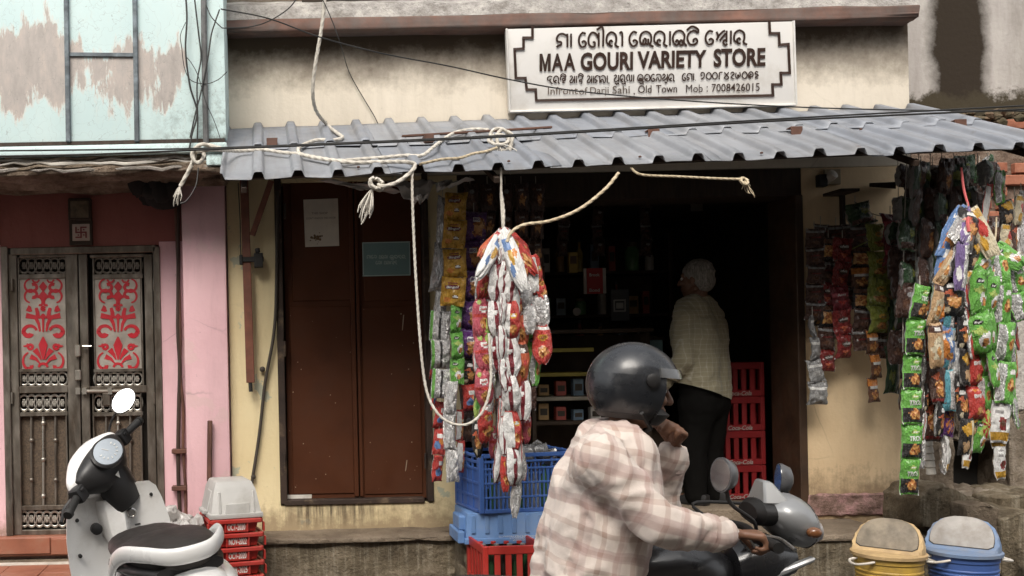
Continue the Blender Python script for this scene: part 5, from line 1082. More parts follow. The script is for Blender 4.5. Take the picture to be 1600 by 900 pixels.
rb_('red and lime sunburst packet strip low right of the red script packets', None, [(1541, 590), (1544, 630)], (1545, 684), 2, 28, ['greenchip', 'redgreen'], [10, -10], -.02)
rb_('white and yellow strip hanging lowest at the right of the bunch', None, [(1562, 600), (1562, 690)], (1564, 748), 3, 27, ['whiteyellow'], [10, 0, -10], -.04)
rb_('narrow green strip at the right edge of the bunch', None, [(1582, 480), (1582, 580)], (1584, 668), 4, 18, ['greensilver'], 40, .0)
rb_('thin red strip at the far right behind the silver strip', None, [(1582, 460), (1585, 540)], (1586, 590), 3, 14, ['redchip'], 40, .04)
rb_('white tipped strip below the red script packets', None, [(1524, 640), (1515, 690)], (1507, 730), 2, 20, ['blackyellow', 'whiteyellow'], 10, -.02)
rb_('small black and green packet low between red and sunburst packets', None, [(1526, 650)], (1529, 706), 1, 28, ['greenchip'], 15, .0)
for lab, A, mid, end, n, w, kinds, yaw, dy in (
 ('brown noodle packet strip low between the blue strip and the purple sunburst', A1, [(1470, 420), (1462, 560)], (1466, 680), 7, 28, ['blackmix', 'noodle', 'brownorange'], [30, 50, 10, 20, 40, 0, 30], -.02),
 ('silver strip beside the teal packets in the right bunch', A1, [(1490, 400), (1494, 500)], (1494, 640), 6, 20, ['silverplain', 'blackmix'], [40, 200, 10, 30, 170, 20], -.03),
 ('orange and blue packet at the left shoulder of the right bunch', A1, [], (1470, 396), 1, 28, ['blueorange'], -10, -.06),
 ('black packet at the centre of the crown of the right bunch', A1, [], (1504, 392), 1, 28, ['blackmix'], 10, -.12),
 ('green and black strip between the two green crown strips', A2, [(1540, 430), (1538, 520)], (1536, 640), 5, 24, ['greenchip', 'greensilver', 'blackmix'], [40, 20, 60, 30, 10], -.03),
 ('silver strip behind the right side of the green crown', A2, [(1578, 430), (1577, 540)], (1574, 660), 6, 24, ['silverplain', 'greensilver'], [200, 40, 170, 20, 10, 30], -.01),
 ('red packets peeping between the green crown strips', A2, [(1572, 420), (1558, 520)], (1556, 600), 4, 22, ['redchip', 'bingored'], [30, 60, 10, 40], .0)):
    rb_(lab, A, mid, end, n, w, kinds, yaw, dy)
# yellow packets and strips at the far right top
for a, e, lab, kd, w_ in (((1573, 312), (1572, 430), 'yellow and brown packet strip left of the silver one at the top right corner', ['blackyellow', 'yellowred'], 26), ((1588, 306), (1586, 440), 'brown and yellow strip hanging from the hook at the top right corner', ['yellowred', 'brownorange'], 22), ((1598, 300), (1597, 470), 'silver strip hanging at the far right edge under the awning', ['silverplain'], 18), ((1542, 290), (1538, 352), 'small red and silver strip right of the red string', ['redwhite'], 18), ((1560, 268), (1566, 318), 'green packet folded under the awning at the right', ['greensilver'], 26)):
    strip(lab, [a, e], 3 if e[1] > 400 else 1, w_, kd, -.85, prnd.uniform(-20, 20), GD)
# shaded strips behind
k = 0
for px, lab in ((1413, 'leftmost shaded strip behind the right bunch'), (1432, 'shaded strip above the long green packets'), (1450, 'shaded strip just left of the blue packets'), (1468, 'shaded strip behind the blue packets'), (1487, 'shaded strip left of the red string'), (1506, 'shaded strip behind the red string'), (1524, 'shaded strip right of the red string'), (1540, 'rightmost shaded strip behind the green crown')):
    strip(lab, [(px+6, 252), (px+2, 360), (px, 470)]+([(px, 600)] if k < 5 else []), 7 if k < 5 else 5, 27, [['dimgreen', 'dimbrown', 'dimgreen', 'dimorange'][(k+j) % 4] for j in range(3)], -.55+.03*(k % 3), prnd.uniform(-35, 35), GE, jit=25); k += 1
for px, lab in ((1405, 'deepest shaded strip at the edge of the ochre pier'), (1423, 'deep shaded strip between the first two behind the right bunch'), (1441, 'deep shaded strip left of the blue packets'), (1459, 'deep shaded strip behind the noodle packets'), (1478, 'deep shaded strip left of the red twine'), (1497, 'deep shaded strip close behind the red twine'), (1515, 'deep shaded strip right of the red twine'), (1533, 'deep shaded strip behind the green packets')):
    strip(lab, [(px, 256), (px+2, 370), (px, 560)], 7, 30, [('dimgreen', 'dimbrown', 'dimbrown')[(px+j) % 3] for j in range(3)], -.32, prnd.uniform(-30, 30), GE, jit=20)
b = MB(); b.tube(spline([W(1502, 262, -.98), W(1506, 295, -1.03), W(1512, 318, -1.08), W(1515, 332, -1.1)], 5), .006, 6); b.tube(spline([W(1515, 328, -1.1), W(1512, 346, -1.18), W(1514, 362, -1.2)], 4), .008, 6); b.ball(W(1515, 329, -1.1), .014, 8)
single('string', b, mat('red_twine', (.46, .09, .09), .7), 'red twine from which the right hand snack bunch hangs', 'string')
b = MB(); b.tube(spline([W(1557, 340, -.9), W(1556, 365, -1.05), W(1553, 388, -1.1)], 5), .004, 6); b.ball(W(1553, 386, -1.1), .011, 8)
single('string', b, M_jute, 'tan string tying the crown of green packets', 'string')
# roll of stacked white cups below the brown strip
b = MB(); p0, p1 = W(1449, 686, -.9), W(1455, 742, -.9); nn = 5
for k in range(nn):
    a = p0.lerp(p1, k/nn+.0); c_ = p0.lerp(p1, (k+.92)/nn); b.tube([a, a.lerp(c_, .08), a.lerp(c_, .92), c_], [.016, .021, .0235, .019], 12)
single('cup_sleeve', b, mat('paper_white', (.66, .62, .55), .6), 'hanging sleeve of small white paper cups below the right hand bunch', 'cups')
# ---------------------------------------------------------------- crates, bins, stones
M_bluep = mat('blue_plastic', (.05, .12, .36), .45, var=.18, scale=4, bump=.05, dirt=(.10, .12, .18), damt=.3)
M_bluel = mat('faded_blue_plastic', (.14, .26, .50), .5, var=.18, scale=4, bump=.05, dirt=(.25, .29, .34), damt=.35)
M_redc = mat('red_plastic', (.40, .03, .022), .45, var=.2, scale=5, bump=.05, dirt=(.20, .05, .04), damt=.35)
M_greyp = mat('grey_plastic', (.42, .41, .39), .5, var=.15, scale=3, bump=.08, dirt=(.25, .23, .20), damt=.35)
M_wht = mat('white_print', (.66, .64, .60), .6, var=.1, bump=0)
def place(t, loc, rz): t.location = loc; t.rotation_euler = (0, 0, R(rz))
def mesh_crate(t, w_, d, h, m):
    b = MB(); e = .028
    for sx in (-1, 1):
        for sy in (-1, 1): b = MB(); b.box((sx*w_/2, sy*d/2, 0), (sx*(w_/2-e), sy*(d/2-e), h)); b.build('corner_post', m, t, bevel=.004)
    zs = [0.012, h*.26, h*.50, h*.74, h*.86, h-.012]
    for sy in (-1, 1):
        for i, z in enumerate(zs):
            q = MB(); hh = .011 if i in (0, 5) else .006; o_ = .006 if i in (0, 5) else 0; q.box((-w_/2+e, sy*(d/2-.012), z-hh), (w_/2-e, sy*(d/2+o_-.002), z+hh)); q.build('rail', m, t, bevel=.002)
        n = 22
        for k in range(n):
            x = lerp(-w_/2+e, w_/2-e, (k+.5)/n); q = MB(); q.box((x-.0045, sy*(d/2-.014), .02), (x+.0045, sy*(d/2-.005), h*.74 if k % 4 else h-.02)); q.build('slat', m, t)
    for sx in (-1, 1):
        for i, z in enumerate(zs):
            q = MB(); q.box((sx*(w_/2-.012), -d/2+e, z-.008), (sx*(w_/2+(.005 if i in (0, 5) else -.001)), d/2-e, z+.008)); q.build('rail', m, t, bevel=.002)
        q = MB(); q.box((sx*(w_/2-.014), -d/2+e, .02), (sx*(w_/2-.006), d/2-e, h*.74)); q.build('side_panel', m, t)
        for k in range(5):
            yy = lerp(-d/2+e, d/2-e, k/4); q = MB(); q.box((sx*(w_/2-.012), yy-.004, .02), (sx*(w_/2), yy+.004, h)); q.build('slat', m, t)
    q = MB(); q.box((-w_/2+.01, -d/2+.01, .002), (w_/2-.01, d/2-.01, .012)); q.build('base', m, t)
YCR = -.58
cz = .427
t = thing('blue_crate', 'upside down faded blue crate with printed lettering under the blue lattice crate', 'crate', (0, 0, 0), 'blue crates beside the shop front')
w_, d, h = .56, .38, .172
b = MB(); b.loft([[V(sx*w_/2*f, sy*d/2*f, z) for sx, sy in ((-1, -1), (1, -1), (1, 1), (-1, 1))] for z, f in ((0, 1), (.03, 1), (.031, .97), (h, .93))]); b.build('shell', M_bluel, t, bevel=.006, seg=2)
for k in range(7):
    x = lerp(-w_/2+.05, w_/2-.05, k/6); q = MB(); q.add([V(x-.012, -d/2*.97-.006, .06), V(x+.012, -d/2*.97-.006, .06), V(x+.012, -d/2*.93-.008, h-.012), V(x-.012, -d/2*.93-.008, h-.012), V(x-.012, -d/2*.9, .06), V(x+.012, -d/2*.9, .06), V(x+.012, -d/2*.9, h-.012), V(x-.012, -d/2*.9, h-.012)], [(0, 1, 2, 3), (7, 6, 5, 4), (0, 4, 5, 1), (1, 5, 6, 2), (2, 6, 7, 3), (3, 7, 4, 0)]); q.build('rib', M_bluel, t, bevel=.002)
q = MB(); q.box((-w_/2-.035, -d/2+.02, .0), (-w_/2+.005, d/2-.1, .07)); q.box((-w_/2-.02, -d/2+.06, .07), (-w_/2+.02, d/2-.14, .15)); q.build('end_handle', M_bluel, t, bevel=.006)
q = MB(); yy = -d/2-.0015
for i, (s_, x0, ww) in enumerate((('SHRI MAHALAXMI MILK PRODUCTS', .13, .26), ('DAIRY PRODUCT', .07, .14), ('VAV-2017', .05, .10))):
    put_text(q, s_, V(x0+.04, yy, .024-i*.0105+.022), V(-1, 0, 0), V(0, 0, -1), ww, .0085)
q.build('lettering', M_wht, t, smooth=0)
pb = W(803, 850, YCR); place(t, (pb.x+.005, YCR+.19, cz), 0)
t = thing('blue_crate', 'deep blue lattice crate of goods standing on the faded blue crate', 'crate', (0, 0, 0), 'blue crates beside the shop front')
mesh_crate(t, .60, .40, .335, M_bluep); cx_, cy_ = pb.x+.075, YCR+.225; place(t, (cx_, cy_, cz+h+.001), 9)
rnd = random.Random(12)
for k in range(10):      # goods in the blue crate
    q = MB(); x = -.25+.055*k; x += rnd.uniform(-.01, .01); c0 = Matrix.Rotation(R(9), 3, 'Z') @ V(x, -.11, 0)+V(cx_, cy_, cz+h+.014)
    hh = rnd.uniform(.16, .25); q.lathe([(.022, 0), (.024, .02), (.024, hh*.62), (.011, hh*.8), (.011, hh)], c0, 10)
    single('bottle', q, mat(('milky_bottle', 'green_bottle', 'clear_bottle')[k % 3], ((.45, .45, .43), (.10, .24, .08), (.26, .27, .27))[k % 3], .3, coat=.4), 'small bottle among the goods inside the blue lattice crate', 'bottle', 'bottles in the blue lattice crate')
q = MB(); cc = W(845, 702, -.4); 
for k in range(14): q.ball(cc+V(rnd.uniform(-.07, .07), rnd.uniform(-.06, .06), rnd.uniform(-.05, .02)), rnd.uniform(.03, .055), 8)
o = single('plastic_bag', q, foil('clear_bag', (.16, .16, .165), .18, .1, .8), 'shiny crumpled clear plastic bag lying on the blue lattice crate', 'plastic bag'); roughen(o, .03, 25)
# red bottle crates
def bottle_crate(lab, loc, rz, hh, grp, w_=.34, d=.34, bottles=True, words=None, mm=None, dim=1.):
    mm = mm or M_redc
    t = thing('bottle_crate', lab, 'crate', (0, 0, 0), grp); b = MB()
    for sx in (-1, 1):
        for sy in (-1, 1): b = MB(); b.box((sx*w_/2, sy*d/2, 0), (sx*(w_/2-.03), sy*(d/2-.03), hh)); b.build('corner_post', mm, t, bevel=.005)
    for z0, z1 in ((0, .04), (hh-.045, hh)):
        b = MB(); e = .028
        b.box((-w_/2+e, -d/2+.002, z0), (w_/2-e, -d/2+.018, z1)); b.box((-w_/2+e, d/2-.018, z0), (w_/2-e, d/2-.002, z1)); b.box((-w_/2+.002, -d/2+e, z0), (-w_/2+.018, d/2-e, z1)); b.box((w_/2-.018, -d/2+e, z0), (w_/2-.002, d/2-e, z1)); b.build('rim', mm, t, bevel=.003)
    for k in range(4):
        x = lerp(-w_/2+.05, w_/2-.05, (k+.5)/4)
        for sy in (-1, 1): q = MB(); q.box((x-.016, sy*(d/2-.016), .04), (x+.016, sy*(d/2-.006), hh-.045)); q.build('slat', mm, t, bevel=.002)
        for sx in (-1, 1): q = MB(); q.box((sx*(w_/2-.016), x-.016, .04), (sx*(w_/2-.006), x+.016, hh-.045)); q.build('slat', mm, t, bevel=.002)
    q = MB(); q.box((-w_/2+.01, -d/2+.01, .004), (w_/2-.01, d/2-.01, .014)); q.build('base', mm, t)
    if words:
        q = MB(); put_text(q, words, V(-.085, -d/2-.001, .006), V(1, 0, 0), V(0, 0, 1), .16, .03, .02, shear=.3); q.build('lettering', mat('worn_white_print', (.30, .26, .24), .7, bump=0), t, smooth=0)
    place(t, loc, rz)
    return t
yb = -.86; pc = W(801, 853, yb); zt = pc.z
bottle_crate('red bottle crate under the topmost one in front of the blue crates', (pc.x, yb+.17, 0), 3, zt/2-.001, 'red bottle crates in front of the blue crates')
bottle_crate('red bottle crate with bottles standing in front of the blue crates', (pc.x, yb+.17, zt/2), 3, zt/2, 'red bottle crates in front of the blue crates')
for i in range(4):
    for j in range(4):
        c0 = V(pc.x-.11+.073*i, yb+.06+.073*j, zt/2+.016); q = MB(); q.lathe([(.026, 0), (.028, .02), (.028, .10), (.013, .155), (.012, .18)], c0, 10, 0)
        o = thing('glass_bottle', 'capped glass bottle standing in the red bottle crate', 'bottle', c0, 'bottles in the red bottle crate')
        q.build('glass', mat(('dark_green_glass', 'dark_glass')[(i+j) % 2], ((.02, .06, .025), (.02, .018, .015))[(i+j) % 2], .12, coat=.6), o); q = MB(); q.lathe([(.015, .178), (.015, .190), (.011, .193)], c0, 10); q.build('cap', M_steelb if (i*3+j) % 3 else M_redc, o)
# dated red crates
DT = ['APR-2025', 'OCT-2020', 'NOV-2022', 'OCT-2020']
yd = -.72; pd_ = W(362, 812, yd); hc = .079; zt = pd_.z; n = 8
for k in range(n):
    z0 = zt-hc*(n-k); top4 = k >= n-4
    word = DT[k-(n-4)] if top4 else None
    lab = {7: 'topmost red crate dated OCT-2020 under the grey lid', 6: 'red crate dated NOV-2022, second in the red stack', 5: 'red crate dated OCT-2020, third in the red stack', 4: 'red crate dated APR-2025, fourth in the red stack'}.get(k, 'plain red crate low in the stack beside the scooter')
    t = thing('red_crate', lab, 'crate', (0, 0, 0), 'stacked red crates beside the scooter'); w_, d = .285, .34
    b = MB(); b.loft([[V(sx*(w_/2-i_), sy*(d/2-i_), z) for sx, sy in ((-1, -1), (1, -1), (1, 1), (-1, 1))] for z, i_ in ((0, .03), (hc-.006, .012))]); b.build('tub', M_redc, t, bevel=.003)
    b = MB(); e = .010
    b.box((-w_/2, -d/2-e, hc-.026), (w_/2, -d/2+.012, hc-.002)); b.box((-w_/2, d/2-.012, hc-.026), (w_/2, d/2+e, hc-.002)); b.box((-w_/2-e, -d/2+.012, hc-.026), (-w_/2+.012, d/2-.012, hc-.002)); b.box((w_/2-.012, -d/2+.012, hc-.026), (w_/2+e, d/2-.012, hc-.002)); b.build('rim', M_redc, t, bevel=.004)
    for x in (-.155, -.062, .062, .155): q = MB(); q.box((x-.004, -d/2-.006, .004), (x+.004, -d/2+.03, hc-.024)); q.build('rib', M_redc, t, bevel=.0015)
    for yy in (-.15, -.05, .05, .15): q = MB(); q.box((-w_/2-.004, yy-.004, .004), (-w_/2+.03, yy+.004, hc-.024)); q.build('rib', M_redc, t, bevel=.0015)
    q = MB(); q.box((-.058, -d/2+.004, .006), (.058, -d/2+.03, hc-.022)); q.build('label_plate', M_redc, t)
    if word: q = MB(); put_text(q, word, V(-.050, -d/2+.0025, .015), V(1, 0, 0), V(0, 0, 1), .100, .036, .02); q.build('lettering', M_wht, t, smooth=0)
    place(t, (pd_.x-.012+.012*math.sin(k*2.3)*.4, yd+.19, max(.0, z0)), 14+math.sin(k*1.7)*1.5)
t = thing('grey_tub', 'upturned grey plastic tub on top of the red crate stack', 'tub', (0, 0, 0)); hg = .222
b = MB(); b.loft([[V(sx*w2/2, sy*d2/2+o_, z) for sx, sy in ((-1, -1), (1, -1), (1, 1), (-1, 1))] for z, w2, d2, o_ in ((0, .335, .37, 0), (.028, .335, .37, 0), (.030, .315, .35, 0), (hg-.05, .262, .29, .005), (hg-.006, .225, .24, .01), (hg, .20, .21, .01))]); b.build('shell', M_greyp, t, bevel=.008, seg=2)
q = MB(); q.loft([[V(x, -.183, .022), V(x, -.172, .03+.06), V(x, -.150, .03+.06), V(x, -.150, .022)] for x in (-.07, .085)]); q.build('front_plate', M_greyp, t, bevel=.004)
for x0, x1 in ((-.112, -.092), (.105, .120)):
    q = MB(); q.loft([[V(x, -.180, .03), V(x, -.150, hg-.06), V(x, -.13, hg-.06), V(x, -.15, .03)] for x in (x0, x1)]); q.build('rib', M_greyp, t, bevel=.004)
q = MB(); q.loft([[V(-.172, y, .03), V(-.138, y, hg-.06), V(-.12, y, hg-.06), V(-.14, y, .03)] for y in (-.08, .06)]); q.build('rib', M_greyp, t, bevel=.004)
q = MB(); q.box((-.19, -.06, .015), (-.16, .08, .045)); q.build('side_handle', M_greyp, t, bevel=.006)
place(t, (pd_.x-.012, yd+.19, zt+.001), 14); t.scale = (.90, .90, .90)
# pale bundle between scooter and crates
q = MB(); cc = W(290, 812, -.55)
for k in range(12): q.ball(cc+V(rnd.uniform(-.1, .09), rnd.uniform(-.05, .05), rnd.uniform(-.05, .03)), rnd.uniform(.03, .05), 8)
o = single('plastic_bag', q, foil('pale_bag', (.42, .40, .38), .4, 0, .3), 'crumpled pale plastic bundle between the scooter seat and red crates', 'plastic bag'); roughen(o, .03, 22)
# ---------------------------------------------------------------- swing top bins
def bin_(lab, px, pyl, y, m_body, m_hood, m_flap, nrm, dr):
    p = W(px, pyl, y); zl = p.z; r = PX(49, y)
    t = thing('swing_bin', lab, 'bin', V(p.x, y, 0)); b = MB(); c = V(p.x, y, 0)
    b.lathe([(r*.76, 0), (r*.78, .01)]+[q_ for k in range(3) for q_ in ((lerp(r*.78, r*.93, (zl-.14+.022*k)/(zl-.06)), zl-.14+.022*k), (lerp(r*.78, r*.93, (zl-.14+.022*k)/(zl-.06))+.004, zl-.136+.022*k), (lerp(r*.78, r*.93, (zl-.14+.022*k)/(zl-.06))+.004, zl-.130+.022*k), (lerp(r*.78, r*.93, (zl-.126+.022*k)/(zl-.06)), zl-.126+.022*k))]+[(r*.93, zl-.06), (r*.93, zl-.05), (r*.965, zl-.045), (r*.97, zl-.012)], c, 32); b.build('body', m_body, t)
    b = MB(); b.lathe([(r*.98, zl-.018), (r*1.05, zl-.016), (r*1.055, zl), (r*1.0, zl+.006)], c, 36); b.build('lid_rim', m_hood, t)
    h = PX(50, y); n = V(*nrm).normalized(); pc_ = c+V(0, 0, zl+h*.80); b = MB()
    prof = [(r*1.0, .004), (r*.985, h*.25), (r*.93, h*.5), (r*.84, h*.72), (r*.70, h*.88), (r*.5, h*.97), (r*.25, h*1.0), (r*.02, h*1.005)]
    b.lathe([(a, zl+z) for a, z in prof], c, 40); d0 = pc_-n*dr
    for i, v in enumerate(b.v):
        s_ = (v-d0).dot(n)
        if s_ > 0: b.v[i] = v-n*s_
    b.build('hood', m_hood, t, smooth=30)
    # flap: plate of the hood's own cut shape, set just above the cut
    ux = n.cross(V(0, 0, 1)).normalized(); uz = ux.cross(n).normalized()*-1
    if uz.z < 0: uz = -uz
    pts = []
    for k in range(40):
        a = 2*math.pi*k/40; lo, hi = 0, r*1.6
        for _ in range(24):
            m_ = (lo+hi)/2; q = d0+ux*math.cos(a)*m_+uz*math.sin(a)*m_; rr = math.hypot(q.x-c.x, q.y-c.y); zz = q.z-zl
            lim = next((lerp(a0[0], a1[0], (zz-a0[1])/(a1[1]-a0[1])) for a0, a1 in zip(prof, prof[1:]) if a0[1] <= zz <= a1[1]), r if zz < .004 else 0)
            if zz < .01 or rr > lim: hi = m_
            else: lo = m_
        pts.append(d0+ux*math.cos(a)*lo*.88+uz*(math.sin(a)*lo*.88))
    M2 = Matrix.Rotation(R(-5), 3, ux); ce = d0
    b = MB(); b.loft([[ce+M2 @ (q-ce)+n*.007 for q in pts], [ce+M2 @ (q-ce)*.985+n*.013 for q in pts], [ce+M2 @ (q-ce)*.6+n*.020 for q in pts]]); b.build('flap', m_flap, t, smooth=50)
    b = MB(); b.loft([[ce+(q-ce)*1.01+n*.0015 for q in pts], [ce+(q-ce)*1.01+n*.003 for q in pts]]); b.build('opening', M_black, t, smooth=0)
    for s_ in (-1, 1):
        b = MB(); hx = c+V(s_*r*.98, -.03, zl-.03)
        b.tube(spline([hx+V(-s_*.01, .04, .0), hx+V(s_*.03, .045, -.008), hx+V(s_*.05, .01, -.016), hx+V(s_*.048, -.03, -.018), hx+V(s_*.02, -.055, -.012), hx+V(-s_*.03, -.06, -.004)], 5), .0065, 8); b.build('handle', M_white, t)
M_yel = mat('yellow_plastic', (.52, .33, .06), .5, var=.25, scale=6, bump=.12, bscale=25, dirt=(.20, .13, .06), damt=.62, dscale=7); M_yelp = mat('faded_yellow_plastic', (.60, .42, .21), .5, var=.15, scale=3, dirt=(.28, .19, .10), damt=.62, dscale=8)
M_bbin = mat('bin_blue', (.06, .12, .34), .45, var=.15, scale=3, dirt=(.10, .12, .2), damt=.3); M_bbinp = mat('bin_blue_lid', (.16, .25, .42), .5, var=.15, scale=3, dirt=(.20, .21, .23), damt=.62, dscale=8)
bin_('yellow swing top bin with grey flap in front of the step', 1388, 862, -.98, M_yel, M_yelp, mat('dirty_grey_flap', (.28, .235, .175), .65, var=.35, scale=6, bump=.2, bscale=30, dirt=(.09, .075, .06), damt=.65, dscale=9), (-.56, -.52, .62), .034)
bin_('blue swing top bin with pale grey flap in front of the step', 1504, 859, -1.0, M_bbin, M_bbinp, mat('pale_flap', (.38, .36, .34), .65, var=.25, scale=6, bump=.2, bscale=30, dirt=(.20, .17, .14), damt=.6, dscale=9), (-.56, -.52, .62), .034)
# ---------------------------------------------------------------- stones, ruined wall and grey house at the right
def stone(name, poly, y0, y1, m, lab, seed, amp=.014):
    b = MB(); P = [W(a, c_, y0) for a, c_ in poly]; b.loft([[p+V(0, y1-y0, 0) for p in P], [p+V(0, .0, 0) for p in P]]); c0 = sum(P, V(0, 0, 0))/len(P)
    o = b.build(name, m, None, bevel=.012, seg=2, sub=9, off=V(c0.x, (y0+y1)/2, min(p.z for p in P))); roughen(o, amp, 8, seed); tag(o, lab, 'step'); return o
stone('stone_step', [(1438, 824), (1437, 780), (1452, 764), (1474, 757), (1502, 768), (1532, 784), (1534, 830)], -.50, -.18, M_mud, 'dark worn stone step below the right hand bunch', 1)
stone('stone_block', [(1512, 905), (1511, 790), (1545, 786), (1562, 796), (1564, 905)], -.62, -.45, M_cem, 'upright cement block at the end of the step beside the blue bin', 4, .016)
ruin = thing('ruined_wall', 'crumbling brick and plaster wall at the right edge of the shop', 'wall', W(1560, 800, .1)); ruin.location.z = 0
M_ruin = m_rough('crumbling_wall', [(.3, (.07, .05, .035)), (.5, (.20, .16, .12)), (.72, (.38, .33, .27))], 5, bs=1.)
M_plg = m_rough('whitish_plaster', [(.3, (.30, .27, .24)), (.5, (.47, .44, .40)), (.72, (.62, .60, .57))], 4)
yr = .14
b = MB(); bx(b, 1426, 640, 1496, 860, yr, .5); bx(b, 1580, 640, 1760, 860, yr, .5); bx(b, 1496, 640, 1580, 688, yr, .5); bx(b, 1496, 766, 1580, 860, yr, .5); o = b.build('rough_base', M_ruin, ruin, bevel=.01, sub=9); roughen(o, .03, 9, 3)
b = MB(); bx(b, 1490, 680, 1590, 775, yr+.28, .5); b.build('hole_back', M_black, ruin)
b = MB(); bx(b, 1426, 470, 1760, 640, yr+.015, .5); o = b.build('plaster', M_plg, ruin, bevel=.008, sub=9); roughen(o, .02, 6, 5)
b = MB(); bx(b, 1426, 190, 1760, 470, yr+.045, .5); b.build('mortar', m_rough('old_mortar', [(.3, (.08, .05, .035)), (.5, (.17, .12, .09)), (.72, (.30, .24, .19))], 8), ruin)
rnd = random.Random(9)
bw, bh = PX(50, yr), PX(16, yr)
for (xa, xb, ya, yb_) in ((1520, 1690, 186, 206), (1535, 1680, 254, 350)):
    r_ = 0; py = ya
    while py < yb_:
        px = xa-(r_ % 2)*26+rnd.uniform(-4, 4)
        while px < xb:
            if rnd.random() < .93:
                q = MB(); y_ = yr+.02+rnd.uniform(-.012, .014); bx(q, px, py, px+50+rnd.uniform(-8, 1), py+15.5+rnd.uniform(-1.5, .5), y_, yr+.12); q.build('brick', M_brick, ruin, bevel=.005)
            px += 54
        py += 19; r_ += 1
# rubble and moss on the wall top
q = MB()
for k in range(60):
    c = W(rnd.uniform(1430, 1620), rnd.uniform(176, 192), rnd.uniform(.1, .45)); q.ball(c, (rnd.uniform(.02, .06), rnd.uniform(.02, .05), rnd.uniform(.01, .035)), 7)
o = q.build('rubble', m_rough('mossy_rubble', [(.3, (.03, .028, .015)), (.5, (.10, .08, .05)), (.72, (.24, .14, .09))], 14), ruin); roughen(o, .02, 22); o['kind'] = 'stuff'
gh = thing('grey_house', 'tall grey plastered house wall with a black soot stain at the top right', 'building', W(1500, 100, .6)); gh.location.z = 0
b = MB(); b.box((W(1400, 100, .6).x, .6, 0), (9, 1.0, 6)); b.build('wall', M_grey, gh, bevel=.01)
# rough stones at the far right below the wall
for k, (poly, y0) in enumerate((([(1566, 905), (1564, 812), (1600, 800), (1660, 806), (1662, 905)], -.35), ([(1560, 812), (1566, 780), (1620, 768), (1670, 775), (1672, 812)], -.1))):
    stone('rough_stone', poly, y0, y0+.4, M_mud, ('big dark stone at the lower right corner beside the cement block', 'flat dark stone under the crumbling wall at the right')[k], 11+k, .018)
# ---------------------------------------------------------------- inside the shop
def shelf_unit(x0, x1, y0, y1, zs, lab, m):
    t = thing('shelf_unit', lab, 'shelf', V((x0+x1)/2, y1, zf-.004)); b = MB()
    b.box((x0, y0, zf-.004), (x0+.03, y1, zs[-1]+.3)); b.build('upright', m, t); b = MB(); b.box((x1-.03, y0, zf-.004), (x1, y1, zs[-1]+.3)); b.build('upright', m, t)
    for z in zs: q = MB(); q.box((x0+.03, y0+.01, z-.022), (x1-.03, y1, z)); q.build('shelf', m, t)
    q = MB(); q.box((x0+.03, y1-.01, zf), (x1-.03, y1, zs[-1]+.3)); q.build('back_board', m, t)
    return t
M_shelf = mat('dark_shelf_wood', (.05, .032, .02), .7, var=.4)
shelf_zs = [.75, 1.1, 1.45, 1.8, 2.15]
xa, xb = W(735, 500, 1.9).x, W(1040, 500, 1.9).x
shelf_unit(xa, xb, 1.75, 2.1, shelf_zs, 'dark wooden shelves of goods at the back left of the shop', M_shelf)
shelf_unit(W(1135, 500, 2.2).x, W(1290, 500, 2.2).x, 2.1, 2.4, shelf_zs, 'dark wooden shelves at the back right of the shop', M_shelf)
cols = [(.50, .32, .14), (.45, .10, .08), (.18, .27, .36), (.60, .57, .52), (.50, .38, .10), (.14, .34, .14)]
ORD = ('first', 'second', 'third', 'fourth', 'fifth', 'sixth', 'seventh', 'eighth', 'ninth', 'tenth', 'eleventh', 'twelfth', 'thirteenth'); SHN = ('bottom', 'second', 'third', 'fourth', 'top'); CW = ('brown', 'dark red', 'slate', 'grey', 'olive', 'green')
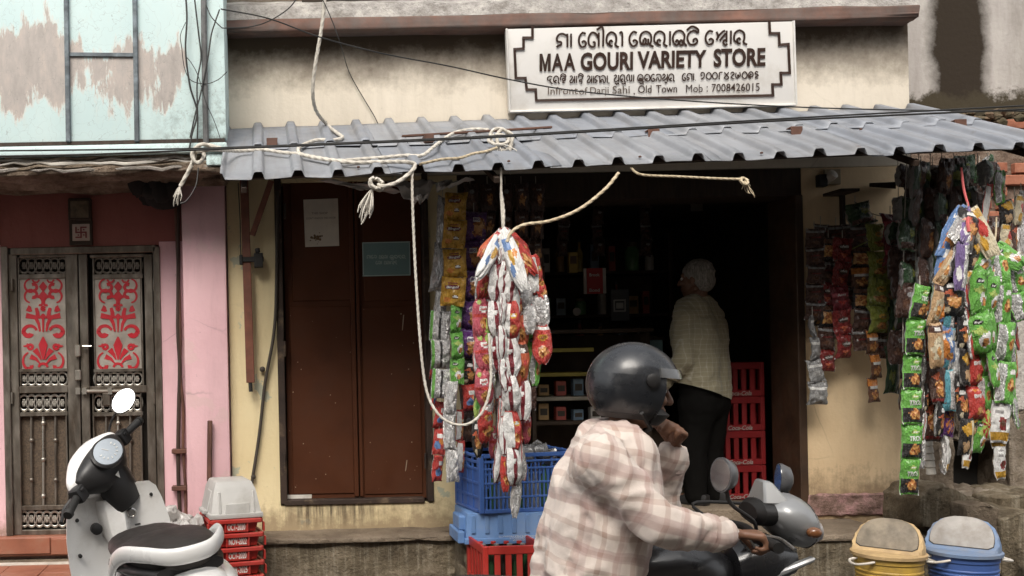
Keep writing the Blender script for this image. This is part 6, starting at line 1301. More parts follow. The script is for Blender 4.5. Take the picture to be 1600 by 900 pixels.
for si, (xa_, xb_, yy) in enumerate(((xa+.05, xb-.05, 1.85), (W(1140, 500, 2.2).x, W(1285, 500, 2.2).x, 2.2))):
    for z in shelf_zs[1:]:
        x = xa_+.03; cnt_ = [-1]
        while x < xb_-.05:
            ww = rnd.uniform(.035, .06); hh = rnd.uniform(.12, .24); c0 = V(x+ww, yy+rnd.uniform(-.04, .04), z+.001); kd = rnd.randrange(3)
            ci = rnd.randrange(6); mm = mat('goods_%s' % 'abcdef'[ci], cols[ci], .35, coat=.4); cnt_[0] += 1
            lb = '%s from left on %s shelf, %s unit' % (ORD[cnt_[0] % len(ORD)], SHN[shelf_zs.index(z)], ('back left', 'back right')[si]); cw = CW[ci]
            if kd == 0:
                t = thing('jar', 'dim '+cw+' jar, '+lb, 'jar', c0, 'jars on the dark shelves'); q = MB(); q.lathe([(ww*.9, 0), (ww, .015), (ww, hh*.75), (ww*.75, hh*.85)], c0, 12); q.build('glass', mm, t); q = MB(); q.lathe([(ww*.8, hh*.85), (ww*.8, hh), (ww*.5, hh+.004)], c0, 12); q.build('lid', mat('jar_lid', (.16, .12, .07), .4), t)
            elif kd == 1:
                t = thing('bottle', 'dim '+cw+' bottle, '+lb, 'bottle', c0, 'bottles on the dark shelves'); q = MB(); q.lathe([(ww*.6, 0), (ww*.65, .01), (ww*.65, hh*.8), (ww*.25, hh), (ww*.25, hh+.05)], c0, 12); q.build('glass', mm, t); q = MB(); q.lathe([(ww*.28, hh+.05), (ww*.28, hh+.075)], c0, 10); q.build('cap', mat('dull_cap', (.12, .12, .12), .5), t)
            else:
                t = thing('carton', 'dim '+cw+' carton, '+lb, 'carton', c0, 'cartons on the dark shelves'); q = MB(); q.box(c0+V(-ww*.8, -.03, 0), c0+V(ww*.8, .03, hh)); q.build('box', mm, t, bevel=.003); q = MB(); q.box(c0+V(-ww*.55, -.032, hh*.4), c0+V(ww*.55, -.029, hh*.75)); q.build('label', mat('dull_label', (.075, .062, .048), .6), t)
            x += ww*2+rnd.uniform(.02, .10)
# display counter with yellow shelf edges
ct = thing('display_counter', 'low dark display counter with yellow edged shelves in the shop doorway', 'counter', V(W(880, 700, .55).x, .55, zf)); yc = .5
for a_ in (832, 1012): b = MB(); bx(b, a_, 520, a_+6, 790, yc, yc+.4); b.build('side_frame', M_shelf, ct)
M_ysh = mat('yellow_shelf_edge', (.42, .36, .08), .5); M_wsh = mat('pale_shelf_edge', (.40, .37, .30), .5)
for py, m_, px1 in ((547, M_ysh, 928), (585, M_ysh, 924), (622, M_wsh, 1010), (660, M_shelf, 1010)):
    q = MB(); bx(q, 838, py-3, px1, py+3, yc+.01, yc+.35); q.build('shelf', m_, ct, bevel=.002)
q = MB(); bx(q, 838, 524, 1012, 788, yc+.37, yc+.4); q.build('back_board', M_shelf, ct)
q = MB(); bx(q, 826, 514, 1022, 520, yc-.01, yc+.42); q.build('top', M_shelf, ct, bevel=.003)
for k in range(12):
    px = 848+(k % 6)*27; py = 619 if k < 6 else 657; c0 = W(px, py-1, yc+.1); ww = .035; hh = rnd.uniform(.07, .12); q = MB(); q.box(c0+V(-ww, -.03, 0), c0+V(ww, .03, hh)); t = thing('carton', 'dim carton, '+ORD[k % 6]+' from the left on the '+('upper', 'lower')[k//6]+' pale edged shelf of the display counter', 'carton', c0, 'cartons in the display counter'); q.build('box', mat('goods_%s' % 'abcdef'[k % 6], cols[k % 6], .35, coat=.4), t, bevel=.003); q = MB(); q.box(c0+V(-ww*.7, -.032, hh*.3), c0+V(ww*.7, -.029, hh*.7)); q.build('label', mat('dull_label', (.075, .062, .048), .6), t)
# pale glass box top by the man
t = thing('glass_case', 'small glass topped case with a pale blue edge beside the standing man', 'glass case', W(1022, 600, .6)); q = MB(); bx(q, 1002, 531, 1036, 560, .6, .8); q.build('pane', mat('pale_blue_glass', (.30, .50, .56), .15, coat=.6), t, bevel=.004); q = MB(); bx(q, 1000, 527, 1038, 531, .59, .81); bx(q, 1000, 560, 1038, 788, .59, .81); q.build('frame', M_shelf, t)
# cards and bits hanging on the shelves
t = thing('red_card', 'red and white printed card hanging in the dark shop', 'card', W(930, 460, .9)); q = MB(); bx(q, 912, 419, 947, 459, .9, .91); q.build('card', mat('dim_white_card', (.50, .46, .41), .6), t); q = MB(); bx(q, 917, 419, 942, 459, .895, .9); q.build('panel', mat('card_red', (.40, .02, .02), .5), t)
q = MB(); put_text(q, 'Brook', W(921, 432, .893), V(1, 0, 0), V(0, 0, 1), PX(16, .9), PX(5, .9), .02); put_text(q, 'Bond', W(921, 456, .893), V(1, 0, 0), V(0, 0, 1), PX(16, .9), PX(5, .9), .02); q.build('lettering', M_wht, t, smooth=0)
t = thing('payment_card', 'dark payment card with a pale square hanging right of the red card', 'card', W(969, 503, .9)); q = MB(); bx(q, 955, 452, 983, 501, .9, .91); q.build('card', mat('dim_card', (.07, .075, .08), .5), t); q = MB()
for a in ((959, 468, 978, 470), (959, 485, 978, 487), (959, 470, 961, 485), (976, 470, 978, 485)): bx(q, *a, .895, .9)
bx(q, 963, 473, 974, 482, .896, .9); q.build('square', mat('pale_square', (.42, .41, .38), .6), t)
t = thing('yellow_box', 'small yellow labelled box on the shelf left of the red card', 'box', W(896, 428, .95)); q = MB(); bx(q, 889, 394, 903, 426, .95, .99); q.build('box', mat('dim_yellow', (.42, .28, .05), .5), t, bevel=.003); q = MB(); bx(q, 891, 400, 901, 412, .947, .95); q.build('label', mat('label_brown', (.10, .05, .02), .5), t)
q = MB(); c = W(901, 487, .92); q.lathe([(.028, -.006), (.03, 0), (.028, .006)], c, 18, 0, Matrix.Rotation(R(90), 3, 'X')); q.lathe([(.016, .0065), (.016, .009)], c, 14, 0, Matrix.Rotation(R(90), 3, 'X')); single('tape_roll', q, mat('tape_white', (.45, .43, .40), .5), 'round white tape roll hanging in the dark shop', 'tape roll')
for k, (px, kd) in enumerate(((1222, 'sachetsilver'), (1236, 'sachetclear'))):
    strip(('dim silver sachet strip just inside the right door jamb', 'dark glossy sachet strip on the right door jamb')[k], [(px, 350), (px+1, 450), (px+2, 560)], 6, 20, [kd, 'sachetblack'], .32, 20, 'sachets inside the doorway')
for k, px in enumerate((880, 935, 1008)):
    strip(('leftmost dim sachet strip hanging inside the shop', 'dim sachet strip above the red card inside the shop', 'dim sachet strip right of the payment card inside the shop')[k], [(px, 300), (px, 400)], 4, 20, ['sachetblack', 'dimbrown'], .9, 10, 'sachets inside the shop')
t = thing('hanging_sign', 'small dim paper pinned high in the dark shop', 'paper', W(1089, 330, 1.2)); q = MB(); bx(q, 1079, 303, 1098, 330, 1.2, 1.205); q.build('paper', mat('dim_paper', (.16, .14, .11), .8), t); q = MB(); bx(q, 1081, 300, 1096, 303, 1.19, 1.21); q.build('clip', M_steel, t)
# stacked red drink crates inside, right of the man
M_redd = mat('deep_red_plastic', (.20, .010, .012), .5, var=.2)
ycc = .34; x0, x1 = W(1120, 700, ycc).x, W(1197, 700, ycc).x; zt = W(1160, 566, ycc).z; hcr = (zt-zf)/4
for k in range(4):
    bottle_crate(('bottom', 'second lowest', 'second from top', 'topmost')[k]+' red drink crate in the stack behind the standing man', ((x0+x1)/2, ycc+.14, zf+hcr*k+.0005*k), 0, hcr-.002, 'red drink crates stacked in the shop', x1-x0, .28, False, 'Coca-Cola', M_redd)
# ---------------------------------------------------------------- parked white scooter
M_wp = mat('white_scooter_paint', (.84, .83, .81), .30, var=.05, scale=2, bump=.02, dirt=(.55, .52, .47), damt=.2, coat=.4)
M_blk = mat('black_textured_plastic', (.016, .015, .015), .5, var=.3, bump=.08, bscale=200)
M_seat = mat('black_vinyl', (.022, .018, .016), .5, var=.3, bump=.1, bscale=160)
M_chrome = mat('dull_chrome', (.45, .44, .42), .25, .9, var=.2)
def frame_to(d):      # rotation taking +z to d, x kept level-ish
    z = Vector(d).normalized(); x = V(0, 0, 1).cross(z).normalized(); return Matrix((x, z.cross(x), z)).transposed()
def local_thing(name, label, cat, group=None): return thing(name, label, cat, (0, 0, 0), group)
sc_ = local_thing('scooter', 'white parked scooter with black seat and round mirror beside the metal gate', 'scooter')
def wheel(par, x, r, wdt, n=28):
    wroot = MB(); c = V(x, 0, r); M_ = Matrix.Rotation(R(90), 3, 'X')
    wroot.lathe([(r*.70, -wdt*.4), (r*.9, -wdt*.5), (r*.985, -wdt*.25), (r, 0), (r*.985, wdt*.25), (r*.9, wdt*.5), (r*.70, wdt*.4)], c, n, 0, M_, False); wh = wroot.build('wheel', M_black, par)
    q = MB(); q.lathe([(.03, -wdt*.3), (r*.2, -wdt*.3), (r*.66, -wdt*.34), (r*.71, -wdt*.42), (r*.71, wdt*.42), (r*.66, wdt*.34), (r*.2, wdt*.3), (.03, wdt*.3)], c, n, 0, M_); q.build('rim', M_chrome, wh)
wheel(sc_, 0, .215, .10); wheel(sc_, 1.24, .215, .09)
def sec(x, hw, z0, z1, pw=2.6, n=20, yc=0):      # superellipse cross-section in the yz plane
    out = []
    for k in range(n):
        a = 2*math.pi*k/n; c, s_ = math.cos(a), math.sin(a)
        out.append(V(x, yc+hw*math.copysign(abs(c)**(2/pw), c), (z0+z1)/2+(z1-z0)/2*math.copysign(abs(s_)**(2/pw), s_)))
    return out
b = MB(); b.loft([sec(.50, .14, .30, .62), sec(.40, .165, .36, .68), sec(.2, .185, .40, .715), sec(0, .18, .46, .735), sec(-.2, .155, .53, .755), sec(-.36, .115, .60, .755), sec(-.43, .075, .64, .745)], sm=4); b.build('tail_body', M_wp, sc_, smooth=50)
b = MB(); b.loft([sec(.47, .13, .60, .715, 3.), sec(.3, .172, .66, .735, 3.), sec(.1, .186, .70, .755, 3.), sec(-.12, .17, .72, .775, 3.), sec(-.3, .12, .735, .785, 3.)], sm=4); b.build('under_seat_band', M_blk, sc_, smooth=50)
b = MB(); b.loft([sec(.53, .07, .66, .725, 2.3), sec(.49, .11, .665, .765), sec(.40, .145, .68, .795), sec(.27, .162, .70, .80), sec(.16, .168, .71, .805), sec(.07, .168, .72, .835), sec(-.04, .165, .73, .85), sec(-.18, .145, .745, .85), sec(-.27, .115, .755, .84), sec(-.31, .07, .765, .82)], sm=4); b.build('seat', M_seat, sc_, smooth=60)
for s_ in (-1, 1):      # grab rail, a broad white band round the seat
    pass
pts = [V(.26, .172, .685), V(.17, .184, .70), V(.05, .188, .765), V(-.10, .176, .815), V(-.24, .138, .83), V(-.35, .06, .825)]
pts = pts+[V(p.x, -p.y, p.z) for p in reversed(pts)]; pts = spline(pts, 5)
b = MB(); rings = []
for i, p in enumerate(pts):
    t_ = (pts[min(i+1, len(pts)-1)]-pts[max(0, i-1)]).normalized(); o_ = V(0, 0, 1); nn = t_.cross(o_).normalized(); u_ = nn.cross(t_)
    f = min(1, (min(i, len(pts)-1-i)+1.2)/6)
    rings.append([p+nn*.013*math.cos(a)+u_*.029*f*math.sin(a) for a in [2*math.pi*k/12 for k in range(12)]])
b.loft(rings); b.build('grab_rail', M_wp, sc_, smooth=60)
for s_ in (-1, 1):      # bulging side panels
    b = MB(); b.loft([sec(.33, .03, .52, .60, 2, 14, s_*.155), sec(.22, .055, .48, .665, 2.2, 14, s_*.165), sec(.02, .065, .52, .70, 2.2, 14, s_*.165), sec(-.2, .06, .56, .715, 2.2, 14, s_*.135), sec(-.38, .045, .61, .715, 2.2, 14, s_*.085), sec(-.45, .02, .645, .70, 2, 14, s_*.05)], sm=4); b.build('side_panel', M_wp, sc_, smooth=60)
b = MB(); b.loft([sec(-.40, .085, .52, .64, 3), sec(-.46, .07, .53, .635, 3), sec(-.475, .055, .54, .625, 3)]); b.build('tail_lamp', mat('clear_lamp', (.40, .36, .34), .1, coat=.8), sc_)
for s_ in (-1, 1): q = MB(); q.loft([sec(-.36, .035, .50, .62, 2, 12, s_*.13), sec(-.42, .028, .51, .61, 2, 12, s_*.115), sec(-.44, .016, .53, .59, 2, 12, s_*.105)]); q.build('indicator', mat('clear_lamp', (.40, .36, .34), .1, coat=.8), sc_)
b = MB(); b.loft([sec(-.30, .08, .30, .62), sec(-.46, .07, .26, .54), sec(-.56, .06, .20, .36)], sm=4); b.build('rear_fender', M_blk, sc_, smooth=50)
b = MB(); b.box((-.02, -.16, .12), (.5, -.07, .32)); b.build('engine', M_blk, sc_, bevel=.02); b = MB(); b.tube([V(.25, -.17, .2), V(-.1, -.18, .22), V(-.38, -.18, .27)], [.03, .055, .05], 12); b.build('exhaust', M_blk, sc_)
b = MB(); b.box((.42, -.17, .25), (.93, .17, .30)); b.build('floorboard', M_blk, sc_, bevel=.015, seg=2)
b = MB(); b.loft([sec(.44, .14, .27, .50, 3), sec(.52, .12, .27, .42, 3), sec(.62, .10, .27, .33, 3)]); b.build('floor_tunnel', M_blk, sc_)
# leg shield
def shield(zs, th, dx, scale=1.):
    rings = []
    for z, hw, xc, sweep in zs:
        ring = []
        for k in range(17):
            u = lerp(-1, 1, k/16); ring.append(V(xc+dx-sweep*abs(u)**2.2, u*hw*scale, z))
        for k in range(17):
            u = lerp(1, -1, k/16); ring.append(V(xc+dx+th*(1-.6*abs(u)**3)-sweep*abs(u)**2.2, u*hw*scale, z))
        rings.append(ring)
    return rings
SH = [(.26, .175, .93, .03), (.34, .205, .95, .05), (.46, .225, .965, .07), (.58, .228, .965, .075), (.70, .222, .960, .075), (.80, .205, .955, .07), (.86, .188, .95, .065), (.885, .165, .947, .055)]
b = MB(); b.loft(shield(SH, .045, .0, 1.08)); sh_ = b.build('leg_shield', M_wp, sc_, smooth=50)
b = MB(); b.loft([[V(.955, y_*w2, z) for y_ in (-1, 1)]+[V(.90-.03*(.8-z)/.4, y_*w2*.5, z) for y_ in (1, -1)] for z, w2 in ((.84, .085), (.70, .075), (.60, .035), (.56, .008))]); b.build('shield_boss', M_wp, sh_, bevel=.008, seg=2)
for s_ in (-1, 1): b = MB(); b.loft([[V(.95, s_*.19, z0), V(.905, s_*.20, z0), V(.93, s_*.08, z1), V(.97, s_*.08, z1)] for z0, z1 in ((.52, .34), (.53, .345))]); b.build('shield_crease', M_wp, sh_, bevel=.003)
b = MB(); b.loft([[V(.94, y_, z) for y_ in (-.165, .165)]+[V(.80, y_, z) for y_ in (.12, -.12)] for z in (.28, .43)]); b.build('inner_cover', M_blk, sh_, bevel=.03, seg=3)
for y_, z in ((.19, .62), (.19, .48), (-.19, .62), (-.18, .82), (0, .60), (.175, .78)): q = MB(); x_ = .958-.07*(abs(y_)/.22)**2.2; q.lathe([(.009, -.012), (.009, .004), (.004, .006)], V(x_-.004, y_, z), 10, 0, Matrix.Rotation(R(-90), 3, 'Y')); q.build('screw', M_blk, sh_)
q = MB(); q.lathe([(.024, -.01), (.024, .01), (.018, .014), (.016, .008)], V(.925, -.075, .755), 16, 0, Matrix.Rotation(R(-90), 3, 'Y')); q.build('ignition', M_chrome, sh_)
q = MB(); q.lathe([(.026, -.01), (.026, .02), (.014, .026)], V(.925, .095, .72), 16, 0, Matrix.Rotation(R(-90), 3, 'Y')); q.build('bag_hook', M_blk, sh_)
q = MB(); q.box((.925, -.11, .690), (.940, -.085, .695)); q.build('slot', M_blk, sh_)
b = MB(); b.tube([V(1.24, .07, .22), V(1.1, .07, .55)], .025, 10); b.tube([V(1.24, -.07, .22), V(1.1, -.07, .55)], .025, 10); b.build('fork', M_blk, sc_)
b = MB(); b.loft([sec(1.02, .06, .30, .42), sec(1.12, .08, .36, .48), sec(1.25, .08, .40, .47), sec(1.40, .06, .30, .38), sec(1.46, .03, .22, .3)], sm=4); b.build('front_fender', M_wp, sc_, smooth=60)
b = MB(); b.loft([sec(.98, .16, .34, .80), sec(1.05, .12, .40, .82), sec(1.10, .06, .46, .80)], sm=4); b.build('front_apron', M_wp, sc_, smooth=60)
# steered head
hd = []
ax_o = V(.99, 0, .86); MS = Matrix.Rotation(R(48), 3, Vector((-.55, 0, .84)).normalized())
class HB(MB):
    def build(s, *a, **k): s.v = [ax_o+MS @ (v-ax_o)+V(0, -.025, -.01) for v in s.v]; return MB.build(s, *a, **k)
def hsec(y, xc, zc, rx, rz, n=18, pw=2.4): return [V(xc+rx*math.copysign(abs(math.cos(a))**(2/pw), math.cos(a)), y, zc+rz*math.copysign(abs(math.sin(a))**(2/pw), math.sin(a))) for a in [2*math.pi*k/n for k in range(n)]]
b = HB(); b.loft([hsec(-.215, .985, 1.03, .012, .022), hsec(-.19, .99, 1.035, .03, .045), hsec(-.13, 1.0, 1.02, .055, .085), hsec(-.05, 1.01, 1.01, .075, .115), hsec(.05, 1.01, 1.01, .075, .115), hsec(.13, 1.0, 1.02, .055, .085), hsec(.19, .99, 1.035, .03, .045), hsec(.215, .985, 1.03, .012, .022)], sm=4); b.build('head_cowl', M_wp, sc_, smooth=60)
b = HB(); b.loft([hsec(-.185, .965, 1.03, .025, .035), hsec(-.14, .955, 1.025, .05, .065), hsec(-.06, .945, 1.01, .07, .098), hsec(.06, .945, 1.01, .07, .098), hsec(.14, .955, 1.025, .05, .065), hsec(.185, .965, 1.03, .025, .035)], sm=4); dash = b.build('dash_panel', M_blk, sc_, smooth=60)
b = HB(); b.loft([[V(.945+.07*math.cos(a), .105*math.sin(a), 1.0) for a in [2*math.pi*k/18 for k in range(18)]], [V(.945+.075*math.cos(a), .10*math.sin(a), .90) for a in [2*math.pi*k/18 for k in range(18)]], [V(.955+.075*math.cos(a), .095*math.sin(a), .80) for a in [2*math.pi*k/18 for k in range(18)]]], sm=4); b.build('neck_cover', M_blk, sc_, smooth=60)
MD = Matrix.Rotation(R(-52), 3, 'Y')
b = HB(); b.lathe([(.10, -.01), (.10, .004), (.092, .010)], V(.881, 0, 1.070), 28, 0, MD, True, .72, 1.0); b.build('dial_bezel', M_blk, dash)
b = HB(); b.lathe([(.088, .0), (.088, .011), (.06, .014), (.02, .0155)], V(.881, 0, 1.070), 28, 0, MD, True, .70, .98); b.build('speed_dial', mat('dial_face', (.36, .40, .44), .18, var=.12, coat=.7), dash)
b = HB()
for k in range(9):
    a = R(lerp(-200, 20, k/8)); c = V(-.35*.08*math.sin(a)*0, 0, 0)
    for r0, r1 in ((.045, .058),): p0 = V(.881, 0, 1.070)+MD @ V(r0*.7*math.sin(a), -r0*math.cos(a), .0165); p1 = V(.881, 0, 1.070)+MD @ V(r1*.7*math.sin(a), -r1*math.cos(a), .0165); b.bar(p0, p1, .004, .001, up=(-.7, 0, .7))
p0 = V(.881, 0, 1.070)+MD @ V(0, 0, .0168); p1 = V(.881, 0, 1.070)+MD @ V(.03, .012, .0168); b.bar(p0, p1, .003, .001, up=(-.7, 0, .7)); b.build('dial_marks', M_wht, dash, smooth=0)
q = HB(); c = V(.868, .035, .965); q.add([c+V(0, -.016, .012), c+V(0, .016, .012), c+V(.0, 0, -.016), c+V(.01, 0, 0)], [(0, 1, 2), (0, 3, 1), (1, 3, 2), (2, 3, 0)]); q.build('badge', M_wht, dash)
for s_ in (-1, 1):
    b = HB(); b.tube([V(.965, s_*.17, 1.02), V(.945, s_*.26, 1.02), V(.93, s_*.35, 1.015)], [.017, .019, .020], 14); b.build('handle_grip', M_black, sc_)
    b = HB(); b.tube([V(.93, s_*.345, 1.015), V(.927, s_*.362, 1.014)], [.024, .02], 12); b.build('bar_end', M_black, sc_)
    b = HB(); b.box((.925, s_*.185, .985), (.985, s_*.245, 1.055)); sw = b.build('switch_block', M_blk, sc_, bevel=.012, seg=2)
    q = HB(); q.box((.918, s_*.2, 1.03), (.926, s_*.225, 1.045)); q.build('button', M_blk, sw, bevel=.003)
    b = HB(); b.tube(spline([V(1.0, s_*.2, 1.01), V(1.02, s_*.27, 1.0), V(1.01, s_*.31, .99), V(.99, s_*.36, .985)], 4), [.008]*12+[.011], 8, flat=.6); b.build('brake_lever', M_blk, sc_)
SCA = 21
SLOC = V(-.275, -2.28, 0); Rz = Matrix.Rotation(R(90+SCA), 4, 'Z'); lean = Matrix.Rotation(R(-9), 4, 'X'); SSC = 1.03
MI = (Matrix.Translation(SLOC) @ Rz @ lean @ Matrix.Scale(SSC, 4)).inverted()
mc = MI @ W(193, 626, -1.40); st0 = ax_o+MS @ (V(.985, -.20, 1.045)-ax_o); mw_ = W(193, 626, -1.40); tocam = (MI.to_3x3() @ ((V(0, -D0, ZC)-mw_).normalized()+V(-.1, -.55, .83))).normalized()
b = MB(); b.tube(spline([st0, st0.lerp(mc, .35)+V(.02, 0, .015), st0.lerp(mc, .75)+V(.02, 0, -.0), mc+V(.02, 0, -.02)], 5), .006, 8); mst = b.build('mirror_stem', M_blk, sc_)
MM = frame_to(tocam) @ Matrix.Rotation(R(52), 3, 'Z')
b = MB(); b.lathe([(.02, -.03), (.05, -.022), (.063, -.004), (.062, 0)], mc, 28, 0, MM, True, 1.12, .80); b.build('mirror_shell', M_blk, mst)
b = MB(); b.lathe([(.058, -.001), (.058, .0015)], mc, 28, 0, MM, True, 1.12, .80); b.build('mirror_glass', mat('mirror_glass', (.45, .46, .47), .10, .9, var=.02, bump=0), mst, smooth=0)
q = MB(); q.box((.3, .12, .0), (.33, .145, .3)); q.build('side_stand', M_blk, sc_)
sc_.rotation_mode = 'QUATERNION'; sc_.location = SLOC; sc_.rotation_quaternion = (Rz @ lean).to_quaternion(); sc_.scale = (SSC, SSC, SSC)

# ---------------------------------------------------------------- figure tools
def capsule(mb, p0, r0, p1, r1, n=14):
    p0, p1 = Vector(p0), Vector(p1); ax = (p1-p0); L = ax.length; ax = ax.normalized() if L > 1e-6 else V(0, 0, 1)
    q = ax.orthogonal().normalized(); w_ = ax.cross(q); rings = []
    prof = [(-math.cos(a)*r0, math.sin(a)*r0, p0) for a in [math.pi/2*k/4 for k in range(5)]]+[(math.sin(a)*r1, math.cos(a)*r1, p1) for a in [math.pi/2*k/4 for k in range(5)]]
    for off, rad, base in prof:
        rad = max(rad, .0004); c = base+ax*off; rings.append([c+(q*math.cos(2*math.pi*k/n)+w_*math.sin(2*math.pi*k/n))*rad for k in range(n)])
    mb.loft(rings)
def ell(mb, c, r, Mx=None, n=18): mb.ball(c, r, n, 0, Mx)
def remesh(mb, voxel, smooth=6, sm=.5):
    me = bpy.data.meshes.new('tmp'); me.from_pydata(mb.v, [], mb.f); bm = bmesh.new(); bm.from_mesh(me); bmesh.ops.recalc_face_normals(bm, faces=bm.faces); bm.to_mesh(me); bm.free()
    o = bpy.data.objects.new('tmp', me); C.objects.link(o)
    m = o.modifiers.new('r', 'REMESH'); m.mode = 'VOXEL'; m.voxel_size = voxel
    if smooth: s_ = o.modifiers.new('s', 'SMOOTH'); s_.iterations = smooth; s_.factor = sm
    dg = bpy.context.evaluated_depsgraph_get(); me2 = bpy.data.meshes.new_from_object(o.evaluated_get(dg)); bpy.data.objects.remove(o); bpy.data.meshes.remove(me)
    return me2
def figure_part(name, mb, m, parent, voxel, smooth=6, wr=None, wrs=1.):
    me = remesh(mb, voxel, smooth); o0 = parent_world(parent)
    if wr: 
        ns = [v.normal.copy() for v in me.vertices]
        for v, nn in zip(me.vertices, ns): v.co += nn*wr(v.co)
    for v in me.vertices: v.co -= o0
    me.materials.clear(); me.materials.append(m); me.polygons.foreach_set('use_smooth', [True]*len(me.polygons)); me.name = name
    o = bpy.data.objects.new(name, me); C.objects.link(o); o.parent = parent; return o
def frame(fwd, up=(0, 0, 1)):
    f = Vector(fwd).normalized(); l = Vector(up).cross(f).normalized(); u = f.cross(l); return Matrix((f, l, u)).transposed()
def head_prims(mb, c, fwd, up=(0, 0, 1), s=1.):
    M_ = frame(fwd, up); c = Vector(c)
    def P(x, y, z): return c+M_ @ (V(x, y, z)*s)
    def B(x, y, z, a, b_, d): ell(mb, P(x, y, z), (a*s, b_*s, d*s), M_)
    B(-.012, 0, .03, .096, .077, .092); B(.02, 0, -.045, .066, .058, .072); B(.05, 0, -.088, .032, .036, .026)     # skull, face, chin
    capsule(mb, P(.086, 0, .018), .010*s, P(.106, 0, -.026), .0145*s); B(.095, .011, -.03, .012, .008, .008); B(.095, -.011, -.03, .012, .008, .008)   # nose
    for y in (-1, 1):
        capsule(mb, P(.078, y*.016, .030), .012*s, P(.066, y*.048, .028), .011*s); B(.060, y*.042, -.022, .024, .022, .022)
        B(-.008, y*.078, -.005, .018, .009, .032); capsule(mb, P(-.02, y*.055, -.06), .02*s, P(.04, y*.03, -.09), .018*s)
    capsule(mb, P(.082, -.018, -.054), .0075*s, P(.082, .018, -.054), .0075*s); capsule(mb, P(.086, -.014, -.055), .007*s, P(.086, .014, -.055), .007*s); capsule(mb, P(.080, -.016, -.068), .0085*s, P(.080, .016, -.068), .0085*s)
    return P, M_
def eyes(P, M_, par, s=1.):
    for y in (-1, 1):
        q = MB(); q.ball(P(.072, y*.032, .008), .0125*s, 10, 0); e = q.build('eye', mat('eye_white', (.55, .52, .48), .3, bump=0), par); q = MB(); q.ball(P(.0815, y*.032, .008), .0055*s, 8); q.build('iris', M_black, e)
def hand_prims(mb, wrist, fwd, palm_n, side=1, curl=(30, 40, 25), sc=1., spread=4, tcurl=25, tip=None):
    "palm and five fingers; fwd wrist->knuckles, palm_n out of the palm, side=+1 when the thumb is on the left of fwd seen from the back of the hand"
    f = Vector(fwd).normalized(); n = Vector(palm_n); n = (n-f*n.dot(f)).normalized(); t = n.cross(f)*side; wv = Vector(wrist)
    for k, o_ in enumerate((-.030, -.010, .010, .030)): capsule(mb, wv+t*o_*.55*sc, .016*sc, wv+f*.088*sc*(1, 1.03, 1.0, .94)[k]+t*o_*sc*-1, .0125*sc)
    Ls = ((.042, .024, .020), (.046, .029, .022), (.043, .027, .021), (.034, .020, .018))
    for k in range(4):
        p = wv+f*.090*sc*(1, 1.03, 1.0, .94)[k]+t*(.030-.020*k)*sc; ang = 0; sp = R(spread*(1.5-k)); d0 = (f*math.cos(sp)+t*math.sin(sp)).normalized()
        for j in range(3):
            ang += R(curl[j]*(1, 1.03, 1.06, 1.1)[k]); d = d0*math.cos(ang)+n*math.sin(ang); q = p+d*Ls[k][j]*sc; capsule(mb, p, (.0098, .0088, .0078)[j]*sc, q, (.0088, .0078, .0066)[j]*sc, 10); p = q
    p = wv+f*.025*sc+t*.026*sc; ang = 0; a0 = (f*.65+t*.65+n*.35).normalized()
    for j, L_ in enumerate((.042, .034, .026)):
        d = (a0*math.cos(R(tcurl*j))+(n*.8+f*.5-t*.3).normalized()*math.sin(R(tcurl*j))).normalized(); q = p+d*L_*sc; capsule(mb, p, (.0145, .011, .0095)[j]*sc, q, (.011, .0095, .008)[j]*sc, 10); p = q
def ridged(p, s): return 1-abs(noise.noise(p*s))*2
def skin(name, c):
    g = G(name); p = g.pos(); g.out(g.ramp(g.noise(p, 18, 5), [(.3, tuple(v*.8 for v in c)), (.7, tuple(v*1.15 for v in c))]), .5, g.noise(p, 180, 3), .15, .002); g.b.inputs['Subsurface Weight'].default_value = .08; g.b.inputs['Subsurface Scale'].default_value = .01; return g.m
M_skin = skin('brown_skin', (.22, .11, .065)); M_skin2 = skin('old_brown_skin', (.17, .085, .05))
def check(name, base, line, sx, sz, w_, rot=(0, 0, 0), dist=.006, soft=.03, line2=None, fold=None):
    g = G(name); src = g.n('TexCoord').outputs['Object']; p0 = g.n('Mapping', {'Vector': src, 'Rotation': rot})
    nz = g.n('TexNoise', {'Vector': p0, 'Scale': 6., 'Detail': 2}); off = g.n('VectorMath', {0: g.n('VectorMath', {0: nz.outputs['Color'], 1: (.5, .5, .5)}, operation='SUBTRACT'), 'Scale': dist*10}, operation='SCALE')
    p = g.n('VectorMath', {0: p0, 1: off}, operation='ADD'); x = g.n('SeparateXYZ', {'Vector': p})
    def ln(s_, per, ph=0.): 
        f = g.math('FRACT', g.math('ADD', g.math('DIVIDE', s_, per), ph)); return g.ramp(g.math('ABSOLUTE', g.math('SUBTRACT', f, .5)), [(w_, 1.), (w_+soft, 0.)])
    m = g.math('ADD', g.math('MULTIPLY', ln(x.outputs[0], sx), .5), g.math('MULTIPLY', ln(x.outputs[2], sz), .5))
    c = g.mix(m, base, line)
    if line2: c = g.mix(g.math('MULTIPLY', ln(x.outputs[2], sz*2.1, .3), .5), c, line2); c = g.mix(g.math('MULTIPLY', ln(x.outputs[0], sx*1.9, .2), .35), c, line2)
    c = g.mix(g.ramp(g.noise(p, 12, 6), [(.4, 0.), (.75, .35)]), c, tuple(v*.8 for v in base))
    return g.out(c, .9, g.math('ADD', g.noise(p, 22, 5), g.math('MULTIPLY', g.noise(p, 400, 2), .15)), .35, .008, spec=.2, Sheen_Weight=.15)
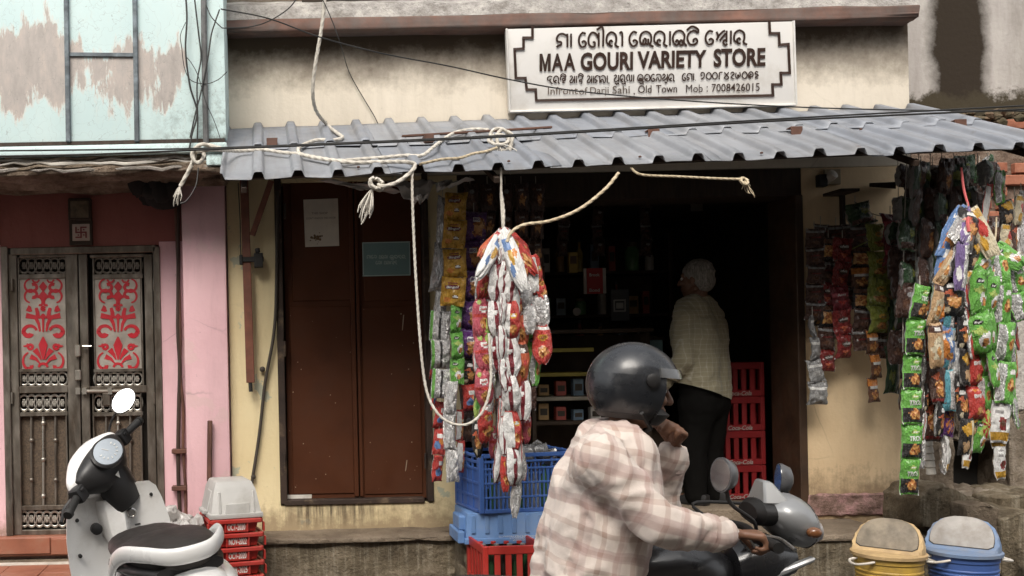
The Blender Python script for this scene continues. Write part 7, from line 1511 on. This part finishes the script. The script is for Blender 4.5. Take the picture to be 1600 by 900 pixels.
def shirt_wr(amp, s, ax=V(1, 1, .45)):
    def f(p):
        q = V(p.x*ax.x, p.y*ax.y, p.z*ax.z); return amp*(ridged(q+V(3, 1, 2), s)*.6+ridged(q*1.0+V(noise.noise(p*4)*.2, 0, noise.noise(p*5)*.2), s*2.3)*.35-.3)
    return f
# ---------------------------------------------------------------- motorcycle and rider
YM_ = -2.8
def w2(px, py, y=YM_): return W(px, py, y)
mx = W(1030, 900, YM_).x
bike = thing('motorcycle', 'grey and black motorcycle ridden past the shop, with two mirrors', 'motorcycle', V(mx, YM_, 0))
def bwheel(x, r, wdt):
    q = MB(); c = V(x, YM_, r); M_ = Matrix.Rotation(R(90), 3, 'X'); q.lathe([(r*.84, -wdt*.4), (r*.94, -wdt*.5), (r, 0), (r*.94, wdt*.5), (r*.84, wdt*.4)], c, 32, 0, M_, False); wh = q.build('wheel', M_black, bike)
    q = MB(); q.lathe([(r*.84, -wdt*.4), (r*.78, -wdt*.3), (r*.78, wdt*.3), (r*.84, wdt*.4)], c, 32, 0, M_, False)
    for k in range(5): a = 2*math.pi*k/5; q.bar(c, c+V(math.cos(a), 0, math.sin(a))*r*.8, .03, .03)
    q.build('rim', M_chrome, wh)
gx = W(1188, 843, -3.02).x; gz = W(1188, 843, -3.02).z
fx, rx_ = gx+.45, gx-.82
bwheel(fx, .30, .09); bwheel(rx_, .30, .10)
M_dkp = mat('dark_bike_paint', (.02, .02, .022), .3, coat=.5, bump=0); M_sil = mat('silver_bike_paint', (.33, .335, .34), .35, .3, var=.1, coat=.4, bump=.02)
def bsec(x, hw, z0, z1, pw=2.4, n=20): return [p+V(0, YM_, 0) for p in sec(x, hw, z0, z1, pw, n)]
b = MB(); b.loft([bsec(gx-.42, .09, .62, .78), bsec(gx-.32, .13, .60, .86), bsec(gx-.18, .14, .60, .89), bsec(gx-.06, .11, .64, .86), bsec(gx+.0, .06, .70, .82)], sm=4); b.build('tank', M_dkp, bike, smooth=60)
b = MB(); b.loft([bsec(gx-.95, .09, .68, .76), bsec(gx-.8, .12, .68, .765), bsec(gx-.55, .12, .66, .75), bsec(gx-.40, .09, .66, .76)], sm=4); b.build('seat', M_seat, bike, smooth=60)
b = MB(); b.loft([bsec(gx-.45, .1, .28, .60, 3), bsec(gx-.05, .12, .26, .60, 3), bsec(gx+.04, .08, .34, .52, 3)]); b.build('engine', M_blk, bike)
b = MB(); b.bar((gx+.02, YM_, .80), (fx-.12, YM_, .34), .06, .05); b.bar((gx-.4, YM_, .64), (rx_, YM_+.09, .30), .05, .03); b.bar((gx-.4, YM_, .64), (rx_, YM_-.09, .30), .05, .03); b.build('frame', M_blk, bike)
b = MB()
for s_ in (-1, 1): b.tube([V(gx+.02, YM_+s_*.08, .90), V(fx, YM_+s_*.08, .30)], .02, 10)
b.build('fork', M_chrome, bike)
# front fairing with lamp
b = MB(); cx0 = W(1228, 812, YM_)
b.loft([[V(x, YM_+hw*math.cos(a), zc+hz*math.sin(a)) for a in [2*math.pi*k/20 for k in range(20)]] for x, hw, zc, hz in ((cx0.x-.075, .085, cx0.z+.03, .04), (cx0.x-.04, .11, cx0.z+.018, .07), (cx0.x+.015, .115, cx0.z+.0, .085), (cx0.x+.06, .09, cx0.z-.018, .07), (cx0.x+.088, .045, cx0.z-.03, .04))], sm=5); fa = b.build('headlamp_cowl', M_sil, bike, smooth=60)
b = MB(); b.loft([[V(x, YM_+hw*math.cos(a), zc+hz*math.sin(a)) for a in [2*math.pi*k/16 for k in range(16)]] for x, hw, zc, hz in ((cx0.x+.05, .075, cx0.z-.03, .05), (cx0.x+.095, .05, cx0.z-.035, .038), (cx0.x+.10, .025, cx0.z-.035, .018))], sm=3); b.build('headlight', mat('clear_lamp', (.40, .36, .34), .1, coat=.8), fa)
b = MB(); b.loft([[p+V(0, YM_, 0) for p in r_] for r_ in ([V(cx0.x-.10, -.06, cx0.z+.06), V(cx0.x-.02, -.08, cx0.z+.06), V(cx0.x-.02, .08, cx0.z+.06), V(cx0.x-.10, .06, cx0.z+.06)], [V(cx0.x-.085, -.03, cx0.z+.135), V(cx0.x-.06, -.035, cx0.z+.13), V(cx0.x-.06, .035, cx0.z+.13), V(cx0.x-.085, .03, cx0.z+.135)])]); b.build('windscreen', M_sil, fa, bevel=.006)
b = MB(); b.loft([bsec(gx+.0, .10, .70, .86), bsec(gx+.10, .11, .72, .90), bsec(gx+.20, .07, .76, .86)], sm=4); b.build('lower_cowl', M_dkp, bike, smooth=60)
b = MB(); p0 = W(1242, 893, YM_-.1); b.loft([[V(p0.x-.07, p0.y+.0, p0.z-.03), V(p0.x-.07, p0.y+.03, p0.z-.03), V(p0.x-.07, p0.y+.03, p0.z-.005), V(p0.x-.07, p0.y, p0.z-.005)], [V(p0.x+.07, p0.y+.0, p0.z+.03), V(p0.x+.07, p0.y+.03, p0.z+.03), V(p0.x+.07, p0.y+.03, p0.z+.045), V(p0.x+.07, p0.y, p0.z+.045)]]); b.build('side_trim', M_sil, bike, bevel=.006)
b = MB(); b.loft([bsec(fx-.3, .05, .52, .58), bsec(fx, .06, .60, .66), bsec(fx+.26, .05, .44, .50)], sm=4); b.build('front_fender', M_dkp, bike, smooth=60)
b = MB(); hb = [V(gx+.0, -3.12, gz-.005), V(gx+.0, -3.0, gz), V(gx+.035, -2.9, gz+.0), V(gx+.06, YM_, gz-.0), V(gx+.035, -2.7, gz), V(gx, -2.6, gz), V(gx, -2.48, gz-.005)]; b.tube(spline(hb, 5), .012, 10); hbo = b.build('handlebar', M_blk, bike)
for s_ in (-1, 1):
    b = MB(); b.tube([V(gx, YM_+s_*.20, gz), V(gx, YM_+s_*.325, gz-.005)], .0175, 12); b.build('grip', M_black, hbo)
    b = MB(); b.tube(spline([V(gx+.03, YM_+s_*.16, gz+.0), V(gx+.06, YM_+s_*.22, gz-.0), V(gx+.055, YM_+s_*.31, gz-.015)], 4), .006, 8); b.build('lever', M_chrome, hbo)
for (px, py, y, s_) in ((1126, 742, -2.98, 1), (1216, 748, -2.60, -1)):
    c = W(px, py, y); b = MB(); b.tube(spline([V(gx+.02, y+.02*s_, gz), V(gx-.0, y, gz+.05), c+V(.03, 0, -.09), c+V(.015, 0, -.03)], 5), .006, 8); ms_ = b.build('mirror_stem', M_blk, bike)
    M_ = Matrix.Rotation(R(14*s_), 3, 'Z') @ Matrix.Rotation(R(-86), 3, 'Y'); b = MB(); b.lathe([(.018, -.045), (.04, -.035), (.052, -.008), (.052, 0)], c, 24, 0, M_, True, 1.05, .9); b.build('mirror_shell', mat('grey_mirror_shell', (.10, .10, .105), .35, coat=.4), ms_, smooth=50)
    b = MB(); b.lathe([(.047, -.001), (.047, .0015)], c, 24, 0, M_, True, 1.05, .9); b.build('mirror_glass', mat('mirror_glass', (.45, .46, .47), .10, .9, var=.02, bump=0), ms_, smooth=0)
b = MB(); b.ball(V(cx0.x+.02, YM_-.125, cx0.z-.02), (.024, .02, .018), 12); b.tube([V(cx0.x+.01, YM_-.09, cx0.z-.02), V(cx0.x+.015, YM_-.115, cx0.z-.02)], .008, 8); b.build('indicator', mat('amber_lens', (.20, .08, .03), .2, coat=.6), fa)
b = MB(); b.loft([[V(x, YM_+hw*math.cos(a), zc+hz*math.sin(a)) for a in [2*math.pi*k/20 for k in range(20)]] for x, hw, zc, hz in ((cx0.x-.125, .06, cx0.z+.03, .03), (cx0.x-.105, .085, cx0.z+.03, .045), (cx0.x-.07, .088, cx0.z+.028, .046))]); b.build('instrument_pod', M_blk, fa)
b = MB(); b.tube([V(cx0.x+.05, YM_+.093*math.cos(a), cx0.z-.014+.075*math.sin(a)) for a in [2*math.pi*k/24 for k in range(25)]], .004, 6); b.build('cowl_seam', M_blk, fa)
# rider
rider = thing('person', 'motorcyclist in dark helmet and cream checked shirt, one hand at the mouth', 'person', V(W(900, 900, YM_).x, YM_, .72))
hip, abd, chest, upc, nek = w2(912, 925), w2(924, 850), w2(945, 770), w2(955, 716), w2(975, 678)
RSh, LSh = W(938, 716, -2.985), W(962, 704, -2.63); REl, RWr = W(1030, 822, -3.07), W(1138, 836, -3.05); LEl, LWr = W(1032, 800, -2.55), W(1053, 704, -2.64)
HD = w2(994, 612)
RKn, LKn = V(gx-.28, YM_-.20, .66), V(gx-.28, YM_+.20, .66); RHip, LHip = hip+V(.0, -.10, -.03), hip+V(0, .10, -.03); RAn, LAn = V(gx-.42, YM_-.20, .27), V(gx-.42, YM_+.20, .27)
def torso(mb, e=0.):
    for a, ra, c_, rc_ in ((hip, .135, abd, .13), (abd, .13, chest, .135), (chest, .135, upc, .105)):
        for o_ in (-.055, .055): capsule(mb, a+V(0, o_, 0), ra+e, c_+V(0, o_, 0), rc_+e, 20)
    for s_, sh in ((-1, RSh), (1, LSh)): capsule(mb, upc+V(0, s_*.04, -.01), .095+e*.8, sh+V(.006, -s_*.03, -.004), .066+e*.6, 16); capsule(mb, upc.lerp(chest, .4)+V(-.02, s_*.05, 0), .11+e*.5, sh+V(0, -s_*.02, -.03), .07+e*.5, 16)
def arms(mb, e=0., wr=.0):
    capsule(mb, RSh, .055+e, REl, .046+e); capsule(mb, REl, .046+e, RWr+(REl-RWr)*wr, .031+e); capsule(mb, LSh, .060+e, LEl, .046+e); capsule(mb, LEl, .046+e, LWr+(LEl-LWr)*wr, .031+e)
def legs(mb, e=0., f=1.):
    for h_, k_, a_ in ((RHip, RKn, RAn), (LHip, LKn, LAn)): capsule(mb, h_, .085+e, k_, .058+e); capsule(mb, k_, .058+e, k_.lerp(a_, f), lerp(.05, .036, f)+e)
b = MB(); torso(b, -.012); arms(b); legs(b); capsule(b, upc+V(.01, 0, .02), .06, HD+V(-.02, 0, -.06), .052); Ph, Mh = head_prims(b, HD, (1, -.05, -.08), s=1.02)
for a_ in (RAn, LAn): capsule(b, a_+V(-.03, 0, -.03), .035, a_+V(.16, 0, -.05), .028)
grip = V(gx, -3.06, gz-.005)
hand_prims(b, RWr+V(.004, 0, .004), grip+V(-.028, .0, .022)-RWr, V(.15, 0, -1), -1, (58, 80, 50), 1.0, 1, 35)
hand_prims(b, LWr, W(1063, 655, -2.70)-LWr, V(-.8, -.45, .1), 1, (55, 70, 45), 1.0, 2, 28)
body = figure_part('body', b, M_skin, rider, .0055, 3); eyes(Ph, Mh, body, 1.02)
M_rsh = check('cream_checked_cotton', (.76, .66, .59), (.48, .34, .28), .060, .064, .12, (0, R(-14), 0), .006, .025, line2=(.42, .27, .25))
b = MB(); torso(b, .020); arms(b, .016, .06); capsule(b, hip+V(0, -.05, -.05), .16, hip+V(0, .05, -.05), .16)
shirt = figure_part('shirt', b, M_rsh, rider, .011, 16, shirt_wr(.022, 8.0, V(1.2, 1, .8)))
b = MB(); ncp = upc+V(.022, 0, .03); rings = []
for k in range(24):
    a = 2*math.pi*k/24; 
rg0 = [ncp+V(.075*math.cos(2*math.pi*k/24)+.0, .072*math.sin(2*math.pi*k/24), .0-.03*math.cos(2*math.pi*k/24)) for k in range(24)]
b.loft([rg0, [p+V(-.004, 0, .042)+(ncp-p)*.10 for p in rg0], [p+V(-.004, 0, .046)+(ncp-p)*.16 for p in rg0], [p+(ncp-p)*.14 for p in rg0]], caps=False); b.build('collar', M_rsh, shirt, smooth=60)
for wv, el in ((RWr, REl), (LWr, LEl)):
    b = MB(); d = (el-wv).normalized(); b.tube([wv+d*.012, wv+d*.014, wv+d*.065, wv+d*.068], [.040, .047, .050, .044], 18, caps=False); b.build('cuff', M_rsh, shirt, smooth=50)
b = MB(); legs(b, .02, .93); capsule(b, RHip, .115, LHip, .115); figure_part('trousers', b, mat('beige_trousers', (.45, .38, .33), .9, var=.15, bump=.2), rider, .014, 6, shirt_wr(.01, 8))
for a_ in (RAn, LAn): b = MB(); b.loft([[a_+V(x, y, z) for y, z in ((-w_, -.085), (w_, -.085), (w_*.9, h_), (-w_*.9, h_))] for x, w_, h_ in ((-.07, .035, -.0), (0, .045, .0), (.1, .045, -.03), (.18, .035, -.055))]); b.build('shoe', M_blk, rider, bevel=.012, seg=2)
# helmet
M_hel = mat('dark_grey_helmet', (.020, .022, .026), .30, var=.3, scale=7, bump=.04, coat=.3, dirt=(.10, .10, .10), damt=.25, dscale=11); hc_ = HD+V(-.012, 0, .022); Mhh = frame((1, -.05, -.10))
def hgrid(r0, az, el0, el1, nA=28, nE=16, inner=.014, squash=(1.04, .90, 1.0)):
    vs = []; fs = []; a0, a1 = az
    for lay in (0, 1):
        for i in range(nE+1):
            for j in range(nA+1):
                a = lerp(a0, a1, j/nA); e_ = lerp(el0, el1, i/nE); r_ = r0-inner*lay; d = V(math.cos(e_)*math.cos(a)*squash[0], math.cos(e_)*math.sin(a)*squash[1], math.sin(e_)*squash[2]); vs.append(hc_+Mhh @ (d*r_))
    N = (nE+1)*(nA+1)
    for i in range(nE):
        for j in range(nA):
            q = i*(nA+1)+j; fs.append((q, q+1, q+nA+2, q+nA+1)); fs.append((N+q+nA+1, N+q+nA+2, N+q+1, N+q))
    for i in range(nE): 
        for j in (0, nA): q = i*(nA+1)+j; fs.append((q, q+nA+1, N+q+nA+1, N+q))
    for j in range(nA):
        for i in (0, nE): q = i*(nA+1)+j; fs.append((q, q+1, N+q+1, N+q))
    b = MB(); b.add(vs, fs); return b
hel = hgrid(.142, (R(0), R(360)), R(14), R(89.5), 44, 12).build('helmet', M_hel, rider, smooth=50)
hgrid(.1418, (R(62), R(298)), R(-44), R(14), 36, 12).build('helmet_back', M_hel, hel, smooth=50)
hgrid(.1428, (R(60), R(300)), R(-50), R(-40), 36, 3).build('helmet_trim', M_blk, hel, smooth=50)
hgrid(.150, (R(-72), R(72)), R(12), R(24), 22, 4, .010).build('visor_peak', mat('smoked_visor', (.10, .10, .10), .15, coat=.8), hel, smooth=50)
hgrid(.143, (R(-64), R(64)), R(-52), R(-34), 22, 6, .03, (1.02, .9, 1.1)).build('chin_bar', M_blk, hel, smooth=50)
b = MB(); c = hc_+Mhh @ V(.02, -.128, .02); b.lathe([(.022, -.006), (.022, .008), (.014, .012)], c, 16, 0, Matrix.Rotation(R(90), 3, 'X')); b.build('visor_pivot', M_blk, hel)
for s_ in (-1, 1): b = MB(); b.tube([hc_+Mhh @ V(.0, s_*.108, -.085), HD+V(.025, s_*.05, -.118), HD+V(.032, 0, -.13)], .007, 6); b.build('chin_strap', M_blk, hel)
# ---------------------------------------------------------------- standing customer
ym = .22
FW = V(-.62, .78, 0).normalized(); LF = V(-FW.y, FW.x, 0)
def wm(px, py, y=ym): return W(px, py, y)
man = thing('person', 'white haired man in olive checked shirt standing at the dark shop counter', 'person', V(W(1098, 790, ym).x, ym, zf))
pel, ab, ch, ucp = wm(1100, 632), wm(1097, 575), wm(1092, 515), wm(1090, 486); hdm = wm(1087, 437)
LSm, RSm = ch+V(0, 0, .075)+LF*.165+V(0, 0, .012), ch+V(0, 0, .085)-LF*.165
LEm = LSm+V(-.012, -.0, -.29)+LF*.035+FW*(-.01); LWm = LEm+V(0, 0, -.17)+FW*.17; REm = RSm+V(0, 0, -.27)-LF*.03+FW*.06; RWm = REm+FW*.22+V(0, 0, -.05)+LF*.04
zft = zf+.0
def tor(mb, e=0., hem=False):
    for a, ra, c_, rc_ in ((pel, .115, ab, .112), (ab, .112, ch, .118), (ch, .118, ucp, .085)):
        for o_ in (-.062, .062): capsule(mb, a+LF*o_, ra+e, c_+LF*o_*1.15, rc_+e, 20)
    for sh in (LSm, RSm): capsule(mb, ucp+(sh-ucp)*.3, .075+e, sh, .056+e, 16)
def arm(mb, e=0., wr=0.):
    for s_, l_, w_ in ((LSm, LEm, LWm), (RSm, REm, RWm)): capsule(mb, s_, .054+e, l_, .043+e); capsule(mb, l_, .043+e, w_+(l_-w_)*wr, .03+e)
feet = [V(pel.x, pel.y, zft)+LF*.09*s_+FW*(.02*s_) for s_ in (1, -1)]
def leg(mb, e=0., low=.06):
    for s_, ft in zip((1, -1), feet):
        h_ = pel+LF*.085*s_+V(0, 0, -.03); k_ = h_.lerp(ft+V(0, 0, .08), .5)+FW*.02; capsule(mb, h_, .09+e, k_, .058+e); capsule(mb, k_, .058+e, ft+V(0, 0, low+.03), .04+e)
b = MB(); tor(b, -.012); arm(b); leg(b); capsule(b, ucp+V(0, 0, .0), .062, hdm+V(0, 0, -.06)-FW*.02, .052)
for ft in feet: capsule(b, ft+V(0, 0, .04)-FW*.04, .034, ft+V(0, 0, .03)+FW*.16, .026)
Pm, Mm = head_prims(b, hdm, V(FW.x-.15, FW.y, .02))
hand_prims(b, LWm, FW*1.0+V(0, 0, -.3), V(0, 0, -1)+LF*-.5, 1, (22, 28, 18)); hand_prims(b, RWm, FW+V(0, 0, .05), V(0, 0, -1), -1, (25, 30, 18))
body = figure_part('body', b, M_skin2, man, .0055, 3); eyes(Pm, Mm, body)
b = MB(); 
for x, y_, z, r_ in ((-.02, 0, .048, (.098, .086, .085)), (-.055, 0, .0, (.062, .080, .085)), (-.03, .045, .03, (.07, .042, .06)), (-.03, -.045, .03, (.07, .042, .06))): ell(b, Pm(x, y_, z), r_, Mm)
M_hair = None
g = G('white_hair'); p = g.pos((60, 60, 6)); M_hair = g.out(g.ramp(g.noise(p, 2, 4), [(.3, (.10, .09, .075)), (.7, (.36, .33, .29))]), .7, g.noise(p, 2.5, 3), .8, .010)
figure_part('hair', b, M_hair, body, .006, 3, lambda q: .006*(ridged(V(q.x, q.y, q.z*.5), 40)*.6+ridged(q, 22)*.7-.4))
M_msh = check('olive_checked_cotton', (.33, .295, .20), (.50, .46, .37), .030, .030, .045, (0, 0, R(-38)), .003, .04)
b = MB(); tor(b, .022); arm(b, .018, .02)
for o_ in (-.055, .055): capsule(b, pel+LF*o_+V(0, 0, .05), .130, pel+LF*o_-FW*.02+V(0, 0, -.10), .142, 20)
def mw(q): return shirt_wr(.014, 8.5, V(1, 1, .9))(q)
shirt = figure_part('shirt', b, M_msh, man, .010, 10, mw)
bm = bmesh.new(); bm.from_mesh(shirt.data); pc0 = wm(1072, 604)-parent_world(man); pc1 = wm(1138, 624)-parent_world(man); hd_ = (pc1-pc0).normalized(); nn_ = V(hd_.z*-1, 0, hd_.x).normalized()
lw = [v for v in bm.verts if (v.co-pc0).dot(nn_) < 0 and v.co.x > (LWm-parent_world(man)).x+.0 and (v.co-(LWm-parent_world(man))).length > .10 and (v.co-(LEm-parent_world(man))).length > .11]
bmesh.ops.delete(bm, geom=lw, context='VERTS')
for v in bm.verts:
    if v.is_boundary: v.co -= nn_*((v.co-pc0).dot(nn_)-.002) if abs((v.co-pc0).dot(nn_)) < .03 else V(0, 0, 0)
bm.to_mesh(shirt.data); bm.free()
b = MB(); nc = ucp+V(0, 0, .03); rg0 = [nc+FW*(.074*math.cos(a))+LF*(.074*math.sin(a))+V(0, 0, -.022*math.cos(a)) for a in [2*math.pi*k/24 for k in range(24)]]
b.loft([[p+(p-nc)*.22+V(0, 0, -.018) for p in rg0], [p+V(0, 0, .040)+(nc-p)*.10 for p in rg0], [p+V(0, 0, .036)+(nc-p)*.18 for p in rg0], [p+(nc-p)*.12 for p in rg0]], caps=False); b.build('collar', M_msh, shirt, smooth=60)
for w_, l_ in ((LWm, LEm), (RWm, REm)): b = MB(); d = (l_-w_).normalized(); b.tube([w_+d*.01, w_+d*.012, w_+d*.06, w_+d*.064], [.040, .046, .049, .043], 18, caps=False); b.build('cuff', M_msh, shirt, smooth=50)
b = MB(); leg(b, .022, .02); capsule(b, pel+LF*.08, .125, pel-LF*.08, .125); capsule(b, pel+LF*.06+V(0, 0, .10), .124, pel-LF*.06+V(0, 0, .10), .124); figure_part('trousers', b, mat('black_trousers', (.006, .0055, .005), .95, spec=.1), man, .013, 6, shirt_wr(.009, 8))
for ft in feet: b = MB(); M_ = frame(FW); b.loft([[ft+M_ @ V(x, y, z) for y, z in ((-w_, .002), (w_, .002), (w_*.85, h_), (-w_*.85, h_))] for x, w_, h_ in ((-.08, .034, .07), (0, .044, .08), (.1, .044, .055), (.19, .03, .03))]); b.build('shoe', M_blk, man, bevel=.012, seg=2)
